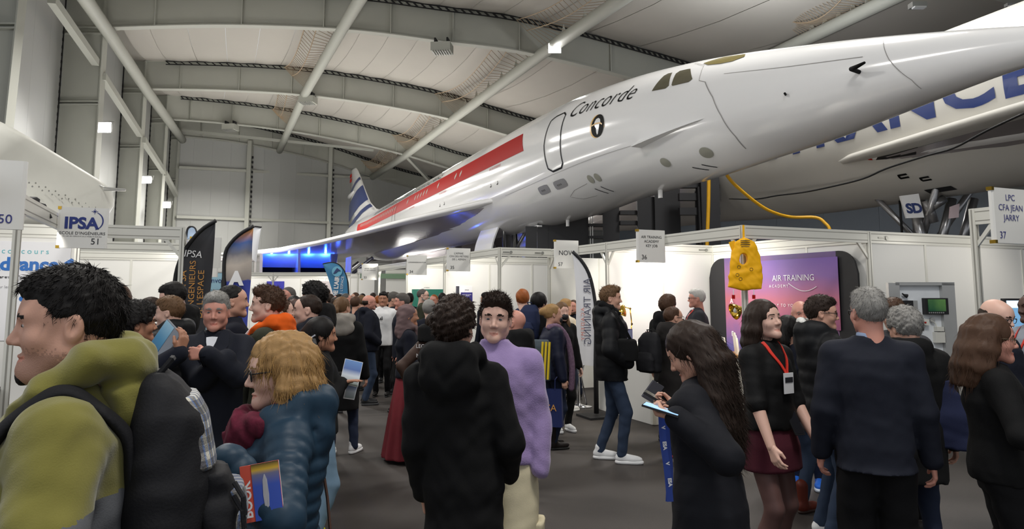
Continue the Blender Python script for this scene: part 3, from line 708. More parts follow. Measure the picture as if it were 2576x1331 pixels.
for q in ((0, 0), (0, 3), (2, 3), (2, 0)): s36.post(*q)
s36.rail((0, 0), (0, 3)); s36.rail((0, 0), (2, 0)); s36.wall((0, 3), (2, 3), 2); s36.wall((2, 3), (2, 0), 3)
s36.bracket(0, 0, 0, 1); s36.bracket(0, 0, 1, 0); s36.bracket(2, 0, -1, 0); s36.bracket(0, 3, 0, -1); s36.lock(1.85, 2.975)
# stand 57 beyond it
s57 = Stand('narrow white stand behind the white feather flag', B36)
s57.post(0, 2.0); s57.rail((0, 0), (0, 2.0)); s57.wall((2, 0.02), (2, 2), 2, top=True); s57.wall((0.02, 2), (2, 2), 2, top=False); s57.bracket(0, 2, 0, -1); s57.bracket(0, 0, 0, 1)
# stands 35, 34, 33 further along the aisle, one metre nearer the aisle
E0 = Vector((-.21, 12.2, 0))
s35 = Stand('white stand with a dark blue poster on its wall', E0)
s35.post(0, 0); s35.post(0, 3); s35.rail((0, 0), (0, 3)); s35.rail((0, 0), (.97, 0)); s35.wall((0, 3), (3, 3), 3); s35.bracket(0, 0, 0, 1); s35.bracket(0, 0, 1, 0); s35.bracket(0, 3, 0, -1)
s35.lock(.2, -.02); s35.lock(.8, -.02)
s34 = Stand('white stand with a green poster board', E0+E1*3)
s34.post(0, 3); s34.rail((0, 0), (0, 3)); s34.wall((0, 3), (3, 3), 3); s34.bracket(0, 3, 0, -1); s34.wall((3, 0), (3, 3), 3)
s33 = Stand('white stand beside the blue feather flag', E0+E1*6)
s33.post(0, 3); s33.post(0, 6); s33.rail((0, 0), (0, 6)); s33.wall((.9, 6), (3.2, 6), 2); s33.wall((3, 0), (3, 6), 6); s33.bracket(0, 3, 0, -1)
MB().box((1.5, 5.9, 2.28), (2.9, .05, .16)).build('header_board', mat('green_header', srgb(120, 150, 120), .5), s33.t)
# far row across the aisle
sf = Stand('long white back row of stands far behind the crowd', (-14.5, 29.0)); sf.t.rotation_euler = (0, 0, -.02)
sf.wall((0, 0), (9, 0), 9); sf.post(2.6, -2); sf.post(5.6, -2); sf.rail((0, -2), (8.5, -2)); 
for x in (2.6, 5.6): sf.bracket(x, -2, 1, 0); sf.bracket(x, -2, -1, 0)
for x, c in ((1.8, (60, 60, 160)), (5.0, (60, 60, 170)), (7.1, (200, 190, 190))):
    MB().box((x, -.02, 1.75), (.7, .02, .9)).build('poster', mat('poster_%d' % (x*10), srgb(*c), .5), sf.t)
# stand 37 at right
Q37 = Vector((4.28, 6.6, 0))
s37 = Stand('white stand with instrument board and television at the right', D36)
s37.wall((.02, 0), (4, 0), 4); s37.lock(.3, -.02)
qx, qy = (Q37-D36).dot(E2), (Q37-D36).dot(E1)
s37.post(qx, qy); s37.rail((qx, qy), (qx, qy-2.4)); s37.bracket(qx, qy, 0, -1); s37.post(qx, qy-2.4)
s37.post(1.98, -.06)
# left row
Q50 = Vector((-3.85, 5.55, 0))
s50 = Stand('white stand at the left edge behind the olive hoodie', Q50)
s50.post(0, 0); s50.rail((0, -2), (0, 2.95)); s50.wall((-3, 2.97), (0, 2.97), 3); s50.post(0, 2.97); s50.post(0, -2); s50.bracket(0, 0, 0, 1)
L51 = Vector((-3.91, 8.46, 0))
s51 = Stand('white stand with open upper beams left of the dark feather flag', L51)
s51.post(0, 0); s51.rail((-1.15, 0), (0, 0)); s51.rail((0, 0), (0, 6)); s51.rail((-3, 3), (0, 3)); s51.wall((-3, 6), (0, 6), 3); s51.post(0, 6); s51.post(0, 3); s51.bracket(0, 0, -1, 0); s51.bracket(0, 0, 0, 1); s51.wall((-3, 0), (-3, 6), 6)
# ---- signs
put = lambda base, k: base+E1*k
sign(0, put(A36, 1.49)-E2*.24, 2.126, 2.555, .44, 'AIR TRAINING\nACADEMY\nKEY JOB', '36', 'white hanging sign reading AIR TRAINING ACADEMY KEY JOB, 36')
sign(0, put(E0, 1.41)-E2*.25, 2.13, 2.56, .46, "L'AFMAE,\nCFA DES METIERS\nDE L AERIEN", '35', "white hanging sign reading L'AFMAE CFA DES METIERS, 35", .048)
sign(0, put(E0, 4.25)-E2*.25, 2.13, 2.56, .46, 'LAMARINERECRUTE.FR', '34', 'white hanging sign reading LAMARINERECRUTE.FR, 34', .04)
sign(0, put(E0, 9.12)-E2*.25, 2.1, 2.56, .46, "ARMEE DE L'AIR\nET DE L'ESPACE", '33', "white hanging sign reading ARMEE DE L'AIR ET DE L'ESPACE, 33", .045)
def d57(t, w, h):
    put_text('NOV', .11, (-.03, -.021, .02), (1, 0, 0), (0, 0, 1), M_print, t); put_text('A', .11, (.135, -.021, .02), (1, 0, 0), (0, 0, 1), mat('sky_blue_print', srgb(70, 160, 210), .5), t)
sign(0, put(B36, .89)-E2*.24, 2.12, 2.58, .44, None, '57', 'white hanging sign reading NOVA, 57', draw=d57)
sign(0, put(Q37, -.47)-E2*.25, 2.14, 2.61, .46, 'LPC\nCFA JEAN\nJARRY', '37', 'large white hanging sign at right edge, numbered 37', .075, M_printblue)
def d51(t, w, h):
    y = -.021
    put_text('IPSA', .155, (-.015, y, .04), (1, 0, 0), (0, 0, 1), mat('navy_print', srgb(38, 54, 128), .5), t, bold=.006)
    put_text("ECOLE D'INGÉNIEURS", .04, (.0, y, -.055), (1, 0, 0), (0, 0, 1), M_print, t); put_text("DE L'AIR, DE L'ESPACE ET DE LA MOBILITÉ DURABLE", .0145, (0, y, -.085), (1, 0, 0), (0, 0, 1), M_print, t)
    mb = MB(); arc = [Vector((.085+.085*math.cos(a), y-.002, .07+.09*math.sin(a))) for a in [(-75+i*13)*math.pi/180 for i in range(12)]]
    for i, (a, b) in enumerate(zip(arc[:-1], arc[1:])): mb.bar(a, b, .002, .004+.008*math.sin(math.pi*i/11))
    mb.build('logo_arc', MATS['navy_print'], t)
    st = MB(); c = Vector((.095, y-.002, .165))
    for k in range(4):
        a = k*math.pi/4; v = Vector((math.cos(a), 0, math.sin(a)))*(.028 if k % 2 == 0 else .016); st.bar(c-v, c+v, .002, .004)
    st.build('logo_star', MATS['navy_print'], t)
sign(0, put(Q50, 1.5)+E2*.24, 2.16, 2.56, .43, None, '51', 'white hanging sign with the IPSA logo, 51', nalign=1, draw=d51)
sign(0, Vector((-3.47, 4.66, 0)), 2.14, 2.6, .46, '', '50', 'white hanging sign cut by the left picture edge', nalign=1, m=M_printblue)
for i, (loc, num) in enumerate(((L51+E1*2.4+E2*.27, '62bis'), (L51+E1*4.2+E2*.27, '52ter'))):
    sign(0, loc, 2.1-.1*i, 2.56-.1*i, .44, '', num, f'small blank hanging sign numbered {num} beside the dark feather flag')
# ---- posters and prints on walls
def poster(stand, x, y, z, w, h, rz, m, name='poster', label=None):
    o = MB().box((x, y, z), (w, .006, h), rz=rz).build(name, m, stand.t); return o
po = poster(s35, .42, 2.985, 1.62, .36, .5, 0, M_paper); 
MB().box((.48, 2.98, 1.60), (.26, .004, .28)).build('printed_block', mat('indigo_print', srgb(48, 44, 120), .5), po)
MB().box((.28, 2.98, 1.62), (.07, .004, .5)).build('printed_photo', mat('photo_strip', srgb(60, 60, 70), .5, var=.8, scale=30), po)
put_text('JOURNEE PORTES\nOUVERTES', .025, (.48, 2.976, 1.68), (1, 0, 0), (0, 0, 1), M_paper, po); put_text('SAMEDI 26 MARS 2022\n9H30 A 16H30', .022, (.48, 2.976, 1.52), (1, 0, 0), (0, 0, 1), M_paper, po, bold=.001)
put_text('AFMAE', .03, (.48, 2.976, 1.79), (1, 0, 0), (0, 0, 1), M_print, po); put_text('AFMAE', .02, (.48, 2.976, 1.40), (1, 0, 0), (0, 0, 1), M_print, po)
po = poster(s34, .62, 2.985, 1.46, .98, .72, 0, mat('green_board', srgb(28, 104, 88), .5)); put_text('LA MARINE', .03, (.5, 2.98, 1.86), (1, 0, 0), (0, 0, 1), M_print, po)
MB().bar((.42, 2.975, 1.7), (.5, 2.975, 1.4), .01, .03).build('ship_print', M_paper, po)
po = poster(s35, 2.75, 2.98, 1.5, .4, 1.0, 0, M_paper); put_text('A', .12, (2.85, 2.974, 1.6), (1, 0, 0), (0, 0, 1), M_print, po)
# partition poster of the left stand
pb = poster(s50, -.52, 2.955, 1.75, .92, 1.1, 0, M_paper)
Lx = lambda x, z: (x, 2.95, z)
put_text('concours', .085, Lx(-.5, 2.19), (1, 0, 0), (0, 0, 1), mat('teal_print', srgb(90, 180, 190), .5), pb, space=1.45)
put_text('Advance', .2, Lx(-.52, 2.04), (1, 0, 0), (0, 0, 1), mat('azure_print', srgb(40, 110, 190), .5), pb, bold=.008)
put_text("pionnier·e·s de l'innovation responsable", .045, Lx(-.48, 1.9), (1, 0, 0), (0, 0, 1), M_print, pb, bold=.001)
put_text('Pour les terminales', .045, Lx(-.6, 1.79), (1, 0, 0), (0, 0, 1), mat('grey_print', srgb(150, 150, 155), .5), pb)
MB().prism([Lx(-.12, 2.07), Lx(-.05, 2.0), Lx(.02, 2.07), Lx(-.05, 2.12)], (0, -.003, 0)).build('diamond_print', MATS['azure_print'], pb)
for x, z in ((-.75, 1.6), (-.5, 1.66), (-.25, 1.58), (-.75, 1.4)): MB().lathe([(.03, 0), (.03, .004)], n=18).build('dot_print', MATS['azure_print'], pb).matrix_local = Matrix.Translation(Lx(x, z)) @ Matrix.Rotation(math.pi/2, 4, 'X')
# ---- mural wall
def grad_mat(name, stops, axis='Z', lo=0, hi=2.3, rough=.5, cloud=.5):
    m = bpy.data.materials.new(name); m.use_nodes = True; nt = m.node_tree; b = nt.nodes['Principled BSDF']; b.inputs['Roughness'].default_value = rough
    tc = nt.nodes.new('ShaderNodeTexCoord'); sx = nt.nodes.new('ShaderNodeSeparateXYZ'); nt.links.new(tc.outputs['Object'], sx.inputs[0])
    mr = nt.nodes.new('ShaderNodeMapRange'); mr.inputs[1].default_value = lo; mr.inputs[2].default_value = hi; nt.links.new(sx.outputs[axis], mr.inputs[0])
    nz = nt.nodes.new('ShaderNodeTexNoise'); nz.inputs['Scale'].default_value = 1.6; nz.inputs['Detail'].default_value = 5; nt.links.new(tc.outputs['Object'], nz.inputs['Vector'])
    ad = nt.nodes.new('ShaderNodeMath'); ad.operation = 'MULTIPLY_ADD'; ad.inputs[1].default_value = cloud; nt.links.new(nz.outputs['Fac'], ad.inputs[0])
    sb = nt.nodes.new('ShaderNodeMath'); sb.operation = 'SUBTRACT'; sb.inputs[1].default_value = cloud/2; nt.links.new(mr.outputs[0], sb.inputs[0]); nt.links.new(sb.outputs[0], ad.inputs[2])
    cr = nt.nodes.new('ShaderNodeValToRGB'); nt.links.new(ad.outputs[0], cr.inputs[0]); el = cr.color_ramp.elements
    while len(el) < len(stops): el.new(.5)
    for e, (p, c) in zip(el, stops): e.position = p; e.color = (*srgb(*c), 1)
    nt.links.new(cr.outputs[0], b.inputs['Base Color']); MATS[name] = m
    return m
M_mural = grad_mat('sunset_mural_print', [(0, (30, 34, 70)), (.25, (70, 78, 140)), (.45, (106, 96, 160)), (.58, (172, 104, 140)), (.7, (180, 100, 110)), (.82, (150, 100, 140)), (1, (104, 84, 136))], lo=0, hi=2.3, cloud=.35)
mu = thing('mural_wall', 'pop-up backdrop wall printed with a violet and pink sunset', 'backdrop', tuple(A36), RZ)
zt = 2.27
def mur(y0, y1, m, nm, rnd=0):
    n = 8; x = lambda y: 1.92-.04*((y-1.5)/1.4)**2
    mb = MB(); rows = []
    for i in range(n+1):
        y = y0+(y1-y0)*i/n; cut = 0
        if rnd: 
            e = (abs(y-rnd)); cut = .3-math.sqrt(max(0, .09-max(0, .3-e)**2)) if e < .3 else 0
        rows.append([Vector((x(y), y, .03)), Vector((x(y), y, zt-cut)), Vector((x(y)+.03, y, zt-cut)), Vector((x(y)+.03, y, .03))])
    return mb.rings(rows).build(nm, m, mu)
mur(.42, 2.6, M_mural, 'printed_panel'); mur(.08, .42, M_black, 'end_panel', rnd=.08); mur(2.6, 2.95, M_black, 'end_panel', rnd=2.95)
def mt(txt, size, y, z, **k): return put_text(txt, size, (1.866, y, z), (0, -1, 0), (0, 0, 1), M_paper, mu, **k)
mb = MB().box((1.874, 1.3, 1.72), (.004, 1.85, .95)); mb.build('hung_banner', grad_mat('banner_print', [(0, (150, 84, 120)), (.4, (190, 110, 130)), (.75, (140, 104, 170)), (1, (122, 92, 168))], lo=1.25, hi=2.2, cloud=.25), mu)
mt('AIR TRAINING', .12, 1.15, 1.93); mt('ACADEMY', .06, 1.42, 1.82, space=1.5); mt('FLY TO YOUR FUTURE', .06, 1.15, 1.55, space=1.35); mt('FORMATION', .12, 1.4, 1.1); mt('A', .11, 2.42, 1.6); mt('E', .11, 2.42, 1.1)
arc = [Vector((1.862, 1.25-.02-.5*t, 1.86-.11*math.sin(math.pi*t*.85))) for t in [i/10 for i in range(11)]]
mb = MB(); [mb.bar(a, b, .003, .008) for a, b in zip(arc[:-1], arc[1:])]; mb.build('logo_swoosh', M_paper, mu)
# ---- counter of that stand
def counter(name, label, loc, w, d, h, top, lip=.03, side=None):
    t = thing(name, label, 'counter', (loc[0], loc[1], 0), RZ)
    MB().box((d/2, w/2, h/2-.01), (d-.04, w-.04, h-.03)).build('body', M_panel, t)
    MB().box((d/2, w/2, h-lip/2), (d, w, lip)).build('top', top, t)
    for x, y in ((0, 0), (0, w), (d, 0), (d, w)): MB().box((x+(.02 if x == 0 else -.02), y+(.02 if y == 0 else -.02), h/2), (.05, .05, h-.035)).build('corner_post', M_rail, t)
    return t
c36 = counter('reception_counter', 'white panel counter in front of the sunset mural', (1.84, 9.58), 1.45, .5, 1.0, M_panel)
cw = counter('display_table', 'table with pale wooden top carrying brochures', A36+E2*.25+E1*.15, .8, .5, .98, M_wood)
# desk lamps
def desk_lamp(label, base, pts, shade_dir, lit, n=10):
    t = thing('desk_lamp', label, 'lamp', base); V = Vector
    MB().lathe([(.09, 0), (.095, .012), (.02, .025), (.012, .04)], n=20).build('base', M_brass, t, True)
    for a, b in zip(pts[:-1], pts[1:]):
        for o_ in (-.012, .012): MB().tube([V(a)+V((0, o_, 0)), V(b)+V((0, o_, 0))], .0065, 8).build('arm', M_brass, t, True)
    for a in pts[1:-1]: MB().tube([V(a)-V((0, .025, 0)), V(a)+V((0, .025, 0))], .014, 10).build('joint', M_brass, t)
    p = V(pts[-1]); q = V(shade_dir).normalized(); rot = q.to_track_quat('Z', 'Y').to_matrix()
    prof = [(.018, -.02), (.03, .0), (.075, .05), (.098, .09), (.1, .11)]
    mb = MB(); mb.lathe(prof, n=22); mb.f = mb.f[:-1]; mb.m = mb.m[:-1]; mb.v = [tuple(p+rot @ V(v)) for v in mb.v]; sh = mb.build('shade', M_brass, t, True)
    b = MB().lathe([(.001, .03), (.03, .04), (.04, .075), (.02, .1), (.001, .105)], n=14); b.v = [tuple(p+rot @ V(v)) for v in b.v]; b.build('bulb', M_glow if lit else M_panel, t, True)
    if lit: spot_light('desk_lamp_beam', V(base)+p+q*.1, V(base)+p+q, 14, 120, (1, .85, .6), .04)
desk_lamp('lit brass desk lamp with jointed arm on the white counter', (1.70, 10.45, 1.0), [(0, 0, .03), (.03, 0, .28), (.01, 0, .50), (-.09, 0, .53)], (-.5, -.1, -.9), True)
desk_lamp('brass desk lamp with shell shade beside the life vest post', (2.86, 8.62, .98), [(0, 0, .03), (.12, 0, .3), (-.02, 0, .60), (-.12, 0, .56)], (-.9, -.15, -.35), False)
spot_light('desk_lamp_glow', (2.55, 8.6, 1.5), (2.5, 8.7, .9), 12, 140, (1, .8, .5))
# picture frame, plant and boxes on the counter
t = thing('photo_frame', 'small framed portrait standing on the white counter', 'frame', (1.62, 10.2, 1.0), RZ+.2)
MB().box((0, 0, .11), (.2, .012, .22)).build('frame', M_chrome, t); MB().box((0, -.008, .11), (.17, .004, .19)).build('picture', mat('portrait_print', srgb(90, 96, 120), .5, var=.5, scale=12), t)
t = thing('acrylic_holder', 'clear leaflet holder with cards on the white counter', 'holder', (1.88, 9.95, 1.0), RZ)
MB().box((0, 0, .09), (.12, .06, .18)).build('shell', mat('clear_acrylic', srgb(200, 205, 210), .05, alpha=.35), t); MB().box((0, .0, .1), (.1, .02, .2)).build('cards', mat('leaflet_print', srgb(120, 90, 90), .5, var=.6, scale=20), t)
t = thing('potted_plant', 'tiny green potted plant behind the counter frame', 'plant', (1.5, 10.45, 1.0))
MB().lathe([(.035, 0), (.045, .08), (.04, .085)], n=12).build('pot', M_panel, t, True)
for k in range(16):
    a = k*2.4; r = .03+.05*(k % 4)/4; z = .1+.09*(k % 5)/5
    MB().add([(0, 0, .08), (r*math.cos(a)-.012*math.sin(a), r*math.sin(a)+.012*math.cos(a), z), (r*1.5*math.cos(a), r*1.5*math.sin(a), z+.03), (r*math.cos(a)+.012*math.sin(a), r*math.sin(a)-.012*math.cos(a), z)], [(0, 1, 2, 3)]).build('leaf', mat('leaf_green', srgb(70, 100, 50), .5), t)
# brochures fanned on the wooden table
for i in range(7):
    b = A36+E2*(.30+.05*(i % 3))+E1*(.2+.085*i); h = .2+.03*(i % 3)+(.1 if i < 2 else 0)
    t = thing('brochure', ['upright white brochure nearest the corner post on the wooden table', 'tall white brochure second from the corner post', 'upright white brochure third from the corner post', 'upright white brochure in the middle of the wooden table row', 'upright white brochure fifth from the corner post', 'upright white brochure last but one from the corner post', 'upright white brochure at the far end of the wooden table'][i], 'brochure', (b.x, b.y, .98), RZ+.5+.1*i, 'brochures on the wooden table')
    MB().add([(-.06, 0, 0), (.06, .01, 0), (.07, .03, h), (-.05, .02, h), (-.06, .012, 0), (.06, .022, 0), (.07, .042, h), (-.05, .032, h)], [(0, 1, 2, 3), (7, 6, 5, 4), (0, 4, 5, 1), (1, 5, 6, 2), (2, 6, 7, 3), (3, 7, 4, 0)]).build('cover', M_paper, t)
    MB().box((.0, -.002, h*.35), (.08, .003, h*.3)).build('printed_photo', mat('brochure_photo', srgb(150, 130, 120), .5, var=.6, scale=25), t)
# bar stool with chrome foot
t = thing('bar_stool', 'chrome bar stool with round foot behind the white flag', 'stool', (1.02, 11.2, 0))
MB().lathe([(.21, 0), (.21, .012), (.06, .03), (.025, .05), (.022, .7), (.03, .72)], n=28).build('pedestal', M_chrome, t, True)
for k in range(3):
    a = k*2.1+.4; MB().tube([(.14*math.cos(a), .14*math.sin(a), .02), (.05*math.cos(a), .05*math.sin(a), .45), (.13*math.cos(a), .13*math.sin(a), .72)], .012, 8).build('leg', M_chrome, t, True)
MB().lathe([(.01, .72), (.19, .725), (.2, .76), (.17, .79), (.01, .79)], n=24).build('seat', M_panel, t, True)
# ---- right hand stand: desk, television, instrument board
t = thing('demo_desk', 'white panelled desk with dark top below the television', 'desk', (4.62, 6.95, 0), RZ-.25)
MB().box((.85, 0, .43), (1.9, .6, .82)).build('body', M_panel, t); MB().box((.85, 0, .885), (1.96, .66, .05)).build('top', mat('dark_desk_top', srgb(40, 42, 46), .4), t); MB().box((.85, -.285, .06), (1.88, .04, .12)).build('plinth', M_black, t)
tv = thing('television', 'large flat television with a bright blue white picture', 'television', (5.0, 7.0, .91), .02)
MB().box((0.35, 0, .42), (1.18, .05, .68)).build('casing', M_black, tv); sc = MB().box((0.35, -.028, .42), (1.14, .004, .64)).build('screen', mat('screen_lit', srgb(206, 226, 246), .3, emit=1.0), tv)
MB().box((.02, -.031, .44), (.4, .003, .46)).build('screen_picture', mat('screen_photo', srgb(110, 160, 200), .3, emit=.6, var=.3, scale=5), sc); MB().box((.62, -.031, .40), (.5, .003, .4)).build('screen_picture', MATS['screen_photo'], sc)
MB().box((.35, .05, .05), (.3, .18, .03)).tube([(.35, .05, .03), (.35, .05, .2)], .03, 8).build('foot', M_black, tv)
ib = thing('instrument_board', 'white avionics demonstration board in an aluminium frame', 'board', (4.72, 8.45, 0), .10)
def ibp(px, py): 
    v = P(px, py, 8.45)-Vector((4.72, 8.45, 0)); return v.x, v.z
def ibox(x0, y0, x1, y1, th, m, nm, par=None, off=0):
    (xa, za), (xb, zb) = ibp(x0, y1), ibp(x1, y0); return MB().box(((xa+xb)/2, -th/2-off, (za+zb)/2), (xb-xa, th, zb-za)).build(nm, m, par or ib)
ibox(2248, 716, 2394, 985, .02, mat('board_white', srgb(222, 226, 230), .4), 'board', off=-.02)
ibox(2243, 712, 2253, 1050, .05, M_galv, 'upright'); ibox(2388, 712, 2400, 1050, .05, M_galv, 'upright'); ibox(2243, 710, 2400, 718, .05, M_galv, 'crossbar')
g = ibox(2322, 750, 2381, 791, .06, M_black, 'display_unit'); ibox(2328, 753, 2373, 783, .006, grad_mat('moving_map_screen', [(0, (20, 40, 20)), (.4, (40, 110, 50)), (.6, (30, 90, 60)), (1, (120, 170, 90))], lo=1.2, hi=1.8, cloud=1.6), 'map_screen', g, .062)
for i in range(8): ibox(2329+i*5.4, 785, 2332+i*5.4, 788, .004, M_galv, 'key', g, .062)
ibox(2262, 756, 2285, 776, .08, M_black, 'radio_unit'); ibox(2284, 756, 2298, 778, .07, M_galv, 'radio_bracket'); ibox(2304, 803, 2332, 818, .05, M_rail, 'junction_box'); ibox(2352, 822, 2370, 833, .06, M_rail, 'plug'); ibox(2350, 835, 2376, 862, .05, M_rail, 'cover_box')
for x in (2315, 2320): ibox(x, 809, x+3, 813, .01, M_red, 'red_button', off=.05)
for x, y in ((2258, 727), (2381, 728)): ibox(x-2, y-2, x+2, y+2, .012, M_screw, 'screw')
def ip(px, py, o=.03): x, z = ibp(px, py); return (x, -o, z)
MB().tube([ip(2263, 738), ip(2268, 742), ip(2276, 745)], [.006, .012, .025], 8).build('microphone', M_black, ib); MB().tube([ip(2340, 806), ip(2350, 812), ip(2356, 824)], .006, 6).build('wire', M_rail, ib); MB().lathe([(.03, 0), (.03, .03)], n=14).build('socket', M_galv, ib).matrix_local = Matrix.Translation(ip(2345, 805, .0)) @ Matrix.Rotation(math.pi/2, 4, 'X')
# ---- table with black cloth and leaflets at the left edge
t = thing('cloth_table', 'table under a black cloth at the left picture edge', 'table', (-4.0, 4.95, 0), RZ)
MB().box((0, 0, .5), (.7, 1.3, 1.0)).build('table_cloth', M_cloth, t); MB().box((0, 0, .985), (.66, 1.26, .02)).build('table_top', M_wood, t)
for i, (x, y, z) in enumerate(((.1, -.35, 1.004), (.05, -.1, 1.004), (.12, -.32, 1.012), (0, .2, 1.004))):
    v = Vector((-4.0, 4.95, 0))+E2*x+E1*y
    tag(MB().box((0, 0, 0), (.3, .21, .006), rz=.2+.3*i).build('leaflet', M_paper), ['white leaflet lying at the near corner of the black table', 'white leaflet in the middle of the black table', 'white leaflet on top of the leaflet pile', 'white leaflet at the far end of the black table'][i], 'leaflet', 'leaflets on the black table').location = (v.x, v.y, z)
bx = thing('leaflet_tray', 'dark tray with papers standing on the black table', 'tray', (-4.22, 5.45, 1.0), RZ)
MB().box((0, 0, .05), (.3, .24, .1)).build('tray', M_black, bx); MB().box((0, 0, .11), (.27, .2, .015)).build('papers', M_paper, bx)
# ---- yellow floor tape
M_tape = mat('yellow_tape', srgb(222, 214, 20), .4)
for a, k0, k1, w, lb in (((-1.30, 5.22), -2.5, 7, .07, 'yellow tape strip on the floor right of the teal jacket'), ((-2.09, 5.22), -2, 6, .07, 'yellow tape strip on the floor by the backpack')):
    a = Vector((*a, .002)); tag(MB().bar(a+E1*k0, a+E1*k1, w, .003).build('floor_tape', M_tape), lb, 'tape')
# ---- black towers between the aircraft
tw = thing('access_tower', 'black panelled access tower standing between the two aircraft', 'tower', (4.2, 20, 0))
def tb(x0, x1, z0, z1, d, m, nm, th=.12):
    a, b = P(x0, 600, d).x-4.2, P(x1, 600, d).x-4.2; MB().box(((a+b)/2, d-20, (z0+z1)/2), (b-a, th, z1-z0)).build(nm, m, tw)
M_tower = mat('tower_black', srgb(30, 30, 34), .5, var=.2)
for x0, x1, d, zt_ in ((1322, 1351, 21.2, 3.7), (1352, 1378, 21.2, 3.8), (1379, 1480, 21.2, 4.1), (1517, 1558, 21, 4.4), (1604, 1646, 20.6, 4.5), (1648, 1712, 20.4, 4.7), (1752, 1764, 19.6, 4.9), (1766, 1812, 19.2, 5.1)): tb(x0, x1, 0, zt_, d, M_tower, 'side_panel')
for i in range(5): tb(1480, 1517, 2.6+i*.36, 2.68+i*.36, 21.1, M_tower, 'shelf_bar', .3)
for x in (1485, 1491): tb(x-1, x+1, 2.2, 4.2, 21.0, M_galv, 'rail_tube', .04)
for z, d in ((4.25, 19.5), (3.85, 19.5), (4.6, 19.5)): tb(1710, 1812, z, z+.2, d, M_tower, 'cross_beam', .2)
for z in (4.0, 3.7): tb(1560, 1604, z, z+.12, 20.8, M_tower, 'cross_beam', .2)
MB().tube([P(1758, 470, 19.3)-Vector((4.2, 20, 0)), P(1764, 600, 19.3)-Vector((4.2, 20, 0)), P(1764, 700, 19.3)-Vector((4.2, 20, 0))], .05, 8).build('downpipe', M_tower, tw)
# ---- wing of another parked aircraft at the upper left
pw = [(-700, 60), (-300, 180), (-60, 290), (0, 318), (60, 352), (120, 388), (180, 424), (236, 458), (256, 478), (264, 500), (262, 520), (246, 545), (200, 560), (100, 565), (-300, 600), (-700, 640)]
d_of = lambda x: 13.4+(max(x, 0)/264)*2.6
outl = [P(x, y, d_of(x)) for x, y in pw]; c0 = outl[7].copy(); c0.z = 0
wg = thing('parked_wing', 'off white rounded wing tip rising behind the left stands', 'aircraft wing', c0)
ctr = P(-60, 470, d_of(-60))
mb = MB(); R_ = []
for f_, off in ((.0, -.35), (.5, -.34), (.85, -.28), (.96, -.18), (1.0, 0), (.96, .18), (.85, .28), (0, .35)):
    R_.append([ctr+(p-ctr)*max(f_, .001)+Vector((.2, off, 0))-c0 for p in outl])
mb.rings(R_); mb.build('wing_skin', mat('aged_white_skin', srgb(206, 206, 198), .5, var=.05, scale=3, bump=.1, bscale=8), wg, True)
for i in range(26):
    x = 40+i*8.3; y = 440+i*3.4+6*(i % 3); 
    p = P(x, y, d_of(x)-.28)-c0; MB().lathe([(.02, 0), (.014, .006)], n=6).build('rivet', M_screw, wg).matrix_local = Matrix.Translation(p) @ Matrix.Rotation(math.pi/2, 4, 'X')
MB().tube([P(236, 458, 15.6)-c0, P(262, 472, 15.6)-c0, P(316, 477, 15.6)-c0], .02, 6).build('static_wick', M_galv, wg); MB().tube([P(262, 478, 15.6)-c0, P(316, 478, 15.6)-c0], .025, 6).build('pitot_tube', M_galv, wg)
# ---- small clamp spotlights on the stand beams
def clamp_spot(px, py, d, to, power, label):
    c = P(px, py, d); t = thing('clamp_spotlight', label, 'lamp', c, 0, 'clamp spotlights on the stands')
    MB().tube([(0, 0, -.1), (-.05, -.03, .02), (-.12, -.06, .04)], .012, 6).build('arm', M_black, t); MB().lathe([(.02, 0), (.05, .03), (.055, .1), (.03, .12)], n=14).build('housing', M_black, t, True).matrix_local = Matrix.Translation((-.14, -.06, -.03))
    spot_light('clamp_spot_beam', c+Vector((-.14, -.06, -.05)), to, power, 95)
clamp_spot(131, 522, 6.6, (-5.6, 7.9, 1.6), 60, 'small black spotlight arm on the beam beside the IPSA sign')
for a, to, pw_ in ((A36+E1*2.2+Vector((0, 0, 2.62)), C36+Vector((0, 0, 1.5)), 150), (A36+E1*1.2+Vector((0, 0, 2.62)), B36+E2*1.2+Vector((0, 0, 1.6)), 150), (B36+E1*1+Vector((0, 0, 2.62)), B36+E2*2+E1*1.2+Vector((0, 0, 1.4)), 130), (E0+E1*1.6+Vector((0, 0, 2.62)), E0+E1*3+E2*1.4+Vector((0, 0, 1.4)), 110), (E0+E1*4.6+Vector((0, 0, 2.62)), E0+E1*6+E2*1.2+Vector((0, 0, 1.4)), 110), (E0+E1*8+Vector((0, 0, 2.62)), E0+E1*12+E2*1.5+Vector((0, 0, 1.4)), 140),
                   (L51+E1*4+Vector((0, 0, 2.62)), L51+E1*6-E2*1.5+Vector((0, 0, 1.4)), 90), (D36+E2*2-E1*1.6+Vector((0, 0, 2.62)), D36+E2*1.5+Vector((0, 0, 1.4)), 60), (Vector((-11.5, 26.8, 2.6)), Vector((-11.5, 29, 1.4)), 130), (Vector((-8, 26.8, 2.6)), Vector((-8, 29, 1.4)), 130)):
    spot_light('stand_spot_beam', a+(to-a).normalized()*.45, to, pw_*.42, 140, (1, .95, .87), .12)
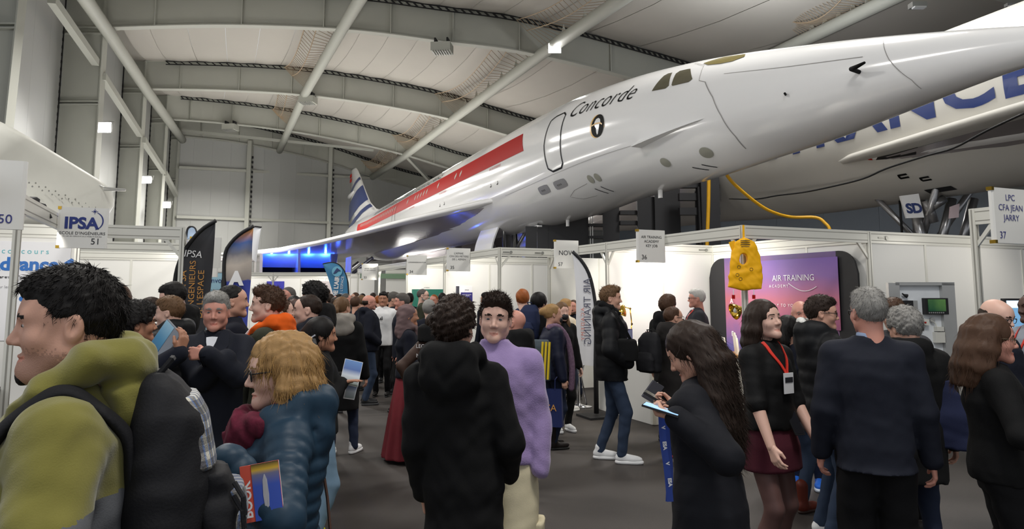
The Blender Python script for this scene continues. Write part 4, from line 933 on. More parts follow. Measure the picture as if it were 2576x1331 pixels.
# ------------------------------------------------------------------ feather flags
def flag(label, d, pole, free, stops, texts, base_d=None, pole_m=M_black, lo=0, hi=1, cloud=.1, pole_r=.022, dark_edge=.035):
    """pole/free: pixel outlines of the pole edge and the free edge, top to bottom"""
    n = 22
    def res(q, n):
        q = [Vector((x, y, 0)) for x, y in q]; s = smooth_line(q, 8); L = [0]
        for a, b in zip(s[:-1], s[1:]): L.append(L[-1]+(b-a).length)
        return [(float(np.interp(L[-1]*i/n, L, [p.x for p in s])), float(np.interp(L[-1]*i/n, L, [p.y for p in s]))) for i in range(n+1)]
    A, B = res(pole, n), res(free, n)
    base = P(pole[-1][0], 700, d); base.z = 0
    t = thing('feather_flag', label, 'flag', base); mb = MB(); m_ = 10; rows = []
    for (xa, ya), (xb, yb) in zip(A, B):
        row = []
        for j in range(m_+1):
            f = j/m_; p = P(xa+(xb-xa)*f, ya+(yb-ya)*f, d)-base; p.y += .018*math.sin(f*7+ya*.02)*f; row.append(p)
        rows.append(row)
    for k, off in ((0, 0), (1, .004)):
        o_ = len(mb.v); mb.v += [tuple(p+Vector((0, off, 0))) for r in rows for p in r]
        for i in range(n):
            for j in range(m_):
                q = (o_+i*(m_+1)+j, o_+i*(m_+1)+j+1, o_+(i+1)*(m_+1)+j+1, o_+(i+1)*(m_+1)+j); mb.f.append(q if k == 0 else q[::-1]); mb.m.append(0)
    fm = grad_mat('flag_print_%d' % len(MATS), stops, lo=lo, hi=hi, cloud=cloud, rough=.6)
    cl = mb.build('banner', fm, t, True)
    pp = [P(x, y, d)-base for x, y in A]; pp.append(Vector((pp[-1].x, pp[-1].y, .05)))
    MB().tube(pp, [pole_r*.7]*(len(pp)//2)+[pole_r]*(len(pp)-len(pp)//2), 8).build('pole', pole_m, t, True)
    MB().box((pp[-1].x, pp[-1].y, .015), (.42, .42, .03), rz=.4).build('foot_plate', M_black, t)
    for txt, sz, px, py, ang, m, kw in texts:
        a = math.radians(ang); r = Vector((math.cos(a), 0, math.sin(a))); u = Vector((-math.sin(a), 0, math.cos(a)))
        if kw.pop('mirror', False): r = -r
        put_text(txt, sz, P(px, py, d)-base+Vector((0, -.03, 0)), r, u, m, t, **kw)
    return t, base
M_orange = mat('orange_print', srgb(206, 146, 70), .5)
flag('dark feather flag with orange lettering and IPSA logo', 9.6, [(543, 555), (505, 580), (470, 622), (450, 662), (440, 706), (434, 780), (432, 900)], [(543, 556), (540, 600), (534, 670), (526, 750), (520, 800), (514, 920)], [(0, (24, 26, 44)), (.25, (40, 40, 48)), (1, (50, 50, 54))],
     [("L'IPSA", .13, 463, 712, 90, M_orange, {}), ('INGENIEURS', .115, 486, 716, 90, M_orange, {}), ("DE L'ESPACE", .115, 507, 740, 90, M_orange, {}), ('IPSA', .13, 488, 640, -5, M_paper, {'shear': .1})], lo=0, hi=2.4, pole_r=.04)
flag('feather flag printed with a photo in yellow and stone tones over blue', 12, [(638, 569), (605, 588), (580, 612), (566, 640), (563, 700), (562, 860)], [(638, 570), (634, 620), (632, 680), (626, 760), (620, 870)], [(0, (48, 62, 150)), (.62, (52, 66, 158)), (.63, (150, 140, 135)), (.74, (190, 180, 170)), (.8, (110, 110, 120)), (.86, (60, 90, 150)), (.92, (190, 130, 80)), (1, (196, 186, 90))],
     [('A', .3, 596, 702, 0, M_paper, {'bold': .02})], lo=.3, hi=2.9, cloud=.16, pole_r=.045)
flag('narrow white feather flag just behind the photo flag', 13.5, [(658, 572), (640, 570), (628, 575), (622, 640)], [(658, 573), (653, 600), (648, 630), (644, 660)], [(0, (226, 226, 228)), (1, (236, 236, 238))], [])
flag('small pale blue feather flag tip behind the dark one', 15, [(497, 598), (492, 576), (482, 570), (472, 576), (468, 600)], [(497, 600), (492, 600), (484, 601), (476, 602), (470, 603)], [(0, (120, 150, 190)), (1, (170, 190, 215))], [])
fb, bb = flag('blue feather flag with a round bird emblem and white lettering', 21, [(812, 664), (836, 660), (856, 668), (870, 690), (876, 720), (878, 790)], [(812, 666), (822, 690), (830, 715), (838, 740), (846, 765), (852, 790)], [(0, (36, 84, 140)), (1, (70, 140, 185))],
     [("DE L'AIR", .17, 847, 722, 86, M_paper, {'bold': .01}), ("ET DE L'ESPACE", .11, 860, 728, 86, M_paper, {})])
MB().lathe([(.15, 0), (.15, .01)], n=24).build('emblem', mat('pale_emblem', srgb(120, 190, 220), .5), fb).matrix_local = Matrix.Translation(P(848, 683, 20.94)-bb) @ Matrix.Rotation(math.pi/2, 4, 'X')
q = [P(x, y, 20.9)-bb for x, y in ((838, 689), (842, 682), (848, 674), (858, 682), (850, 682), (846, 687))]; MB().prism(q, (0, .01, 0)).build('emblem_bird', M_navy, fb)
M_slate = mat('slate_print', srgb(96, 98, 116), .5)
flag('tall white feather flag with mirrored lettering and black pole', 10.25, [(1440, 633), (1462, 655), (1482, 690), (1495, 745), (1500, 810), (1499, 922)], [(1441, 644), (1446, 690), (1449, 740), (1449, 800), (1446, 860), (1444, 916)], [(0, (226, 226, 230)), (1, (238, 238, 240))],
     [('AIR TRAINING', .145, 1478, 783, 90, M_slate, {'mirror': True}), ('ACADEMY', .07, 1466, 815, 90, mat('salmon_print', srgb(216, 120, 100), .5), {'mirror': True, 'space': 1.6})], pole_r=.035)
t = thing('roll_up_banner', 'pale blue roll-up banner between the two feather flags', 'banner', (P(539, 700, 13).x, 13, 0))
MB().box((0, 0, 1.1), (.42, .01, 2.0)).build('sheet', mat('pale_blue_print', srgb(150, 190, 208), .5), t); MB().box((0, 0, .04), (.46, .14, .08)).build('cassette', M_galv, t); MB().box((0, 0, 2.1), (.43, .02, .02)).build('top_bar', M_galv, t)
put_text('hanvol', .13, (0, -.008, 1.95), (1, 0, 0), (0, 0, 1), M_navy, t); put_text("L'industrie aéronautique\net le transport aérien\nc'est possible", .033, (0, -.008, 1.75), (1, 0, 0), (0, 0, 1), M_print, t)
# ------------------------------------------------------------------ implicit surfaces -> meshes
f32 = np.float32
class Vol:
    def __init__(s, h): s.h = h; s.ops = []
    def _add(s, fn, lo, hi, k, mode='u'): s.ops.append((fn, np.array(lo, float), np.array(hi, float), k, mode)); return s
    def cone(s, a, b, ra, rb=None, k=.02, flat=None, rib=None, mode='u'):
        """tapered capsule; flat=(axis, factor) thins it along an axis; rib=(pitch, amp) quilts it"""
        a = np.array(a, float); b = np.array(b, float); rb = ra if rb is None else rb; ab = b-a; L2 = max((ab**2).sum(), 1e-9); L = L2**.5; m = max(ra, rb)+(rib[1] if rib else 0)
        def fn(X, Y, Z):
            t = np.clip(((X-a[0])*ab[0]+(Y-a[1])*ab[1]+(Z-a[2])*ab[2])/L2, 0, 1)
            qx, qy, qz = X-a[0]-t*ab[0], Y-a[1]-t*ab[1], Z-a[2]-t*ab[2]
            if flat:
                n, f = np.array(flat[0], float), flat[1]; n = n/np.linalg.norm(n); e = (qx*n[0]+qy*n[1]+qz*n[2])*(1/f-1)
                qx, qy, qz = qx+e*n[0], qy+e*n[1], qz+e*n[2]
            r = ra+(rb-ra)*t
            if rib: r = r+rib[1]*(np.abs(np.sin(np.pi*t*L/rib[0]+.4))**.55-.5)
            return np.sqrt(qx*qx+qy*qy+qz*qz)-r
        return s._add(fn, np.minimum(a, b)-m, np.maximum(a, b)+m, k, mode)
    def chain(s, pts, rs, k=.02, **kw):
        for i in range(len(pts)-1): s.cone(pts[i], pts[i+1], rs[i], rs[i+1], k, **kw)
        return s
    def ell(s, c, r, k=.02, mode='u', rot=None):
        c = np.array(c, float); r = np.array(r, float); m = r.max(); Ri = None if rot is None else np.array(rot).T
        def fn(X, Y, Z):
            x, y, z = X-c[0], Y-c[1], Z-c[2]
            if Ri is not None: x, y, z = Ri[0, 0]*x+Ri[0, 1]*y+Ri[0, 2]*z, Ri[1, 0]*x+Ri[1, 1]*y+Ri[1, 2]*z, Ri[2, 0]*x+Ri[2, 1]*y+Ri[2, 2]*z
            x, y, z = x/r[0], y/r[1], z/r[2]; k0 = np.sqrt(x*x+y*y+z*z); k1 = np.sqrt((x/r[0])**2+(y/r[1])**2+(z/r[2])**2)+1e-9
            return k0*(k0-1)/k1
        lo, hi = (c-m, c+m) if Ri is not None else (c-r, c+r)
        return s._add(fn, lo, hi, k, mode)
    def loft(s, prof, k=.02, rib=None, p=2.2, mode='u', fold=None):
        """prof rows (z, cx, cy, a, b) bottom to top: elliptic sections"""
        pr = np.array(prof, float); zs = pr[:, 0]; mg = pr[:, 3:].max(1)
        def fn(X, Y, Z):
            z = Z.ravel(); ip = [np.interp(z, zs, pr[:, i]).astype(f32).reshape(1, 1, -1) for i in range(1, 5)]
            if rib:
                g = (rib[1]*(np.abs(np.sin(np.pi*z/rib[0]))**.55-.5)).astype(f32).reshape(1, 1, -1); ip[2] = ip[2]+g; ip[3] = ip[3]+g
            x, y = X-ip[0], Y-ip[1]
            if fold is not None:
                th = np.arctan2(y, x+1e-6); w = np.clip((fold[3]-Z)/max(fold[3]-zs[0], 1e-3), 0, 1)
                g = fold[1]*w*np.sin(fold[0]*th+fold[2]+.8*np.sin(th*3)); x, y = x*(1-g/ip[2]), y*(1-g/ip[3])
            u = (np.abs(x)/ip[2])**p+(np.abs(y)/ip[3])**p
            d = (u**(1/p)-1)*np.minimum(ip[2], ip[3])
            return np.maximum(np.maximum(d, zs[0]-Z), Z-zs[-1])
        lo = (( pr[:, 1]-pr[:, 3]).min()-.02, (pr[:, 2]-pr[:, 4]).min()-.02, zs[0]); hi = ((pr[:, 1]+pr[:, 3]).max()+.02, (pr[:, 2]+pr[:, 4]).max()+.02, zs[-1])
        return s._add(fn, lo, hi, k, mode)
    def half(s, n, o):
        """keep only the side where (p-o).n < 0"""
        n = np.array(n, float); n /= np.linalg.norm(n); o = np.array(o, float)
        return s._add(lambda X, Y, Z: (X-o[0])*n[0]+(Y-o[1])*n[1]+(Z-o[2])*n[2], [-9]*3, [9]*3, 0, 'i')
    def waves(s, amp, freq, seed=0, n=3, aniso=(1, 1, 1)):
        rg = np.random.default_rng(seed); D = [rg.normal(size=3)*np.array(aniso) for _ in range(2*n)]; D = [d/np.linalg.norm(d) for d in D]; ph = rg.uniform(0, 6.28, 2*n)
        def fn(X, Y, Z):
            o = 0
            for i in range(n):
                d, e = D[2*i], D[2*i+1]; q = freq*(1+.45*i)
                o = o+np.sin((X*d[0]+Y*d[1]+Z*d[2])*q+ph[2*i]+1.6*np.sin((X*e[0]+Y*e[1]+Z*e[2])*q*.6+ph[2*i+1]))/(1+.45*i)
            return o*amp/n*1.4
        return s._add(fn, [-9]*3, [9]*3, 0, 'd')
    def disp(s, fn): return s._add(fn, [-9]*3, [9]*3, 0, 'd')
    def mesh(s):
        h = s.h; us = [o for o in s.ops if o[4] == 'u']
        lo = np.min([o[1] for o in us], 0)-3*h-.012; hi = np.max([o[2] for o in us], 0)+3*h+.012
        n = np.ceil((hi-lo)/h).astype(int)+1; ax = [(lo[i]+h*np.arange(n[i])).astype(f32) for i in range(3)]
        D = np.full(n, 1., f32)
        for fn, l, u, k, mode in s.ops:
            mg = k+3*h+.01; a = np.clip(np.floor((l-mg-lo)/h).astype(int), 0, n); b = np.clip(np.ceil((u+mg-lo)/h).astype(int)+1, 0, n)
            if (b <= a).any(): continue
            sl = tuple(slice(a[i], b[i]) for i in range(3))
            d = fn(ax[0][sl[0]].reshape(-1, 1, 1), ax[1][sl[1]].reshape(1, -1, 1), ax[2][sl[2]].reshape(1, 1, -1)).astype(f32); O = D[sl]
            if mode == 'u':
                if k > 0: q = np.maximum(k-np.abs(O-d), 0)/k; D[sl] = np.minimum(O, d)-q*q*k*.25
                else: D[sl] = np.minimum(O, d)
            elif mode == 's':
                d = -d; q = np.maximum(k-np.abs(O-d), 0)/max(k, 1e-6); D[sl] = np.maximum(O, d)+q*q*k*.25
            elif mode == 'i': D[sl] = np.maximum(O, d)
            else: D[sl] = O+d
        return nets(D, lo, h)
def nets(D, lo, h):
    """surface nets: one vertex per cell that the surface crosses, one quad per crossed grid edge"""
    n = np.array(D.shape)-1; I = D < 0
    c = [(i, j, k) for i in (0, 1) for j in (0, 1) for k in (0, 1)]
    cnt = sum(I[i:i+n[0], j:j+n[1], k:k+n[2]].astype(np.int8) for i, j, k in c); act = (cnt > 0) & (cnt < 8)
    idx = np.argwhere(act); N = len(idx)
    if N == 0: return np.zeros((0, 3)), np.zeros((0, 4), int)
    vid = np.full(act.shape, -1, np.int64); vid[act] = np.arange(N)
    vals = {q: D[idx[:, 0]+q[0], idx[:, 1]+q[1], idx[:, 2]+q[2]] for q in c}
    S = np.zeros((N, 3)); W = np.zeros(N)
    for p in c:
        for a in range(3):
            if p[a]: continue
            q = list(p); q[a] = 1; q = tuple(q); v0, v1 = vals[p], vals[q]; m = (v0 < 0) != (v1 < 0); t = np.where(m, v0/(v0-v1+1e-12), 0)
            pt = np.array(p, float)[None]+0*S; pt[:, a] += t; S += pt*m[:, None]; W += m
    V = (idx+S/W[:, None])*h+lo; F = []
    for a in range(3):
        b, e = (a+1) % 3, (a+2) % 3; s0 = [slice(None)]*3; s1 = [slice(None)]*3; s0[a] = slice(0, -1); s1[a] = slice(1, None)
        A, B = I[tuple(s0)], I[tuple(s1)]
        for cond, fl in ((A & ~B, False), (~A & B, True)):
            g = np.argwhere(cond); g = g[(g[:, b] > 0) & (g[:, e] > 0) & (g[:, b] < D.shape[b]-1) & (g[:, e] < D.shape[e]-1)]
            if not len(g): continue
            def at(db, de):
                q = g.copy(); q[:, b] -= db; q[:, e] -= de; return vid[q[:, 0], q[:, 1], q[:, 2]]
            Q = np.stack([at(1, 1), at(0, 1), at(0, 0), at(1, 0)], 1); F.append(Q[:, ::-1] if fl else Q)
    F = np.concatenate(F); return V, F[(F >= 0).all(1)]
def np_mesh(name, V, F, mats, parent, mi=None, smooth=True, T=None):
    me = bpy.data.meshes.new(name); n = len(F); k = F.shape[1] if n else 4
    me.vertices.add(len(V)); me.vertices.foreach_set('co', np.asarray(V, f32).ravel()); me.loops.add(n*k); me.polygons.add(n)
    lp = F.ravel()
    me.loops.foreach_set('vertex_index', lp.astype(np.int32)); me.polygons.foreach_set('loop_start', np.arange(0, n*k, k, dtype=np.int32)); 
    try: me.polygons.foreach_set('loop_total', np.full(n, k, np.int32))
    except Exception: pass
    if T is not None and len(T):      # extra triangles (hair strands) joined in the same mesh
        pass
    me.update(calc_edges=True)
    return fin(me, name, mats, parent, smooth, None if mi is None else np.asarray(mi, np.int32))
def mesh_obj(name, V, F, mats, parent, mi=None):
    return np_mesh(name, V, F, mats, parent, mi)
def smoothv(V, F, it=1, lam=.5):
    if not len(F): return V
    for _ in range(it):
        A = np.zeros_like(V); c = np.zeros(len(V))
        for i in range(4):
            a, b = F[:, i], F[:, (i+1) % 4]; np.add.at(A, a, V[b]); np.add.at(c, a, 1); np.add.at(A, b, V[a]); np.add.at(c, b, 1)
        V = V+lam*(A/np.maximum(c, 1)[:, None]-V)
    return V
def rotm(yaw=0, pitch=0, roll=0):
    """degrees; yaw turns left (+), pitch nods down (+), roll tilts to the right shoulder (+)"""
    return np.array((Matrix.Rotation(math.radians(yaw), 3, 'Z') @ Matrix.Rotation(math.radians(-pitch), 3, 'X') @ Matrix.Rotation(math.radians(roll), 3, 'Y')))
# ------------------------------------------------------------------ head, hand and shoe shapes
CACHE = {}
def head_geo(sex='m', h=.006, fat=0.):
    key = ('head', sex, h, fat)
    if key in CACHE: return CACHE[key]
    m = sex == 'm'; v = Vol(h)
    v.ell((0, -.014, .055), (.076, .098, .088), 0); v.ell((0, .022, .008), (.063+fat*.4, .073, .09), .03)
    v.ell((0, .048, .062), (.055, .042, .05), .03)
    jw = .046 if m else .041
    for s in (-1, 1):
        v.cone((s*(jw+fat*.5), .004, -.036), (s*.012, .076, -.07), .026+fat*.5, .018, .03)
        v.ell((s*.038, .06, -.004), (.024+fat*.3, .024, .024), .025)
    v.ell((0, .08, -.07), (.02, .016, .017), .02)
    v.cone((-.034, .077, .05), (.034, .077, .05), .0125 if m else .009, None, .02)
    for s in (-1, 1): v.ell((s*.031, .1, .031), (.019, .018, .0125), .012, 's')
    for s in (-1, 1): v.ell((s*.031, .0765, .031), (.0145, .0125, .0115), .004)
    v.cone((0, .084, .042), (0, .107, .004), .0075, .0095, .012); v.ell((0, .11, -.004), (.0105, .011, .0095), .008)
    for s in (-1, 1): v.ell((s*.0125, .099, -.008), (.008, .01, .0075), .006)
    for s in (-1, 1):
        v.chain([(0, .0945, -.0388), (s*.013, .0905, -.0395), (s*.026, .079, -.0415)], [.0052, .0048, .003], .004); v.chain([(0, .0925, -.0495), (s*.012, .0885, -.0485), (s*.023, .079, -.0440)], [.0062, .0055, .003], .004)
    v.chain([(-.025, .084, -.0425), (0, .1005, -.0445), (.025, .084, -.0425)], [.0016, .0034, .0016], .003, mode='s')
    for s in (-1, 1):
        R = rotm(0, -12, 0); v.ell((s*.079, -.010, .018), (.0085, .0195, .033), .006, rot=R); v.ell((s*.089, -.006, .021), (.0085, .011, .02), .004, 's', rot=R)
    nr = (.055 if m else .046)+fat*.6
    v.cone((0, -.022, -.01), (0, -.045, -.17), nr, nr+.004, .03)
    if fat: v.ell((0, .05, -.085), (.045, .035, .02), .03)
    V, F = v.mesh(); V = smoothv(V, F, 1, .35)
    C = V[F].mean(1); x, y, z = np.abs(C[:, 0]), C[:, 1], C[:, 2]
    mi = np.zeros(len(F), int)
    mi[(x < .024) & (y > .078) & (z < -.0352-.16*x) & (z > -.0545+.42*np.maximum(x-.006, 0))] = 1
    by = .0530-.28*np.maximum(x-.034, 0)-.16*np.maximum(.026-x, 0)
    mi[(x > .011) & (x < .05) & (y > .055) & (np.abs(z-by) < (.0040 if m else .0028))] = 2
    CACHE[key] = (V, F, mi); return CACHE[key]
def hand_geo(pose='relax', h=.0055):
    key = ('hand', pose, h)
    if key in CACHE: return CACHE[key]
    cur = {'relax': (22, 32, 20), 'grip': (52, 62, 35), 'fist': (78, 92, 55), 'flat': (6, 10, 6), 'point': (40, 60, 40)}[pose]
    v = Vol(h); v.cone((0, .005, 0), (0, -.12, 0), .026, .034, .015, flat=((0, 0, 1), .78))
    fx = [(-.028, .082, .068), (-.009, .088, .078), (.0105, .085, .072), (.028, .076, .055)]
    for i, (x, y, L) in enumerate(fx):
        v.cone((x*.55, .01, 0), (x, y, 0), .015, .0108, .012)
        p = np.array((x, y, 0.)); a = 0; sp = math.radians(x*170); c = cur if not (pose == 'point' and i == 0) else (4, 6, 4)
        for j, (fr, r0, r1) in enumerate(((.44, .0098, .0088), (.31, .0088, .0078), (.25, .0078, .0064))):
            a += math.radians(c[j]*(1+.06*i)); q = p+L*fr*np.array((math.sin(sp)*math.cos(a), math.cos(a)*math.cos(sp), -math.sin(a))); v.cone(p, q, r0, r1, .0035); p = q
    t = {'relax': ((-.047, .052, -.014), (-.05, .082, -.028)), 'grip': ((-.044, .05, -.03), (-.03, .074, -.05)), 'fist': ((-.04, .05, -.032), (-.012, .068, -.047)), 'flat': ((-.055, .048, -.006), (-.066, .076, -.01)), 'point': ((-.042, .05, -.03), (-.02, .07, -.045))}[pose]
    v.cone((-.016, .014, -.006), t[0], .016, .0115, .01); v.cone(t[0], t[1], .0115, .0085, .004)
    V, F = v.mesh(); CACHE[key] = (V, F); return CACHE[key]
def shoe_geo(kind='sneaker', h=.008):
    key = ('shoe', kind, h)
    if key in CACHE: return CACHE[key]
    u = Vol(h); so = Vol(h)
    if kind == 'sneaker':
        u.ell((0, -.055, .055), (.037, .055, .05), 0); u.ell((0, .06, .045), (.043, .10, .036), .04); u.cone((0, -.04, .06), (0, -.045, .115), .04, .043, .02); u.cone((0, .02, .07), (0, .1, .052), .024, .018, .02)
        so.loft([(0, 0, .03, .04, .132), (.012, 0, .03, .046, .142), (.034, 0, .03, .045, .14)], p=2.6)
    elif kind == 'boot':
        u.ell((0, -.05, .06), (.04, .06, .055), 0); u.ell((0, .065, .05), (.043, .095, .04), .04); u.cone((0, -.04, .07), (0, -.05, .24), .046, .056, .02)
        so.loft([(0, 0, .03, .038, .13), (.03, 0, .03, .043, .138)], p=2.5)
    else:
        u.ell((0, -.055, .06), (.034, .05, .05), 0); u.ell((0, .06, .043), (.039, .11, .034), .035); u.cone((0, -.05, .06), (0, -.05, .1), .038, .04, .02)
        so.loft([(0, 0, .035, .033, .13), (.026, 0, .035, .038, .137)], p=2.3)
    u.half((0, 0, -1), (0, 0, .02)); CACHE[key] = (u.mesh(), so.mesh()); return CACHE[key]
# ------------------------------------------------------------------ hair
def hair_vol(style, h, seed=0):
    v = Vol(h); cut = lambda o=(0, -.1, -.052), n=(0, .5, -.87): v.half(n, o)
    T = {'crop': .004, 'short': .010, 'curly': .020, 'quiff': .012, 'long': .012, 'bob': .014, 'pony': .006, 'bun': .006, 'fringe': .004, 'afro': .004}.get(style, .01)
    if style == 'fringe':       # hair round a bald head
        v.ell((0, -.03, .03), (.0815, .09, .06), 0); v.half((0, .55, .83), (0, -.03, .072)); v.half((0, .9, -.1), (0, .035, 0)); cut()
        v.waves(.003, 160, seed); return v
    v.ell((0, -.017, .058), (.077+T*(.55 if style in ('short', 'crop', 'quiff') else 1), .101+T*(.6 if style in ('short', 'crop', 'quiff') else 1), .089+T*1.3), 0)
    if style in ('curly',): v.ell((0, .015, .125), (.072, .085, .045), .03)
    if style == 'quiff': v.ell((0, .03, .128), (.06, .06, .034), .03); v.cone((-.045, .062, .115), (.045, .066, .12), .026, .022, .02)
    if style == 'short': v.ell((0, .01, .115), (.064, .085, .042), .03)
    face = (0, .118, -.005) if style not in ('quiff', 'curly') else (0, .122, -.012)
    v.ell(face, (.07, .078, .105), .012, 's')
    if style in ('crop', 'short', 'curly', 'quiff'):
        cut()
        for s in (-1, 1): v.ell((s*.085, .012, .0), (.03, .04, .045), .01, 's')
    elif style in ('long', 'bob', 'pony', 'bun'):
        if style in ('pony', 'bun'): cut((0, -.1, -.045))
        else: v.half((0, 0, -1), (0, 0, -.06))
    return v
def tube_strands(roots, dirs, lens, r, bend, seg=3):
    """tapered three sided strands: returns verts, quads"""
    N = len(roots); up = np.cross(dirs, np.random.default_rng(3).normal(size=(N, 3))); up /= np.linalg.norm(up, axis=1)[:, None]+1e-9; si = np.cross(dirs, up)
    V = []; 
    for j in range(seg+1):
        t = j/seg; c = roots+dirs*(lens*t)[:, None]+bend*(t*t)*lens[:, None]; w = r*(1-t*.92)
        for k in range(3): V.append(c+w*(math.cos(k*2.094)*up+math.sin(k*2.094)*si))
    V = np.stack(V, 1).reshape(-1, 3); F = []
    b = np.arange(N)*3*(seg+1)
    for j in range(seg):
        for k in range(3): F.append(np.stack([b+j*3+k, b+j*3+(k+1) % 3, b+(j+1)*3+(k+1) % 3, b+(j+1)*3+k], 1))
    return V, np.concatenate(F)
def vnormals(V, F):
    n = np.cross(V[F[:, 2]]-V[F[:, 0]], V[F[:, 3]]-V[F[:, 1]]); N = np.zeros_like(V)
    for i in range(4): np.add.at(N, F[:, i], n)
    return N/(np.linalg.norm(N, axis=1)[:, None]+1e-9)
def hair_geo(style, h, seed=0, curl=.004, strands=0, slen=.02, down=.0, drape=None, wave=None):
    """drape: list of (points, radii) locks in head space"""
    key = ('hair', style, h, seed, curl, strands, slen, str(drape))
    if key in CACHE: return CACHE[key]
    v = hair_vol(style, h, seed)
    for pts, rs in (drape or []): v.chain(pts, rs, .02)
    if curl: v.waves(curl, 150 if style not in ('long', 'bob') else 120, seed, 4, (1, 1, 1) if style not in ('long', 'bob', 'pony') else (1, 1, .15))
    V, F = v.mesh()
    if strands and len(V):
        rg = np.random.default_rng(seed); N = vnormals(V, F); ok_ = np.arange(len(V)) if style in ('long', 'bob') else np.where((V[:, 1] < .045) | (V[:, 2] > .112))[0]; i = rg.choice(ok_, strands); p, n = V[i], N[i]
        whorl = np.array((0, -.06, .15)); fl = p-whorl; fl -= (fl*n).sum(1)[:, None]*n; fl /= np.linalg.norm(fl, axis=1)[:, None]+1e-6
        if style in ('long', 'bob'): fl = fl*.3+np.array((0, 0, -1.)); 
        if style in ('quiff',): fl = fl*.4+np.array((0, .25, .4))
        d = fl*.9+n*(.22 if style in ('long', 'bob') else .55)+rg.normal(size=p.shape)*(.28 if style in ('curly', 'quiff') else .10); d /= np.linalg.norm(d, axis=1)[:, None]
        bd = rg.normal(size=p.shape)*.25-n*(.12 if style in ('long', 'bob') else .35)+(np.array((0, 0, -.3)) if style in ('long', 'bob') else 0)
        sv, sf = tube_strands(p-n*.003, d, slen*rg.uniform(.5, 1.2, strands), .0016 if h < .007 else .0028, bd, 2)
        F = np.concatenate([F, sf+len(V)]); V = np.concatenate([V, sv])
    CACHE[key] = (V, F); return V, F
# ------------------------------------------------------------------ materials for people
def skin(tone):
    c = {'pale': (220, 178, 160), 'fair': (204, 156, 134), 'ruddy': (204, 144, 126), 'tan': (172, 122, 96), 'brown': (128, 86, 66), 'dark': (80, 54, 44)}[tone]
    m = mat('skin_'+tone, srgb(*c), .5, var=.07, scale=14, bump=.06, bscale=240)
    if m.node_tree.nodes['Principled BSDF'].inputs['Subsurface Weight'].default_value == 0:
        b = m.node_tree.nodes['Principled BSDF']; b.inputs['Subsurface Weight'].default_value = .08; b.inputs['Subsurface Radius'].default_value = (.01, .004, .002)
    lip = mat('lips_'+tone, tuple(v*f for v, f in zip(srgb(*c), (.9, .66, .64))), .45)
    return m, lip
HAIRC = {'black': (22, 19, 18), 'darkbrown': (44, 32, 25), 'brown': (74, 52, 38), 'lightbrown': (104, 78, 54), 'ginger': (150, 84, 40), 'blond': (158, 124, 80), 'gold': (190, 150, 92), 'grey': (138, 136, 132), 'darkgrey': (84, 80, 76), 'white': (186, 184, 180)}
def hairm(c): return mat('hair_'+c, srgb(*HAIRC[c]), .55, var=.22, scale=260, bump=.12, bscale=300, spec=.22)
def fab(name, rgb, rough=.85, bump=.3, bs=220, var=.12, sc=18, sheen=.0): return mat('fabric_'+name, srgb(*rgb), rough, var=var, scale=sc, bump=bump*.4, bscale=bs, sheen=sheen, spec=.25)
M_eye = mat('eye_white', srgb(186, 178, 172), .25); M_iris = mat('eye_iris', srgb(58, 40, 28), .15); M_irisb = mat('eye_iris_blue', srgb(48, 56, 64), .15)
# ------------------------------------------------------------------ a person
def ik(S, W, l1, l2, pole):
    S, W, pole = (np.array(q, float) for q in (S, W, pole)); d = W-S; L = np.linalg.norm(d); L = min(L, (l1+l2)*.995); d = d/np.linalg.norm(d); W = S+d*L
    a = (l1*l1-l2*l2+L*L)/(2*L); hh = math.sqrt(max(l1*l1-a*a, 0)); p = pole-d*pole.dot(d); p /= np.linalg.norm(p)+1e-9
    return S+d*a+p*hh, W
def lod(d): return .0075 if d < 2 else .009 if d < 3.2 else .0115 if d < 5 else .015 if d < 8 else .021 if d < 14 else .03
def bodyprof(bk=0., belly=0., fem=False, s=1.):
    if fem: P_ = [(.84, .165, .115), (.92, .17, .118), (1.0, .155, .108), (1.08, .130, .095), (1.2, .135, .104), (1.28, .143, .124), (1.36, .135, .1), (1.42, .095, .078), (1.47, .06, .06)]
    else: P_ = [(.84, .158, .112), (.92, .162, .116), (1.0, .152, .11), (1.08, .146, .108), (1.2, .155, .116), (1.29, .165, .124), (1.37, .155, .108), (1.425, .105, .085), (1.475, .066, .064)]
    out = []
    for z, a, b in P_:
        g = bk*(1 if z < 1.40 else .6 if z < 1.46 else .25); e = belly*math.exp(-((z-1.06)/.14)**2)
        out.append([z*s, 0, -.01+e*.5, a*s+g+e*.4, b*s+g+e*.6])
    return out
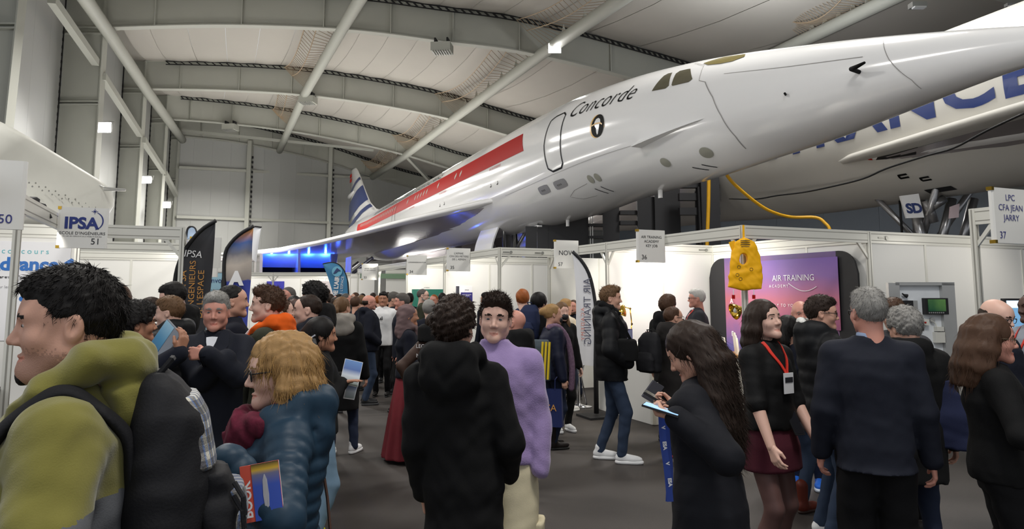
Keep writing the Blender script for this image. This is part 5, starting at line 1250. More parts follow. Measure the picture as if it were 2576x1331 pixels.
def person(label, x, y, yaw, H=1.75, fem=False, d=None, bulk=.02, belly=0., lean=0., leanx=0., head=(0, 0, 0), tone='fair', hair=None, hairc='brown', drape=None, curl=.004,
           topc=None, hem=.9, flare=0., rib=None, sleeve=1., hood=0., hoodc=None, collar=0., folds=.0032, topname='jacket', bottom=None, bottomname='trousers', skirt=None, leg=0., shoes=('sneaker', (225, 225, 225), (235, 235, 235)), stance=None,
           R=None, L=None, eyes=True, glasses=None, beard=None, seat=None, fat=0., legs=True, strands=None, barelegs=False, neckskin=True, hands=True, iris=None, group=None, headscale=1., split=None, hoodz=0., hairc2=None):
    """R/L: wrist spec (x outward, y forward, z at 1.75 scale, hand pose, pole) or 'none'"""
    s = H/1.75; d = d or math.hypot(x, y); h = lod(d); ya = math.radians(yaw)
    t = thing('person', label, 'person', (x, y, 0), ya, group or 'visitors in the hall')
    hh = max(.0048, min(.02, h*.55)); sk, lip = skin(tone); hm = hairm(hairc)
    ln = lambda z: (leanx*max(0, z-.9*s), lean*max(0, z-.9*s))        # sideways / forward lean above the hips
    def LN(p): q = ln(p[2]); return np.array((p[0]+q[0], p[1]+q[1], p[2]))
    # joints
    sw = (.142 if fem else .166)*s+bulk*.35
    J = {}
    for sd, spec in ((1, R), (-1, L)):
        Sj = LN((sd*sw, -.012, 1.385*s)); spec = spec or (.245+bulk*.6, .03, .84, 'relax', (.2, -1, 0))
        if isinstance(spec[0], tuple):          # wrist given as a point of the hall
            g = spec[0]; g = (g[0]-x, g[1]-y, g[2]); W = np.array((g[0]*math.cos(ya)+g[1]*math.sin(ya), -g[0]*math.sin(ya)+g[1]*math.cos(ya), g[2])); spec = (0, 0, 0)+tuple(spec[1:])
        else: W = np.array((sd*spec[0]*s, spec[1]*s, spec[2]*s)); W = LN(W) if spec[2] > .95 else W
        pole = np.array((sd*spec[4][0], spec[4][1], spec[4][2]), float); Ej, W = ik(Sj, W, .29*s, .255*s, pole); J[sd] = (Sj, Ej, W, spec)
    nb = LN((0, -.02, 1.475*s)); RH = rotm(*head); HP = LN((0, -.01, 1.605*s)) if False else nb+np.array((0, .012+.35*lean*.1, .112*s))
    HP = HP+np.array((0, .035*math.sin(math.radians(max(head[1], 0))), -.012*math.sin(math.radians(max(head[1], 0)))))
    hs = headscale*s**.35
    # ---- body: head, neck, forearms and hands in one mesh
    Vs, Fs, Ms = [], [], []; HB = {}; NB = None; AR_ = []
    def put(V, F, mi, k=0): o = sum(len(q) for q in Vs); Vs.append(V); Fs.append(F+o); Ms.append(mi)
    hv, hf, hmi = head_geo('f' if fem else 'm', hh, fat); put(hv*hs @ RH.T+HP, hf, hmi)
    for sd in (1, -1):
        Sj, Ej, W, spec = J[sd]
        if not hands or spec[3] == 'none': continue
        fd = (W-Ej)/np.linalg.norm(W-Ej); hd = fd if len(spec) < 6 else np.array((sd*spec[5][0], spec[5][1], spec[5][2]), float); hd /= np.linalg.norm(hd)
        pn = np.array((-sd, .15, 0.)) if len(spec) < 7 else np.array((sd*spec[6][0], spec[6][1], spec[6][2]), float)
        up = -(pn-hd*pn.dot(hd)); up /= np.linalg.norm(up)+1e-9; xx = np.cross(hd, up)
        V, F = hand_geo(spec[3], max(.0048, hh*.9)); V = V*(.95 if fem else 1.04)*s; V = V.copy()
        if sd < 0: V[:, 0] *= -1; F = F[:, ::-1]
        V[:, 1] = np.maximum(V[:, 1], -.1 if len(spec) < 6 else -.03)
        HB[sd] = len(Vs); put(V @ np.stack([xx, hd, up]) + W, F, np.zeros(len(F), int))
        if sleeve < 1:
            v = Vol(max(.007, h*.8)); v.cone(Ej, W, .041*s, .027*s, .01); v.cone(Sj+(Ej-Sj)*.4, Ej, .046*s, .041*s, .02); V, F = v.mesh(); BA = len(Vs); put(V, F, np.zeros(len(F), int)); AR_.append((sd, BA))
    stz = stance or ((.1, 0, 0), (-.1, 0, 0)); LG = {}
    for sd, (fx, fy, fr) in zip((1, -1), stz):
        hp = np.array((sd*.09*s, -.01, .9*s)); an = np.array((fx*s, fy*s-.045, .085*s)); kn, _ = ik(hp, an, .425*s, .415*s, (0.05*sd, 1, 0)); LG[sd] = (hp, kn, an, fr)
    if barelegs:
        v = Vol(h*.8)
        for sd in (1, -1): hp, kn, an, fr = LG[sd]; v.cone(hp-np.array((0, 0, .1)), kn, .078*s, .056*s, .02); v.cone(kn, kn+(an-kn)*.35+np.array((0, -.015, 0)), .056*s, .058*s, .02); v.cone(kn+(an-kn)*.35+np.array((0, -.015, 0)), an, .058*s, .036*s, .02)
        V, F = v.mesh(); NB = len(Vs); put(V, F, np.full(len(F), 3))
    # the trunk and limbs inside the clothes join head, hands and legs into one surface
    def limb(path, i0, i1, r):
        mb = MB(); mb.tube([Vector(p) for p in path], r, 6, cap=False); V = np.array(mb.v); F = np.array(mb.f); o = sum(len(q) for q in Vs); L_ = []
        for ring, blk in ((V[:6], i0), (V[-6:], i1)):
            if blk is None: continue
            ob = sum(len(Vs[j]) for j in range(blk)); B = Vs[blk]; n_ = [int(((B-p)**2).sum(1).argmin())+ob for p in ring]; base = o+(0 if ring is V[:6] or np.array_equal(ring, V[:6]) else len(V)-6)
            for k in range(6): L_.append((base+k, base+(k+1) % 6, n_[(k+1) % 6], n_[k]))
        Vs.append(V); Fs.append(np.concatenate([F+o, np.array(L_)])); Ms.append(np.zeros(len(F)+len(L_), int))
    for sd in (1, -1):
        if sd in HB: Sj, Ej, W, spec = J[sd]; limb([nb+np.array((sd*.02, 0, -.06)), Sj+np.array((0, 0, -.02)), Ej, Ej+(W-Ej)*.7], 0, HB[sd], .02)
    for sd, b_ in AR_: limb([nb+np.array((sd*.02, 0, -.07)), J[sd][0]+np.array((0, 0, -.03)), J[sd][0]*.5+J[sd][1]*.5], 0, b_, .015)
    if barelegs: hp = LG[1][0]; limb([nb+np.array((0, 0, -.08)), np.array((0, 0, 1.1*s)), np.array((.05, 0, .85*s)), hp+np.array((0, 0, -.15))], 0, NB, .03)
    mats = [sk, lip, hm if hair else mat('brow_grey', srgb(150, 130, 118), .6)]
    if barelegs: mats.append(fab('tights', (96, 70, 66), .5, .05))
    if beard and beard[0] == 'stubble':
        c_ = Vs[0][Fs[0]].mean(1); q = (c_-HP) @ RH/hs; m_ = (q[:, 2] < -.012-.15*np.abs(q[:, 1]-.09)) & (q[:, 2] > -.1) & (q[:, 1] > -.005) & (Ms[0] == 0) & ~((np.abs(q[:, 0]) < .022) & (q[:, 2] > -.03)); Ms[0] = Ms[0].copy()
        mats.append(mat('stubble_'+tone+beard[1], tuple(a*.8+b*.2 for a, b in zip(sk.node_tree.nodes['Mix'].inputs[6].default_value[:3], srgb(*HAIRC[beard[1]]))), .6, bump=.3, bscale=400)); rg_ = np.random.default_rng(1); edge = np.clip((-.012-.15*np.abs(q[:, 1]-.09)-q[:, 2])/.022, 0, 1)*np.clip((q[:, 1]+.005)/.03, 0, 1); Ms[0][m_ & (rg_.random(len(m_)) < edge)] = len(mats)-1
    body_o = np_mesh('body', np.concatenate(Vs), np.concatenate(Fs), mats, t, np.concatenate(Ms))
    toW = lambda V: V*hs @ RH.T+HP
    # eyes
    if eyes and d < 9:
        for sd in (-1, 1):
            mb = MB(); n = 10
            for i in range(6):
                th = math.pi*i/5*.55; mb.v += [tuple(toW(np.array([[sd*.031+.0128*math.sin(th)*math.cos(k*2*math.pi/n), .0775+.0135*math.cos(th), .0302+.0072*math.sin(th)*math.sin(k*2*math.pi/n)]]))[0]) for k in range(n)]
            for i in range(5):
                for k in range(n): mb.f.append((i*n+k, (i+1)*n+k, (i+1)*n+(k+1) % n, i*n+(k+1) % n)); mb.m.append(1 if i < 2 else 0)
            mb.build('eye', [M_eye, iris or M_iris], t, True)
    if drape and abs(head[1]) > 4:
        G_ = rotm(0, head[1], 0); drape = [([tuple(p) if i == 0 else tuple(np.array(p) @ G_*(.5 if i == 1 else 1)+np.array(p)*(.5 if i == 1 else 0)) for i, p in enumerate(ps)], rs) for ps, rs in drape]
    if hair:
        ns = strands if strands is not None else (3500 if d < 2 else 1800 if d < 3.6 else 900 if d < 6 else 250 if d < 9 else 0)
        V, F = hair_geo(hair, hh*1.05, int(abs(x*37+y*11)) % 5 if d > 6 else int(abs(x*101+y*53)) % 97, curl, ns, {'crop': .012, 'short': .022, 'curly': .022, 'quiff': .026, 'long': .05, 'bob': .045, 'fringe': .012}.get(hair, .02), 0, drape)
        np_mesh('hair', toW(V), F, [hm, hairm(hairc2)] if hairc2 else hm, t, (np.arange(len(F))//6*2654435761 % 97 < 52).astype(int)*(np.arange(len(F)) >= len(F)-ns*6) if hairc2 else None)
    if beard and beard[0] == 'full':
        v = Vol(hh); v.cone((-.05, .0, -.03), (-.015, .075, -.075), .028, .024, .02); v.cone((.05, .0, -.03), (.015, .075, -.075), .028, .024, .02); v.ell((0, .083, -.08), (.028, .022, .026), .02); v.cone((-.022, .09, -.033), (.022, .09, -.033), .009, None, .01); v.waves(.003, 260, 1)
        v.ell((0, .1, -.046), (.018, .02, .006), .003, 's'); V, F = v.mesh(); np_mesh('beard', toW(V), F, hairm(beard[1]), t)
    if glasses:
        gm = mat('spectacle_'+glasses, srgb(24, 22, 22) if glasses != 'metal' else srgb(130, 120, 100), .3, metal=.8 if glasses == 'metal' else 0); g = MB(); r = .0022 if glasses != 'metal' else .0014
        for sd in (-1, 1):
            g.tube([toW(np.array([[sd*.033+.0225*max(-1, min(1, 1.2*math.cos(a))), .099, .026+.017*max(-1, min(1, 1.15*math.sin(a)))]]))[0] for a in [k*math.pi/8 for k in range(17)]], r, 5)
            g.tube([toW(np.array([q]))[0] for q in ((sd*.056, .098, .034), (sd*.07, .07, .036), (sd*.079, -.0, .034), (sd*.08, -.02, .02))], r, 5)
        g.tube([toW(np.array([q]))[0] for q in ((-.0105, .1, .03), (0, .102, .033), (.0105, .1, .03))], r, 5); fr_ = g.build('spectacles', gm, t, True)
        if glasses == 'sun':
            for sd in (-1, 1): MB().add([tuple(toW(np.array([[sd*.033+.021*math.cos(a), .0985, .026+.0155*math.sin(a)]]))[0]) for a in [k*math.pi/6 for k in range(12)]], [tuple(range(12))]).build('lens', mat('dark_lens', srgb(30, 24, 26), .1), fr_)
    # ---- upper garment
    tm = topc if topc is not None else MATS['fabric_navy']
    def torso(v, grow=0., hem_=hem, rb=rib):
        pr = [[z, *(np.array((cx, cy))+ln(z)), a+grow, b+grow] for z, cx, cy, a, b in bodyprof(bulk, belly, fem, s)]
        hz = hem_*s
        if hz < pr[0][0]:
            a0, b0 = pr[0][3], pr[0][4]; dz = pr[0][0]-hz; pr = [[hz, 0, -.01, a0+flare*dz, b0+flare*dz+.01], [hz+dz*.5, 0, -.01, a0+flare*dz*.5, b0+flare*dz*.5]]+pr
        else:
            a, b = np.interp(hz, [q[0] for q in pr], [q[3] for q in pr]), np.interp(hz, [q[0] for q in pr], [q[4] for q in pr]); pr = [[hz, *ln(hz), a, b]]+[q for q in pr if q[0] > hz+.01]; pr[0][2] += -.01
        v.loft(pr, .02, rb)
    v = Vol(h); torso(v)
    for sd in (1, -1):
        Sj, Ej, W, spec = J[sd]; b = bulk*.55+.004; rr = (rib[0]*.9, rib[1]*.8) if rib else None
        v.cone(LN((sd*.035*s, -.02, 1.445*s)), Sj+np.array((0, 0, .005)), .042*s+b*.3, .046*s+b*.7, .05)
        f1 = min(1, sleeve/.5)
        v.cone(Sj, Sj+(Ej-Sj)*f1, (.047 if fem else .054)*s+b, (.041 if fem else .047)*s+b, .04, rib=rr)
        if sleeve > .5:
            f2 = min(.97, (sleeve-.5)/.5); v.cone(Ej, Ej+(W-Ej)*f2, (.042 if fem else .048)*s+b, (.032 if fem else .037)*s+b*.8, .02, rib=rr)
    if collar:
        v.loft([(1.43*s, *(np.array((0, -.02))+ln(1.43*s)), .085*s, .082*s), (1.47*s, *(np.array((0, -.02))+ln(1.47*s)), .076*s, .076*s), (1.47*s+collar, *(np.array((0, -.012))+ln(1.47*s+collar)), .074*s, .078*s)], .02)
    def hood_shape(v, g):
        q = lambda *p: LN(np.array((p[0], p[1], p[2]+hoodz*min(1, max(0, .08-p[1])/.15)))*s)
        for sd in (1, -1):
            v.chain([q(sd*.045, .08, 1.415), q(sd*.095, .03, 1.46), q(sd*.102, -.055, 1.495), q(sd*.062, -.12, 1.495), q(0, -.14, 1.485)], [.022*g, .032*g, .042*g, .05*g, .054*g], .03)
        v.ell(q(0, -.135, 1.40), (.125*s*g, .06*s*g, .10*s), .04)
        hw = Vol(1); hw.waves(.006, 48, int(x*10) % 7, 3); wf = hw.ops[0][0]; zc_ = 1.38*s; v.disp(lambda X, Y, Z: wf(X, Y, Z)*np.clip((Z-zc_)/.05, 0, 1))
    if hood and hoodc is None: hood_shape(v, hood)
    if folds: v.waves(folds, 26, int(abs(x)*100) % 50, 3, (.6, .6, 1)); v.waves(folds*.5, 60, int(abs(y)*100) % 50, 3)
    V, F = v.mesh(); mi_ = None
    if split: mi_ = (V[F].mean(1) @ np.array(split[0]) < split[1]).astype(int)
    np_mesh(topname, V, F, [tm, split[2]] if split else tm, t, mi_)
    if hood and hoodc is not None:
        v = Vol(h*.85); hood_shape(v, hood); v.waves(.006, 42, 3, 3); V, F = v.mesh(); np_mesh('hood', V, F, hoodc, t)
    # ---- lower garment
    if skirt:
        z0, z1, a1, b1, sc = skirt; v = Vol(h); v.loft([(z0*s, 0, 0, a1, b1), ((z0+z1)/2*s, 0, 0, (a1+.165*s)/2+.01, (b1+.12*s)/2+.01), (z1*s, 0, -.01, .158*s, .115*s)], .0, fold=(13, .012, 1., z1*s) if z1-z0 > .5 else None); V, F = v.mesh(); np_mesh('skirt', V, F, sc, t)
    if legs and bottom is not None:
        v = Vol(h); lg = leg
        v.loft([(.80*s, 0, -.01, .15*s, .10*s), (.9*s, 0, -.01, .165*s, .115*s), (1.0*s, 0, -.01, .155*s, .105*s)], .0)
        for sd in (1, -1): hp, kn, an, fr = LG[sd]; v.cone(hp, kn, .088*s+lg*.5, .064*s+lg, .03); v.cone(kn, an, .064*s+lg, .047*s+lg, .02)
        v.waves(.005, 32, int(abs(x)*70) % 40, 3, (.5, .5, 1)); V, F = v.mesh(); np_mesh(bottomname, V, F, bottom, t)
    if shoes and (legs or barelegs):
        (uv, uf), (sv, sf) = shoe_geo(shoes[0], max(.008, h*.7)); um = fab('shoe_%d_%d_%d' % shoes[1], shoes[1], .5, .1); sm = mat('sole_%d_%d_%d' % shoes[2], srgb(*shoes[2]), .6)
        for sd in (1, -1):
            hp, kn, an, fr = LG[sd]; Rz = rotm(fr); o = np.array((an[0], an[1]+.045, 0)); sh = np_mesh('shoe', uv*s @ Rz.T+o, uf, um, t); np_mesh('sole', sv*s @ Rz.T+o, sf, sm, sh)
    return t, dict(J=J, HP=HP, RH=RH, hs=hs, s=s, LN=LN, toW=toW, LG=LG)
# ------------------------------------------------------------------ garments
navy = fab('navy', (19, 22, 34)); black = fab('black', (14, 14, 15)); blackshell = fab('black_shell', (13, 13, 14), .9, .25); puffer = fab('black_puffer', (16, 17, 20), .62, .1, 90); navypuffer = fab('navy_puffer', (24, 28, 48), .58, .1, 90)
teal = fab('teal_puffer', (36, 58, 76), .5, .12, 90); olive = fab('olive_fleece', (122, 117, 56), .95, .35, 300, sheen=.3); greyfleece = fab('grey_fleece', (104, 106, 110), .95, .3, 300); purple = fab('lilac_fleece', (152, 132, 178), .95, .6, 160, sheen=.3)
jeans = fab('blue_denim', (46, 58, 78), .85, .3, 260, .2, 9); lightjeans = fab('light_denim', (112, 138, 160), .85, .3, 260, .2, 9); darkjeans = fab('dark_denim', (36, 44, 64), .85); beige = fab('beige_cotton', (206, 196, 166), .85, .3, 200); blackp = fab('black_trouser', (14, 14, 16)); suit = fab('navy_suit', (26, 29, 40), .8, .2, 300); darkgrey = fab('charcoal_wool', (58, 58, 62)); khaki = fab('dark_khaki', (52, 54, 42)); orange = fab('orange_fleece', (232, 98, 28), .9, .3, 260)
burg = fab('burgundy_skirt', (74, 28, 40)); wine = fab('wine_red_skirt', (124, 44, 52), .7, .15, 120); mauve = fab('mauve_scarf', (112, 92, 92), .85, .2, 200); cream = fab('cream_knit', (226, 214, 192), .9, .5, 140); whitef = fab('white_jersey', (222, 222, 222)); greybrown = fab('taupe_coat', (92, 82, 76)); M_lany = fab('red_lanyard', (214, 58, 46), .5, .1); fur = fab('black_fur', (18, 18, 20), .95, .6, 120); greyfur = fab('grey_fur', (150, 144, 136), .95, .6, 120)
plaidA = fab('check_scarf', (92, 30, 48), .9, .5, 60, .8, 40)
WS = ('sneaker', (226, 226, 226), (236, 236, 236)); BS = ('sneaker', (32, 32, 34), (60, 60, 62)); BB = ('boot', (34, 28, 26), (24, 22, 20)); DS = ('dress', (26, 24, 24), (20, 20, 20))
def who(px, ytop, d, hair=.015):
    p = P(px, 738, d); return p.x, d, max(1.45, min(1.96, P(px, ytop, d).z-hair))
def man(label, px, ytop, dist, yaw, hair_h=.012, **k):
    x, y, H = who(px, ytop, dist, hair_h)
    return person(label, x, y, yaw-math.degrees(math.atan2(px-CXP, FPX)), H=H, **k)      # yaw is as seen from the aisle viewpoint
TG = lambda px, py, d: tuple(P(px, py, d))
def on_garment(t, name, x, phis, c=(-.02, 1.26), off=.012, rad=.6):
    """points on a garment met by rays towards the trunk; phi 0 = front, 90 = top, 180 = back"""
    from mathutils.bvhtree import BVHTree
    o = [k for k in t.children if k.name.split('.')[0] == name][0]; tr = BVHTree.FromPolygons([v.co[:] for v in o.data.vertices], [p.vertices[:] for p in o.data.polygons]); out = []
    for ph, xx in phis:
        a = math.radians(ph); d_ = Vector((0, math.cos(a), math.sin(a))); org = Vector((xx, c[0], c[1])); h_ = tr.ray_cast(org+d_*rad, -d_)
        out.append((h_[0]+d_*off) if h_[0] is not None else org+d_*.2)
    return out
def front_pts(info, pts): return [info['LN'](np.array(q)*info['s']) for q in pts]
def cloth_patch(t, garment, rows, m, name, off=.007, n=4, c=(-.02, 1.26)):
    """a layer lying on a garment: rows of (phi, x0, x1)"""
    mb = MB(); R_ = []
    for ph, x0, x1 in rows: R_.append(on_garment(t, garment, 0, [(ph, x0+(x1-x0)*i/n) for i in range(n+1)], c, off))
    mb.rings(R_, close=False); k = len(mb.v); mb.v += [tuple(Vector(p)-Vector((0, .006, 0))) for p in mb.v]; mb.f += [tuple(i+k for i in q[::-1]) for q in list(mb.f)]; mb.m = [0]*len(mb.f)
    return mb.build(name, m, t, True)
def lanyard(t, info, m=M_lany, garment='jacket', badge=True):
    for sd in (-1, 1): cloth_patch(t, garment, [(ph, sd*x_-.009, sd*x_+.009) for ph, x_ in ((74, .075), (62, .07), (50, .062), (38, .052), (26, .04), (14, .026), (2, .012), (-8, .004))], m, 'lanyard', .008, 1)
    if badge:
        p = on_garment(t, garment, 0, [(-14, 0.)], off=.014)[0]; b_ = MB().box(p-Vector((0, 0, .03)), (.085, .006, .12)).build('badge', M_paper, t); MB().box(p-Vector((0, -.004, .01)), (.07, .003, .03)).build('badge_print', M_print, b_)
def strap(t, pts, w, m, name='strap', th=.01):
    v = Vol(.008); P_ = smooth_line([Vector(p) for p in pts], 4)
    for a, b in zip(P_[:-1], P_[1:]): v.cone(tuple(a), tuple(b), w/2, None, .004)
    V, F = v.mesh(); return np_mesh(name, V, F, m, t)
def ribbon(t, pts, w, m, name, nrm=(0, 1, 0), th=.006):
    mb = MB(); P_ = smooth_line([Vector(p) for p in pts], 4)
    for a, b in zip(P_[:-1], P_[1:]): mb.bar(a, b, w, th, up=nrm)
    return mb.build(name, m, t)
def held_book(label, t_loc, rz, tilt, w, h, th, m, name='brochure', cat='brochure', pic=None, txt=None, roll=0):
    o = thing(name, label, cat, t_loc); o.rotation_euler = (tilt, roll, rz)
    MB().box((0, 0, 0), (w, th, h)).build('cover', m, o); MB().box((w*.01, 0, 0), (w*.985, th*.7, h*.985)).build('pages', M_paper, o)
    if pic: MB().box((pic[0]*w, -th/2-.001, pic[1]*h), (pic[2]*w, .002, pic[3]*h)).build('cover_picture', pic[4], o)
    if txt: put_text(txt[0], txt[1], (txt[2]*w, -th/2-.002, txt[3]*h), (0, 0, 1) if txt[4] else (1, 0, 0), (-1, 0, 0) if txt[4] else (0, 0, 1), txt[5], o, 'cover_lettering', bold=.001)
    return o
# ================================================================== foreground
# olive hoodie, at the left edge
t, q = man('large man in olive hoodie with a checked backpack, walking left', 172, 652, 1.7, 86, d=1.6, bulk=.045, belly=.05, hair='short', hairc='black', curl=.004, tone='fair', beard=('stubble', 'black'), head=(4, 3, 0), topc=olive, topname='hoodie', hood=.96, hoodz=.035, hoodc=olive, folds=.006, split=((0, .12, 1), 1.275, greyfleece), legs=False, shoes=None, L=(.28, .22, 1.02, 'none', (.5, -1, 0)), R=(.27, .2, 1.0, 'none', (.5, -1, 0)), fat=.008, strands=6000)
f = lambda *p: tuple(front_pts(q, [p])[0])
v = Vol(.0055); v.ell((0, .086, -.084), (.022, .018, .022), 0); v.waves(.002, 300, 2); V, F = v.mesh(); np_mesh('goatee', q['toW'](V), F, hairm('black'), t)
for sd in (-1, 1):
    mb = Vol(.0085); pts = smooth_line(on_garment(t, 'hoodie', 0, [(176, sd*.125), (155, sd*.13), (130, sd*.135), (108, sd*.14), (88, sd*.14), (66, sd*.14), (46, sd*.145), (26, sd*.15), (8, sd*.155), (-10, sd*.165), (-25, sd*.18)], off=.004), 5)
    for a, b in zip(pts[:-1], pts[1:]): mb.cone(tuple(a), tuple(b), .034, None, .01, flat=(tuple((b-a).cross(Vector((1, 0, 0))).normalized()), .38))
    V, F = mb.mesh(); np_mesh('backpack_strap', V, F, fab('strap_web', (26, 26, 29), .8, .3, 200), t)
def backpack(label, loc, yaw, s=1., m=None, plaid=True, cat='backpack'):
    t = thing('backpack', label, cat, loc, math.radians(yaw)); m = m or fab('backpack_black', (30, 30, 33), .75, .3, 160)
    v = Vol(.009 if s == 1 else .016); v.loft([(-.24*s, 0, 0, .12*s, .06*s), (-.22*s, 0, 0, .15*s, .085*s), (0, 0, -.01*s, .155*s, .10*s), (.16*s, 0, 0, .14*s, .08*s), (.23*s, 0, .02*s, .10*s, .045*s), (.25*s, 0, .03*s, .06*s, .02*s)], 0, p=2.8); v.waves(.005*s, 40, 3); V, F = v.mesh(); np_mesh('main_bag', V, F, m, t)
    v = Vol(.009 if s == 1 else .016); v.loft([(-.21*s, 0, -.115*s, .115*s, .05*s), (-.06*s, 0, -.12*s, .12*s, .055*s), (.02*s, 0, -.105*s, .10*s, .03*s)], 0, p=2.8); v.waves(.004*s, 50, 4); V, F = v.mesh(); pk = np_mesh('front_pocket', V, F, m, t)
    if plaid:
        pm = plaid_mat(); v = Vol(.009); v.loft([(-.19, 0, -.128, .095, .05), (-.07, 0, -.133, .10, .054), (-.02, 0, -.128, .09, .045)], 0, p=3); V, F = v.mesh(); np_mesh('checked_panel', V, F, pm, t)
        v = Vol(.009); v.loft([(.03, 0, -.05, .125, .062), (.15, 0, -.03, .118, .058), (.2, 0, -.02, .10, .04)], 0, p=3); V, F = v.mesh(); np_mesh('checked_panel', V, F, pm, t)
        for z in (.0, -.03): MB().tube([(-.10, -.15, z), (-.12, -.17, z-.03), (-.12, -.175, z-.07)], .006, 6).build('zip_pull', m, t)
    MB().tube([(-.03*s, .03*s, .24*s), (-.03*s, .0, .28*s), (.03*s, .0, .28*s), (.03*s, .03*s, .24*s)], .008*s, 6).build('grab_handle', m, t)
    return t
def plaid_mat():
    if 'white_check_fabric' in MATS: return MATS['white_check_fabric']
    m = mat('white_check_fabric', srgb(214, 210, 196), .9, bump=.3, bscale=200); nt = m.node_tree; b = nt.nodes['Principled BSDF']; tc = nt.nodes['Texture Coordinate']; prev = nt.nodes['Mix'].outputs[2]
    for ax, sc, th, col in (('X', 38, .55, (30, 34, 60)), ('Z', 38, .55, (30, 34, 60)), ('X', 76, .8, (70, 110, 170)), ('Z', 19, .86, (20, 20, 24))):
        w = nt.nodes.new('ShaderNodeTexWave'); w.bands_direction = ax; w.inputs['Scale'].default_value = sc/4; nt.links.new(tc.outputs['Object'], w.inputs['Vector'])
        g = nt.nodes.new('ShaderNodeMath'); g.operation = 'GREATER_THAN'; g.inputs[1].default_value = th; nt.links.new(w.outputs['Fac'], g.inputs[0])
        h_ = nt.nodes.new('ShaderNodeMath'); h_.operation = 'MULTIPLY'; h_.inputs[1].default_value = .62; nt.links.new(g.outputs[0], h_.inputs[0])
        mx = nt.nodes.new('ShaderNodeMix'); mx.data_type = 'RGBA'; mx.inputs[7].default_value = (*srgb(*col), 1); nt.links.new(h_.outputs[0], mx.inputs[0]); nt.links.new(prev, mx.inputs[6]); prev = mx.outputs[2]
    nt.links.new(prev, b.inputs['Base Color']); return m
bp_ = P(420, 1160, 1.76); backpack('black backpack with white and blue checked panels on the olive hoodie', (bp_.x, bp_.y, bp_.z-.04), 112)
# woman with blond hair and teal quilted jacket
dr = [([(0, -.06, .03), (.005, -.085, -.05), (.0, -.085, -.11)], [.07, .07, .05])]
for k in range(13):
    a = math.radians(-150+k*25); sx, cy = math.sin(a), -math.cos(a)
    dr.append(([(.075*sx, -.02+.085*cy, .06), (.088*sx, -.02+.086*cy, -.02), (.086*sx+.01*math.sin(k*3), -.025+.09*cy, -.085), (.075*sx, -.025+.088*cy, -.135-.03*math.sin(k*2.3))], [.026, .03, .028, .012]))
dr = [dr[0]]+[z for z in dr[1:] if z[0][1][1] < .0]
t, q = man('woman with wavy blond hair in a teal quilted jacket holding a booklet', 712, 829, 2.42, 98, d=2.4, fem=True, bulk=.036, hair='bob', hairc='blond', hairc2='gold', drape=dr, curl=.008, strands=8000, tone='pale', glasses='sun', head=(-2, 6, 0), topc=teal, rib=(.046, .011), hood=1.1, topname='quilted_jacket', hem=.7, legs=True, bottom=darkjeans, folds=.003, L=(TG(572, 1160, 2.12), 'none', (.5, -.6, -.8)), R=(TG(600, 1160, 2.5), 'none', (.8, -.6, -.3)))
f = lambda *p: tuple(front_pts(q, [p])[0])
v = Vol(.0065); 
for a in range(12):
    th = a*2*math.pi/12; v.cone(f(.085*math.sin(th), .03+.085*math.cos(th), 1.455-.035*math.cos(th)), f(.085*math.sin(th+.52), .03+.085*math.cos(th+.52), 1.455-.035*math.cos(th+.52)), .042, None, .02)
v.ell(f(0, .13, 1.37), (.08, .05, .10), .04); v.waves(.012, 60, 5, 3); V, F = v.mesh(); np_mesh('checked_scarf', V, F, plaidA, t)
v = Vol(.005); v.cone((-.012, -.112, .10), (.012, -.112, .10), .012, None, .01); v.cone((0, -.118, .085), (0, -.118, .115), .008, None, .01); V, F = v.mesh(); np_mesh('hair_clip', q['toW'](V), F, M_black, t)
ribbon(t, [f(.16, -.02, 1.44), f(.1, -.17, 1.25), f(.0, -.2, 1.0), f(-.12, -.2, .75)], .022, fab('brown_leather', (70, 44, 32), .5), 'bag_strap', (0, 1, 0))
bk = P(659, 1236, 2.06)
held_book('souvenir booklet with a rocket on a blue cover and red edge', bk, math.radians(8), math.radians(-6), .105, .15, .008, mat('booklet_red', srgb(214, 92, 74), .4), 'booklet', 'booklet', (.14, .0, .7, 1.0, grad_mat('booklet_photo', [(0, (60, 90, 190)), (.6, (64, 92, 190)), (.8, (120, 120, 150)), (.88, (220, 180, 60)), (1, (40, 36, 40))], lo=-.075, hi=.075, cloud=.2)), ('BOOK', .034, -.36, -.1, True, M_paper), roll=math.radians(-9))
MB().rings([[Vector((r*math.cos(k*math.pi/6)+.012, -.0075, z+.0)) for k in range(12)] for r, z in ((.001, -.045), (.006, -.04), (.008, -.01), (.006, .03), (.001, .045))]).build('rocket_print', M_paper, bpy.data.objects['booklet'])
# man in black parka, seen from behind
t, q = man('man in long black hooded parka with his back to the camera', 1172, 744, 3.25, -12, d=3.1, bulk=.018, leanx=-.09, hair='curly', hairc='darkbrown', curl=.008, strands=3500, tone='fair', head=(-10, 4, 0), topc=blackshell, topname='parka', hem=.42, flare=.03, hood=1.15, bottom=blackp, folds=.005, shoes=BS, L=(.2, .04, .86, 'relax', (.15, -1, 0)), R=(.18, .14, .93, 'none', (.5, -1, 0)))
# man in lilac fleece
t, q = man('smiling young man in lilac fleece and beige cargo trousers', 1262, 731, 3.75, 172, d=3.6, bulk=.022, leanx=.06, hair='quiff', hairc='darkbrown', curl=.006, strands=3500, tone='pale', head=(4, 2, -3), topc=purple, topname='fleece_sweater', hem=.89, collar=.035, folds=.006, bottom=beige, leg=.03, R=(.22, .05, .84, 'relax', (.3, -1, 0)), L=(.21, .06, .86, 'none', (.3, -1, 0)), shoes=WS, iris=M_irisb)
v = Vol(.011); v.loft([(.45, -.175, .0, .035, .075), (.6, -.185, .0, .035, .085)], 0, p=4); V, F = v.mesh(); np_mesh('cargo_pocket', V, F, beige, t)
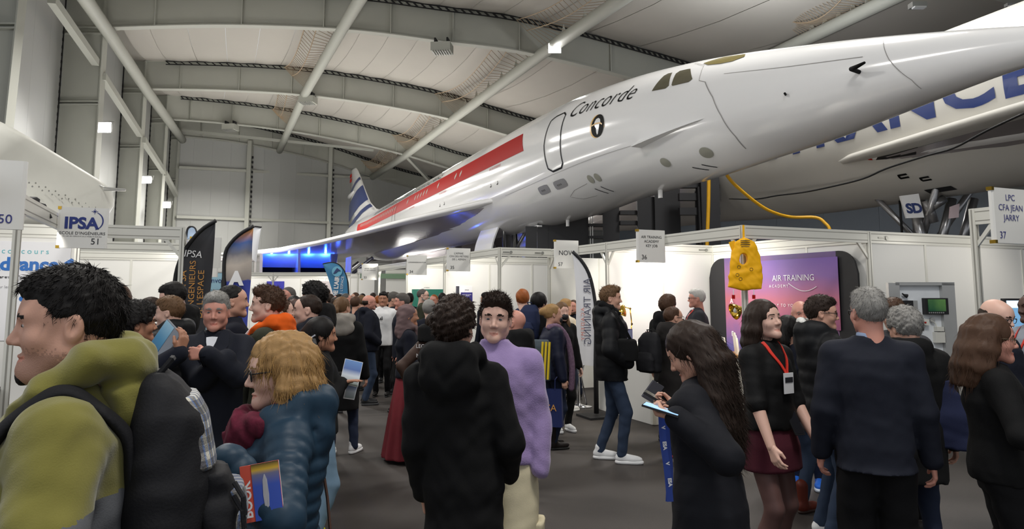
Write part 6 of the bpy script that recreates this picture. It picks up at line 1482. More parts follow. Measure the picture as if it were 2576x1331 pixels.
# woman with long dark hair looking at phones
dr = []
for k in range(11):
    a = math.radians(-90+k*18); sx, cy = math.sin(a)*.9, -math.cos(a)
    dr.append(([(.07*sx, -.03+.08*cy, .06), (.088*sx, -.05+.085*cy, -.04), (.105*sx, -.085+.07*cy, -.16), (.11*sx, -.12+.05*cy, -.28), (.08*sx, -.14+.04*cy, -.40+.03*math.cos(k))], [.03, .034, .034, .03, .012]))
t, q = man('woman with long dark hair in black blazer looking down at phones', 1766, 800, 3.1, 72, d=3.1, fem=True, bulk=.04, lean=.06, hair='long', hairc='darkbrown', drape=dr, curl=.004, strands=4200, tone='fair', head=(6, 30, 0), topc=fab('black_blazer', (22, 23, 29), .8, .2, 300), topname='blazer', hem=.78, flare=.12, bottom=blackp, folds=.003, L=(TG(1700, 1050, 2.86), 'grip', (.8, -.5, -.6), (-.2, 1, .1), (0, -.2, 1)), R=(TG(1695, 1030, 3.05), 'grip', (.8, -.5, -.6), (.1, 1, .2), (0, -.2, 1)))
W_ = Matrix.Translation((q and t.location)) @ Matrix.Rotation(math.radians(72), 4, 'Z')
def phone(label, px, py, d, rz, tilt, lit):
    o = thing('smartphone', label, 'phone', P(px, py, d)); o.rotation_euler = (tilt, 0, rz)
    MB().box((0, 0, 0), (.072, .145, .008)).build('case', M_black, o); MB().box((0, 0, .005), (.066, .136, .002)).build('screen', mat('phone_screen_lit', srgb(150, 190, 230), .2, emit=.8) if lit else mat('phone_screen_dark', srgb(24, 24, 30), .1), o)
phone('lit smartphone held by the long haired woman', 1664, 1031, 2.86, 1.2, .25, True); phone('dark smartphone held above the lit one', 1660, 1008, 3.04, 1.3, .5, False)
ly = thing('lanyard', 'blue lanyard with white marks hanging from the phones', 'lanyard', P(1672, 1035, 2.95)); o_ = ly.location
M_lb = mat('blue_lanyard', srgb(38, 66, 150), .5)
for i, off in enumerate((0, .035)):
    mb = MB(); pts = smooth_line([P(1664+off*300, 1040, 2.95+off)-o_, P(1668+off*300, 1110, 2.95+off)-o_, P(1678+off*200, 1180, 2.95+off)-o_, P(1686-off*100, 1262, 2.95+off)-o_], 4)
    for a, b in zip(pts[:-1], pts[1:]): mb.bar(a, b, .026, .003, up=(0, 1, 0))
    mb.build('band', M_lb, ly)
for i, (x_, y_) in enumerate(((1667, 1075), (1671, 1120), (1678, 1165), (1684, 1212))): put_text('ESA' if i % 2 else 'V', .02, P(x_, y_, 2.95)-o_+Vector((0, -.006, 0)), (.1, 0, -1), (1, 0, .1), M_paper, ly, 'printed_mark', bold=.001)
# woman with red lanyard
dr = []
for k in range(11):
    a = math.radians(-115+k*23); sx, cy = math.sin(a), -math.cos(a)
    dr.append(([(.07*sx, -.03+.085*cy, .06), (.09*sx, -.035+.085*cy, -.03), (.095*sx, -.05+.08*cy, -.11), (.085*sx, -.055+.08*cy, -.19)], [.028, .032, .03, .016]))
t, q = man('woman in black top and burgundy skirt wearing a red lanyard', 1925, 747, 4.45, -128, d=4.45, fem=True, bulk=.022, belly=.02, hair='long', hairc='darkbrown', drape=dr, curl=.004, tone='pale', head=(-4, -8, 3), topc=fab('black_top', (12, 12, 13), .7), topname='blouse', hem=.95, sleeve=.52, bottom=None, legs=False, barelegs=True, skirt=(.70, 1.0, .20, .15, burg), shoes=('boot', (22, 22, 24), (20, 20, 20)), folds=.004, R=(.22, .18, .86, 'relax', (.4, -1, 0)), L=(.16, .2, .9, 'grip', (.6, -1, 0)), stance=((.1, .03, -8), (-.1, -.05, 8)))
lanyard(t, q, garment='blouse')
phone('dark smartphone in the hand of the woman with red lanyard', 2000, 1065, 4.35, .4, 1.0, False)
# big man in navy suit from behind
t, q = man('grey haired man in navy suit with his back to the camera', 2180, 716, 3.9, 6, d=3.75, bulk=.03, belly=.02, hair='short', hairc='grey', curl=.003, strands=3000, tone='ruddy', head=(22, 0, 0), topc=suit, topname='suit_jacket', collar=.012, hem=.80, flare=.14, bottom=blackp, leg=.03, folds=.0035, glasses='dark', shoes=DS, R=(.27, .03, .84, 'relax', (.3, -1, 0)), L=(.26, .05, .86, 'relax', (.3, -1, 0)))
v = Vol(.008); v.loft([(1.46*q['s'], 0, -.025, .07, .072), (1.508*q['s'], 0, -.02, .062, .066)], 0); V, F = v.mesh(); np_mesh('shirt_collar', V, F, fab('pale_blue_shirt', (150, 166, 196)), t)
# woman at the right with spectacles
dr = []
for k in range(12):
    a = math.radians(-110+k*20); sx, cy = math.sin(a), -math.cos(a)
    dr.append(([(.07*sx, -.03+.085*cy, .06), (.092*sx, -.04+.09*cy, -.03), (.1*sx, -.06+.09*cy, -.12), (.1*sx, -.08+.09*cy, -.215)], [.03, .036, .036, .018]))
t, q = man('woman in black with long brown hair and spectacles at the right', 2488, 785, 3.72, -78, d=3.7, fem=True, bulk=.03, hair='long', hairc='brown', drape=dr, curl=.005, tone='ruddy', glasses='metal', head=(-6, 4, 0), topc=black, topname='sweater', hem=.86, bottom=blackp, leg=.02, R=(.2, .26, 1.1, 'grip', (.7, -.8, -.3)), L=(.2, .3, 1.1, 'grip', (.7, -.8, -.3)))
ph = P(2545, 1140, 3.6)
# ================================================================== right group
man('bald bearded man with dark spectacles in navy sweater by the television', 2500, 742, 4.95, -112, d=4.9, bulk=.035, belly=.04, hair='fringe', hairc='darkbrown', tone='pale', glasses='dark', beard=('stubble', 'darkbrown'), head=(-6, 16, 0), topc=navy, topname='sweater', hem=.86, bottom=fab('olive_trouser', (64, 60, 48)), shoes=WS)
t, q = man('man in grey shirt with red lanyard cut by the right picture edge', 2592, 728, 5.7, 130, d=5, bulk=.02, hair='crop', hairc='black', tone='dark', topc=fab('grey_shirt', (148, 152, 162)), topname='shirt', hem=.86, bottom=blackp, shoes=('sneaker', (120, 110, 170), (230, 230, 230)))
lanyard(t, q, garment='shirt')
t, q = man('man with glasses in black quilted coat with a white hood', 2066, 738, 5.25, -68, d=5.2, bulk=.045, hair='short', hairc='darkbrown', strands=1500, tone='fair', glasses='dark', head=(-18, 4, 0), topc=puffer, rib=(.09, .012), topname='quilted_coat', hem=.76, hood=1.2, bottom=jeans, shoes=WS)
f = lambda *p: tuple(front_pts(q, [p])[0])
v = Vol(.012); v.chain([f(-.1, .03, 1.49), f(-.12, -.06, 1.53), f(-.06, -.13, 1.545), f(.03, -.15, 1.54)], [.03, .036, .034, .025], .02); v.waves(.005, 60, 2); V, F = v.mesh(); np_mesh('white_hood_lining', V, F, fab('white_fleece', (214, 214, 210)), t)
man('bald man in navy facing the camera before the sunset mural', 2012, 750, 6.6, 176, d=6.6, bulk=.03, hair=None, tone='ruddy', head=(14, 6, 0), topc=navy, hem=.84, bottom=darkjeans, shoes=('sneaker', (40, 100, 200), (200, 210, 225)))
man('dark haired woman in navy jacket and reddish ankle boots', 1983, 792, 5.95, -40, d=5.9, fem=True, bulk=.03, hair='long', hairc='black', drape=[([(0, -.08, .05), (0, -.12, -.06), (0, -.13, -.16)], [.07, .075, .05])], tone='fair', topc=navy, hem=.78, bottom=jeans, shoes=('boot', (96, 40, 28), (50, 30, 24)))
t, q = man('man with grey curly hair and navy tote bag in a black coat', 2272, 770, 4.6, 18, d=4.6, bulk=.045, hair='curly', hairc='grey', curl=.009, strands=2500, tone='fair', head=(20, 14, 0), topc=black, topname='coat', hem=.62, hood=1., bottom=darkjeans, shoes=DS)
tb_ = thing('tote_bag', 'navy cloth tote bag hanging from the shoulder of the grey curly man', 'bag', P(2372, 1040, 4.5), math.radians(-15))
v = Vol(.014); v.loft([(-.21, 0, 0, .19, .05), (0, -.02, 0, .16, .055), (.2, -.05, 0, .12, .03)], 0, p=3); v.waves(.008, 30, 4); V, F = v.mesh(); np_mesh('cloth_bag', V, F, fab('tote_navy', (34, 40, 68), .85), tb_)
for sx in (-.1, .0): ribbon(tb_, [(sx-.03, 0, .18), (sx-.08, -.02, .32), (sx-.12, 0, .44)], .03, MATS['fabric_tote_navy'], 'handle')
man('man with brown hair in charcoal jacket, face half hidden', 2246, 745, 5.5, 165, d=5.5, bulk=.03, hair='short', hairc='brown', tone='fair', head=(0, 10, 0), topc=darkgrey, hem=.8, bottom=blackp, shoes=DS)
# ================================================================== middle right
t, q = man('young man in black padded jacket, jeans and white trainers by the flag', 1538, 714, 7.6, -90, d=7.6, bulk=.045, hair='quiff', hairc='lightbrown', curl=.003, strands=900, tone='fair', head=(0, 2, 0), topc=puffer, rib=(.12, .01), topname='padded_jacket', hem=.80, hood=1.05, collar=.04, bottom=jeans, shoes=WS, R=(.17, .16, .98, 'none', (.9, -1, 0)), L=(.17, .16, .98, 'none', (.9, -1, 0)), stance=((.09, .12, 0), (-.09, -.1, 0)))
f = lambda *p: tuple(front_pts(q, [p])[0])
v = Vol(.013); v.chain([f(.08, .07, 1.46), f(.1, -.0, 1.51), f(.08, -.09, 1.545), f(0, -.12, 1.55), f(-.08, -.09, 1.545), f(-.1, 0, 1.51), f(-.08, .07, 1.46)], [.025, .035, .04, .042, .04, .035, .025], .02); v.waves(.01, 120, 3); V, F = v.mesh(); np_mesh('fur_collar', V, F, fur, t)
bg = thing('shoulder_bag', 'black shoulder bag on the hip of the man by the flag', 'bag', P(1574, 880, 7.35), math.radians(-10))
v = Vol(.014); v.loft([(-.11, 0, 0, .12, .05), (.0, 0, 0, .13, .055), (.09, 0, 0, .11, .05), (.11, 0, 0, .09, .03)], 0, p=3.4); V, F = v.mesh(); np_mesh('bag_body', V, F, black, bg); ribbon(bg, [(.06, 0, .08), (.0, -.05, .2), (-.07, -.06, .32), (-.13, .0, .40)], .03, black, 'bag_strap')
t, q = man('boy in dark parka with a black backpack at the white counter', 1694, 768, 7.7, -48, d=7.7, bulk=.045, hair='crop', hairc='brown', strands=700, tone='fair', glasses='dark', head=(-14, 0, 0), topc=fab('brown_black_parka', (36, 33, 32)), topname='parka', hem=.72, hood=1.2, bottom=blackp, shoes=('sneaker', (40, 36, 38), (170, 60, 60)), L=(.16, .2, .98, 'grip', (.8, -1, 0)))
p_ = P(1634, 888, 7.6); backpack('plain black backpack worn at the white counter', (p_.x, p_.y, p_.z), -40, .85, plaid=False)
t, q = man('boy with brown hair and fur hood behind the boy with backpack', 1681, 740, 8.6, -35, d=8.1, bulk=.04, hair='curly', hairc='brown', strands=500, tone='fair', topc=black, hem=.7, bottom=blackp, shoes=BS, hood=1.2, hoodc=fur)
held_book('grey folder carried low beside the white counter', P(1642, 985, 7.3), .5, .4, .15, .2, .02, mat('grey_folder', srgb(96, 96, 104), .4), 'folder', 'folder', roll=.5)
t, q = man('grey haired man with spectacles in dark suit and red lanyard behind the counter', 1750, 723, 9.7, 98, d=9.7, bulk=.03, hair='short', hairc='white', strands=300, tone='ruddy', glasses='dark', topc=fab('charcoal_suit', (52, 53, 58)), topname='suit_jacket', hem=.8, bottom=blackp, shoes=DS, R=(.15, .25, 1.05, 'relax', (.8, -1, 0)))
cloth_patch(t, 'suit_jacket', [(75, -.07, .07), (50, -.065, .065), (30, -.05, .05), (10, -.03, .03), (-5, -.006, .006)], fab('white_shirt', (220, 222, 228)), 'shirt_front', .005); cloth_patch(t, 'suit_jacket', [(68, -.016, .016), (40, -.02, .02), (10, -.024, .024), (0, -.008, .008)], navy, 'tie', .012, 2); lanyard(t, q, garment='suit_jacket')
# ================================================================== middle left
t, q = man('grey haired man in dark overcoat standing with folded arms', 545, 727, 4.65, 168, d=4.7, bulk=.035, hair='short', hairc='grey', curl=.003, strands=2200, tone='ruddy', head=(4, 3, 0), topc=fab('dark_overcoat', (25, 28, 38), .85), topname='overcoat', hem=.5, flare=.05, collar=.02, bottom=darkjeans, shoes=DS, iris=M_irisb, R=(TG(572, 898, 4.40), 'none', (.8, -.5, -.9), (-1, .1, .12), (0, -1, -.2)), L=(TG(522, 892, 4.30), 'grip', (.8, -.5, -.9), (-1, .1, .1), (0, -1, -.2)))
cloth_patch(t, 'overcoat', [(62, -.034, .034), (52, -.028, .028), (42, -.018, .018), (32, -.005, .005)], fab('white_shirt', (220, 222, 228)), 'shirt_front', .006)
for sd in (-1, 1): cloth_patch(t, 'overcoat', [(76, sd*.06, sd*.09), (65, sd*.045, sd*.1), (48, sd*.03, sd*.105), (30, sd*.012, sd*.085), (12, sd*.004, sd*.04), (4, sd*.002, sd*.01)], MATS['fabric_dark_overcoat'], 'lapel', .014, 3)
t, q = man('curly dark haired young man in navy sweater gesturing with a magazine', 352, 757, 4.45, -78, d=4.4, bulk=.03, hair='curly', hairc='black', curl=.011, strands=2500, tone='tan', head=(-4, 0, 0), topc=navy, topname='sweater', hem=.84, bottom=blackp, shoes=BS, R=(TG(452, 888, 4.1), 'relax', (.9, -.6, -.6), (0, .25, 1), (-.9, -.6, 0)), L=(.1, .24, 1.2, 'none', (.9, -.6, -.6)))
held_book('curved blue and grey magazine held against a navy sweater', P(412, 862, 4.2), -.6, -.3, .17, .22, .014, mat('magazine_grey', srgb(120, 126, 136), .35), 'magazine', 'magazine', (-.2, .1, .55, .75, grad_mat('magazine_photo', [(0, (30, 60, 100)), (.5, (60, 130, 170)), (1, (150, 190, 210))], lo=-.1, hi=.1, cloud=1.)), roll=.5)
t, q = man('boy with light brown hair in black quilted jacket, back turned', 428, 740, 5.7, 62, d=5.7, bulk=.045, hair='short', hairc='lightbrown', tone='pale', head=(10, 6, 0), topc=puffer, rib=(.08, .012), topname='quilted_jacket', hem=.82, hood=1.25, bottom=blackp, shoes=BS)
man('tall young man with dark hair in black hoodie near the dark flag', 438, 703, 6.3, 78, d=6.3, bulk=.03, hair='short', hairc='black', tone='pale', head=(4, 16, 0), topc=black, topname='hoodie', hem=.84, hood=1.2, bottom=blackp, shoes=BS)
man('girl with braided dark hair half hidden behind the quilted jacket', 388, 742, 6.9, -90, d=6.9, fem=True, hair='pony', hairc='darkbrown', tone='fair', topc=navy, hem=.84, bottom=blackp, shoes=BS)
man('long haired woman in taupe coat, back turned, behind the olive hoodie', 293, 708, 5.1, 12, d=5.1, fem=True, bulk=.03, hair='bob', hairc='brown', drape=[([(0, -.08, .05), (0, -.115, -.05), (0, -.12, -.13)], [.075, .08, .06])], tone='fair', topc=greybrown, topname='coat', hem=.7, hood=1., bottom=blackp, shoes=DS)
man('dark haired man in profile behind the man with folded arms', 590, 708, 5.5, -82, d=5.5, bulk=.035, hair='crop', hairc='black', strands=900, tone='fair', head=(-6, 0, 0), topc=navy, topname='coat', hem=.7, collar=.03, bottom=darkjeans, shoes=DS)
t, q = man('curly brown haired boy with orange hood over a dark khaki parka', 670, 713, 5.05, 84, d=4.6, bulk=.035, hair='quiff', hairc='brown', curl=.007, strands=2200, tone='pale', head=(4, 0, 0), topc=khaki, topname='parka', hem=.7, hood=1.12, hoodc=orange, bottom=jeans, shoes=WS)
f = lambda *p: tuple(front_pts(q, [p])[0])
cloth_patch(t, 'parka', [(70, -.09, .09), (45, -.075, .075), (20, -.06, .06), (-5, -.045, .045), (-25, -.035, .035), (-40, -.025, .025)], orange, 'hoodie_front', .007)
for sd in (-1, 1): MB().tube(on_garment(t, 'parka', 0, [(62, sd*.045), (45, sd*.05), (25, sd*.055), (8, sd*.055)], off=.02), .005, 6).build('drawstring', M_paper, t)
man('girl with tied hair in profile behind the orange hood', 713, 745, 6.35, -84, d=5.5, fem=True, hair='bun', hairc='brown', tone='pale', topc=greybrown, hem=.84, bottom=blackp, shoes=BS)
man('middle aged man with grey brown hair standing far behind the orange hood', 722, 716, 8.6, 140, d=8.6, hair='crop', hairc='darkgrey', tone='ruddy', topc=navy, collar=.03, hem=.8, bottom=darkjeans, shoes=DS)
man('man with dark skin in a navy jacket beside the tall curly head', 741, 738, 7.2, 186, d=7.2, hair='crop', hairc='black', tone='dark', topc=navypuffer, rib=(.1, .01), hem=.8, bottom=blackp, shoes=BS)
man('tall man with thick curly black hair and black hooded coat', 787, 705, 6.7, 74, d=5.9, bulk=.035, hair='curly', hairc='black', curl=.011, strands=1800, tone='fair', topc=black, topname='coat', hem=.7, hood=1.25, bottom=blackp, shoes=BS)
man('boy with short dark hair in navy hooded coat, facing left', 772, 734, 5.75, 84, d=5.5, bulk=.04, hair='crop', hairc='darkbrown', strands=1800, tone='pale', head=(2, 2, 0), topc=navy, topname='hooded_coat', hem=.66, hood=1.3, bottom=darkjeans, shoes=BS)
dr = [([(0, -.09, .03), (.01, -.12, -.06), (.01, -.125, -.16), (.0, -.12, -.28), (0, -.11, -.36)], [.065, .06, .05, .04, .015]), ([(.05, -.06, 0), (.07, -.05, -.1), (.075, -.02, -.2), (.07, .02, -.32)], [.03, .03, .028, .012])]
t, q = man('girl with long black hair and glittering hair clip holding brochures', 814, 796, 5.1, -84, d=5.3, fem=True, bulk=.028, hair='long', hairc='black', drape=dr, curl=.002, strands=1200, tone='tan', head=(-2, 2, 0), topc=black, topname='jacket', hem=.86, bottom=lightjeans, leg=.014, shoes=WS, R=(TG(862, 962, 5.1), 'flat', (.8, -.8, -.4), (.2, 1, .15), (0, -.3, -1)), L=(TG(858, 948, 5.3), 'flat', (.8, -.8, -.4), (0, 1, .2), (0, -.3, 1)))
v = Vol(.006); v.cone((.078, -.05, .03), (.085, -.09, .0), .010, None, .01); v.waves(.003, 300, 1); V, F = v.mesh(); np_mesh('hair_clip', q['toW'](V), F, mat('glitter_clip', srgb(170, 170, 176), .25, metal=.8, var=.6, scale=120), t)
mbp = grad_mat('brochure_aircraft', [(0, (70, 90, 60)), (.4, (200, 210, 220)), (.6, (60, 100, 170)), (1, (90, 140, 200))], lo=-.1, hi=.1, cloud=.4)
held_book('brochure with a blue aircraft photo held by the girl with hair clip', P(884, 938, 5.2), .3, -.5, .13, .19, .008, M_paper, pic=(0, 0, .96, .96, mbp), roll=.25)
held_book('second brochure hanging below the first in the same hands', P(884, 976, 5.24), .5, .1, .08, .16, .01, M_paper, pic=(0, 0, .9, .9, mbp), roll=.2)
# ================================================================== further back
man('woman with ponytail and grey fur hood on a long black coat', 862, 742, 7.9, -8, d=7.9, fem=True, bulk=.045, hair='pony', hairc='lightbrown', drape=[([(0, -.11, .06), (.01, -.15, .0), (.01, -.14, -.1)], [.03, .035, .02])], tone='fair', head=(-25, 0, 0), topc=black, topname='coat', hem=.5, hood=1.25, hoodc=greyfur, bottom=darkjeans, shoes=WS, stance=((.16, .1, -20), (-.08, 0, 0)))
man('bald man with spectacles in navy jacket and jeans, seen from the side', 931, 738, 11.4, -86, d=11.4, bulk=.045, belly=.05, hair='fringe', hairc='darkbrown', tone='ruddy', glasses='metal', beard=('stubble', 'brown'), topc=navy, hem=.84, hood=.9, bottom=jeans, shoes=BS, R=(.17, .14, .98, 'none', (.9, -1, 0)))
t, q = man('young man in white sports jersey and black trousers', 964, 731, 12.3, 172, d=12, hair='short', hairc='black', tone='tan', topc=whitef, topname='jersey', hem=.84, bottom=blackp, shoes=DS)
f = lambda *p: tuple(front_pts(q, [p])[0]); 
for i in range(3): MB().prism([f(.05-.025*i, .15, 1.27), f(.03-.025*i, .15, 1.27), f(.035-.025*i, .155, 1.29+.02*i), f(.045-.025*i, .155, 1.29+.02*i)], (0, .01, 0)).build('jersey_mark', M_black, t)
t, q = man('woman in mauve headscarf, navy sweater and long wine red skirt', 1030, 763, 7.7, -84, d=7.7, fem=True, bulk=.022, hair=None, tone='tan', topc=navy, topname='sweater', hem=.92, bottom=None, legs=False, skirt=(.04, .98, .30, .26, wine), shoes=None, R=(.12, .2, 1.02, 'grip', (.7, -1, 0)))
v = Vol(.0095); v.ell((0, -.02, .055), (.09, .112, .103), 0); v.ell((0, .118, -.0), (.068, .072, .09), .012, 's'); v.cone((0, -.04, -.03), (0, -.05, -.14), .088, .10, .03); v.cone((-.06, .02, -.09), (.06, .03, -.09), .04, .04, .03); v.cone((0, .06, -.11), (0, .09, -.17), .05, .03, .03); v.cone((.06, -.06, .02), (.07, -.09, -.2), .04, .03, .03); v.waves(.005, 55, 2, 3, (.3, .3, 1)); V, F = v.mesh(); np_mesh('headscarf', q['toW'](V), F, mauve, t)
t, q = man('woman in a sheer brown and lettered black top behind the headscarf', 1096, 784, 6.9, -20, d=6.9, fem=True, hair='long', hairc='darkbrown', tone='fair', topc=fab('sheer_brown', (74, 56, 48), .6), topname='sheer_top', hem=.95, bottom=jeans, shoes=BS, R=(.22, .12, .98, 'relax', (.9, -1, 0)), L=(.26, -.04, .95, 'none', (1, -.6, 0)))
f = lambda *p: tuple(front_pts(q, [p])[0]); v = Vol(.013); v.loft([(1.27, 0, -.01, .165, .14), (1.40, 0, -.015, .165, .118), (1.43, 0, -.02, .12, .095)], 0); V, F = v.mesh(); np_mesh('lettered_yoke', V, F, black, t)
for i, s_ in enumerate(('LEGEND', 'AND', 'MASTER')): put_text(s_, .05, f(-.05, -.16, 1.40-.05*i), (1, 0, 0), (0, 0, 1), M_paper, t, 'lettering')
man('bald man with spectacles in black hooded coat behind the lilac fleece', 1290, 774, 6.3, 58, d=6.3, bulk=.045, hair=None, tone='ruddy', glasses='metal', head=(16, 0, 0), topc=black, topname='coat', hem=.7, hood=1.2, bottom=blackp, shoes=BS)
man('person with ginger hair in navy jacket, back turned to the aisle', 1315, 724, 9.6, -4, d=9.6, hair='bob', hairc='ginger', curl=.008, tone='pale', topc=fab('slate_blue', (44, 50, 76)), hem=.84, collar=.03, bottom=darkjeans, shoes=DS)
man('person with shaggy black hair and navy backpack straps', 1358, 732, 8.7, -38, d=8.7, hair='bob', hairc='black', tone='fair', topc=black, hem=.8, bottom=darkjeans, shoes=BS)
p_ = P(1332, 812, 8.6); backpack('navy backpack on the person with shaggy black hair', (p_.x, p_.y, p_.z), -30, .85, fab('backpack_navy', (34, 42, 70)), False)
t, q = man('woman in navy quilted jacket with striped scarf and clipped hair', 1392, 761, 8.25, -72, d=8.2, fem=True, bulk=.045, hair='bun', hairc='blond', drape=[([(0, -.1, .06), (0, -.125, .06)], [.04, .045])], tone='fair', topc=navypuffer, rib=(.05, .01), topname='quilted_jacket', hem=.82, bottom=darkjeans, shoes=BB)
f = lambda *p: tuple(front_pts(q, [p])[0]); strap(t, [f(.08, -.08, 1.46), f(.1, .03, 1.46), f(.09, .15, 1.3), f(.1, .2, 1.0), f(.1, .19, .72)], .07, fab('striped_scarf', (120, 96, 116), .9, .3, 80, .6, 60), 'scarf')
mkq = Vol(.009); mkq.ell((0, .085, -.04), (.045, .035, .04), 0); V, F = mkq.mesh(); np_mesh('face_mask', q['toW'](V), F, M_black, t)
bg = thing('carrier_bag', 'slate carrier bag with yellow edging held beside the quilted jacket', 'bag', P(1352, 905, 8.0), math.radians(-25))
v = Vol(.014); v.loft([(-.22, 0, 0, .15, .06), (.15, 0, 0, .15, .05), (.22, 0, 0, .13, .03)], 0, p=4); V, F = v.mesh(); np_mesh('bag_body', V, F, fab('slate_bag', (74, 84, 92), .6), bg)
for x_ in (.15, .11, .07): MB().bar((x_, -.07, -.2), (x_+.02, -.06, .2), .018, .02).build('yellow_piping', mat('yellow_trim', srgb(220, 190, 40), .5), bg)
bg = thing('carrier_bag', 'blue carrier bag with a gold mark held low near the boots', 'bag', P(1384, 1025, 8.0), math.radians(-15))
MB().add([(-.14, -.05, -.2), (.14, -.05, -.2), (.14, .05, -.2), (-.14, .05, -.2), (-.13, -.03, .2), (.13, -.03, .2), (.13, .03, .2), (-.13, .03, .2)], [(0, 3, 2, 1), (0, 1, 5, 4), (1, 2, 6, 5), (2, 3, 7, 6), (3, 0, 4, 7)]).build('bag_body', fab('blue_bag', (36, 46, 92), .5), bg); put_text('ESA', .1, (0, -.052, 0), (1, 0, 0), (0, .1, 1), M_orange, bg)
for sx in (-.06, .06): MB().tube([(sx, -.03, .19), (sx, -.02, .3), (sx+.02, 0, .33)], .006, 5).build('handle', MATS['fabric_blue_bag'], bg)
t, q = man('woman with black face mask and long fair hair', 1414, 758, 9.2, 208, d=9, fem=True, hair='long', hairc='lightbrown', drape=[([(.06, 0, 0), (.07, .04, -.12), (.06, .07, -.24)], [.03, .03, .012]), ([(-.06, 0, 0), (-.07, .04, -.12), (-.06, .07, -.24)], [.03, .03, .012])], tone='pale', topc=black, hem=.8, bottom=blackp, shoes=WS)
mkq = Vol(.009); mkq.ell((0, .08, -.035), (.05, .042, .045), 0); V, F = mkq.mesh(); np_mesh('face_mask', q['toW'](V), F, M_black, t)
man('person with short fair hair in cream knit sweater', 1424, 750, 10.8, -48, d=10.8, fem=True, hair='short', hairc='blond', tone='fair', topc=cream, topname='sweater', hem=.84, bottom=darkjeans, shoes=WS)
man('bearded man with receding hair beside the cream sweater', 1441, 752, 12.0, 165, d=12, hair='crop', hairc='brown', tone='ruddy', beard=('full', 'brown'), topc=navy, hem=.84, bottom=darkjeans, shoes=DS)
# ================================================================== far crowd
far = [(1066, 723, 13.2, -100, 'm', 'crop', 'darkgrey', 'pale', khaki, 'laughing man with spectacles and grey beard before the green board', ('full', 'grey'), 'dark'),
       (1010, 735, 10.6, 96, 'm', 'short', 'darkgrey', 'ruddy', navy, 'smiling dark haired man just behind the headscarf', None, None),
       (1080, 752, 9.8, -10, 'f', 'bob', 'grey', 'pale', navy, 'woman with grey hair behind the headscarf', None, None),
       (896, 744, 13.0, -30, 'f', 'long', 'brown', 'fair', navy, 'woman with brown hair left of the bald man', None, None),
       (1091, 738, 13.8, 160, 'm', 'crop', 'ginger', 'ruddy', navy, 'person with a red face beside the green board', None, None),
       (1112, 733, 13.4, 10, 'm', 'crop', 'black', 'tan', black, 'dark cropped head left of the dark blue poster', None, None),
       (1137, 735, 14.0, 0, 'm', 'crop', 'black', 'tan', black, 'second dark cropped head left of the dark blue poster', None, None),
       (1222, 733, 12.8, 60, 'm', 'short', 'black', 'fair', navy, 'dark head just above the black parka', None, None),
       (1250, 730, 12.2, -20, 'm', 'short', 'darkbrown', 'fair', black, 'dark head just behind the lilac fleece', None, None),
       (820, 722, 16.5, 150, 'm', 'crop', 'brown', 'fair', navy, 'man facing us left of the blue flag', None, None),
       (830, 738, 14.5, 20, 'm', 'short', 'darkbrown', 'fair', black, 'dark head below the blue flag, back turned', None, None),
       (850, 737, 15.5, 90, 'm', 'crop', 'black', 'fair', navy, 'black head touching the blue flag', None, None),
       (873, 735, 15.0, -90, 'm', 'crop', 'darkgrey', 'ruddy', greybrown, 'grey brown man in profile right of the blue flag', None, None),
       (892, 733, 17.0, 120, 'm', 'crop', 'brown', 'fair', black, 'short haired man with bare nape right of the flag', None, None),
       (912, 737, 18.5, 0, 'm', 'short', 'black', 'tan', black, 'small black head below sign 33', None, None),
       (938, 735, 19.5, 10, 'm', 'short', 'darkbrown', 'fair', navy, 'small dark head above the bald man', None, None),
       (975, 733, 14.2, 170, 'f', 'long', 'darkbrown', 'fair', black, 'young woman facing us beside the white jersey', None, None),
       (992, 732, 12.6, -100, 'm', 'short', 'darkgrey', 'fair', navy, 'grey haired man in navy between jersey and headscarf', None, None),
       (1030, 737, 15.2, 0, 'm', 'curly', 'black', 'fair', black, 'curly black head behind the headscarf', None, None),
       (760, 745, 9.4, 30, 'm', 'short', 'brown', 'fair', black, 'brown head between the curly head and the navy hood', None, None),
       (690, 740, 9.8, -60, 'm', 'crop', 'darkbrown', 'fair', khaki, 'dark head glimpsed behind the orange hood', None, None),
       (907, 741, 14.6, 40, 'f', 'bob', 'lightbrown', 'fair', khaki, 'light brown head left of the bald man', None, None),
       (845, 746, 10.6, 20, 'm', 'short', 'darkbrown', 'fair', navy, 'dark head just left of the fur hood', None, None),
       (950, 742, 16.5, 30, 'f', 'long', 'ginger', 'pale', black, 'auburn head behind the bald man', None, None)]
for px, yt, d_, yw, sx, hr, hc, tn, tp, lb, bd, gl in far:
    man(lb, px, yt, d_, yw, d=d_, fem=sx == 'f', hair=hr, hairc=hc, tone=tn, topc=tp, hem=.8, bottom=blackp if d_ < 15 else darkjeans, shoes=BS, beard=bd, glasses=gl, strands=0, eyes=False, group='people in the far crowd', folds=0)
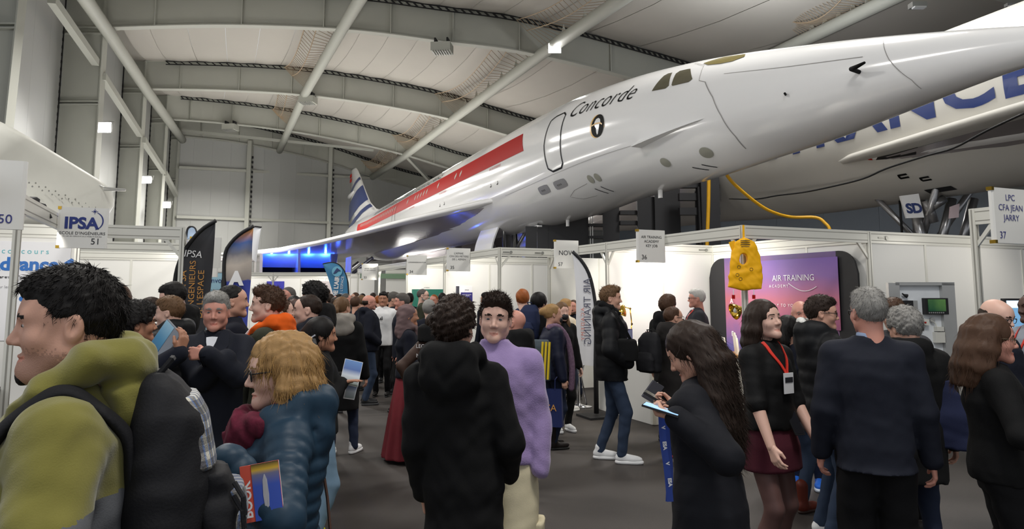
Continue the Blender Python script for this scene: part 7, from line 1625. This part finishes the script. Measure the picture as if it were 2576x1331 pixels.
# ------------------------------------------------------------------ yellow life vest hanging on the stand post
vp = A36+Vector((0, 0, 0))-E2*.0+Vector((-.0, -.09, 0)); vt = P(1868, 566, 8.1)
lv = thing('life_vest', 'yellow inflatable life vest hanging on the stand corner post', 'life vest', (vt.x, vt.y, 1.8)); LV = lambda px, py: np.array((P(px, py, 8.1).x-vt.x, 0, P(px, py, 8.1).z-1.8))
M_vest = fab('life_vest_yellow', (255, 186, 22), .5, .25, 40, .06)
v = Vol(.007); O = [LV(*p) for p in ((1848, 610), (1838, 650), (1834, 690), (1832, 722), (1870, 730), (1915, 727), (1918, 690), (1912, 645), (1898, 608), (1872, 598))]
def vestf(X, Y, Z):
    px_ = [o[0] for o in O]; pz = [o[2] for o in O]; n = len(O); ins = np.zeros(np.broadcast(X, Z).shape, bool); dm = np.full(ins.shape, 9., f32)
    for i in range(n):
        x0, z0, x1, z1 = px_[i], pz[i], px_[(i+1) % n], pz[(i+1) % n]; ex, ez = x1-x0, z1-z0; tt = np.clip(((X-x0)*ex+(Z-z0)*ez)/(ex*ex+ez*ez), 0, 1); dm = np.minimum(dm, np.sqrt((X-x0-tt*ex)**2+(Z-z0-tt*ez)**2))
        c = ((z0 > Z) != (z1 > Z)) & (X < (x1-x0)*(Z-z0)/(z1-z0+1e-9)+x0); ins ^= c
    s2 = np.where(ins, -dm, dm); th = .012+.028*np.sqrt(np.clip(-s2/.06, 0, 1))
    return np.maximum(s2, np.abs(Y)-th)*.8
lo_ = np.min(O, 0)-.02; hi_ = np.max(O, 0)+.02; lo_[1], hi_[1] = -.05, .05
v._add(vestf, lo_, hi_, 0); hc_ = LV(1868, 652); v.ell(tuple(hc_), (.045, .2, .06), .02, 's'); v.waves(.006, 40, 6, 3); V, F = v.mesh(); np_mesh('vest_body', V, F, M_vest, lv)
def vb(q0, q1, w, nm, m=M_vest, y=-.03): 
    a, b = LV(*q0), LV(*q1); return MB().bar((a[0], y, a[2]), (b[0], y, b[2]), w, .006, up=(0, 1, 0)).build(nm, m, lv)
vb((1870, 566), (1871, 602), .022, 'hanging_strap', y=0); vb((1840, 607), (1848, 628), .07, 'shoulder_flap', y=.0)
for x_ in (1843, 1894): vb((x_, 728), (x_, 742), .008, 'toggle_cord', M_paper); vb((x_, 742), (x_, 752), .035, 'red_toggle', M_red)
for i, (x_, y_, w_) in enumerate(((1872, 606, 24), (1872, 611, 22), (1872, 616, 24), (1872, 621, 20))): vb((x_-w_/2, y_), (x_+w_/2, y_), .006, 'printed_line', M_print, y=-.043)
for x_, y_ in ((1856, 672), (1887, 678), (1852, 692), (1860, 702)): c = LV(x_, y_); MB().tube([(c[0]+.018*math.cos(a), -.044, c[2]+.018*math.sin(a)) for a in [k*.7 for k in range(10)]], .0022, 4).build('printed_pictogram', M_print, lv)
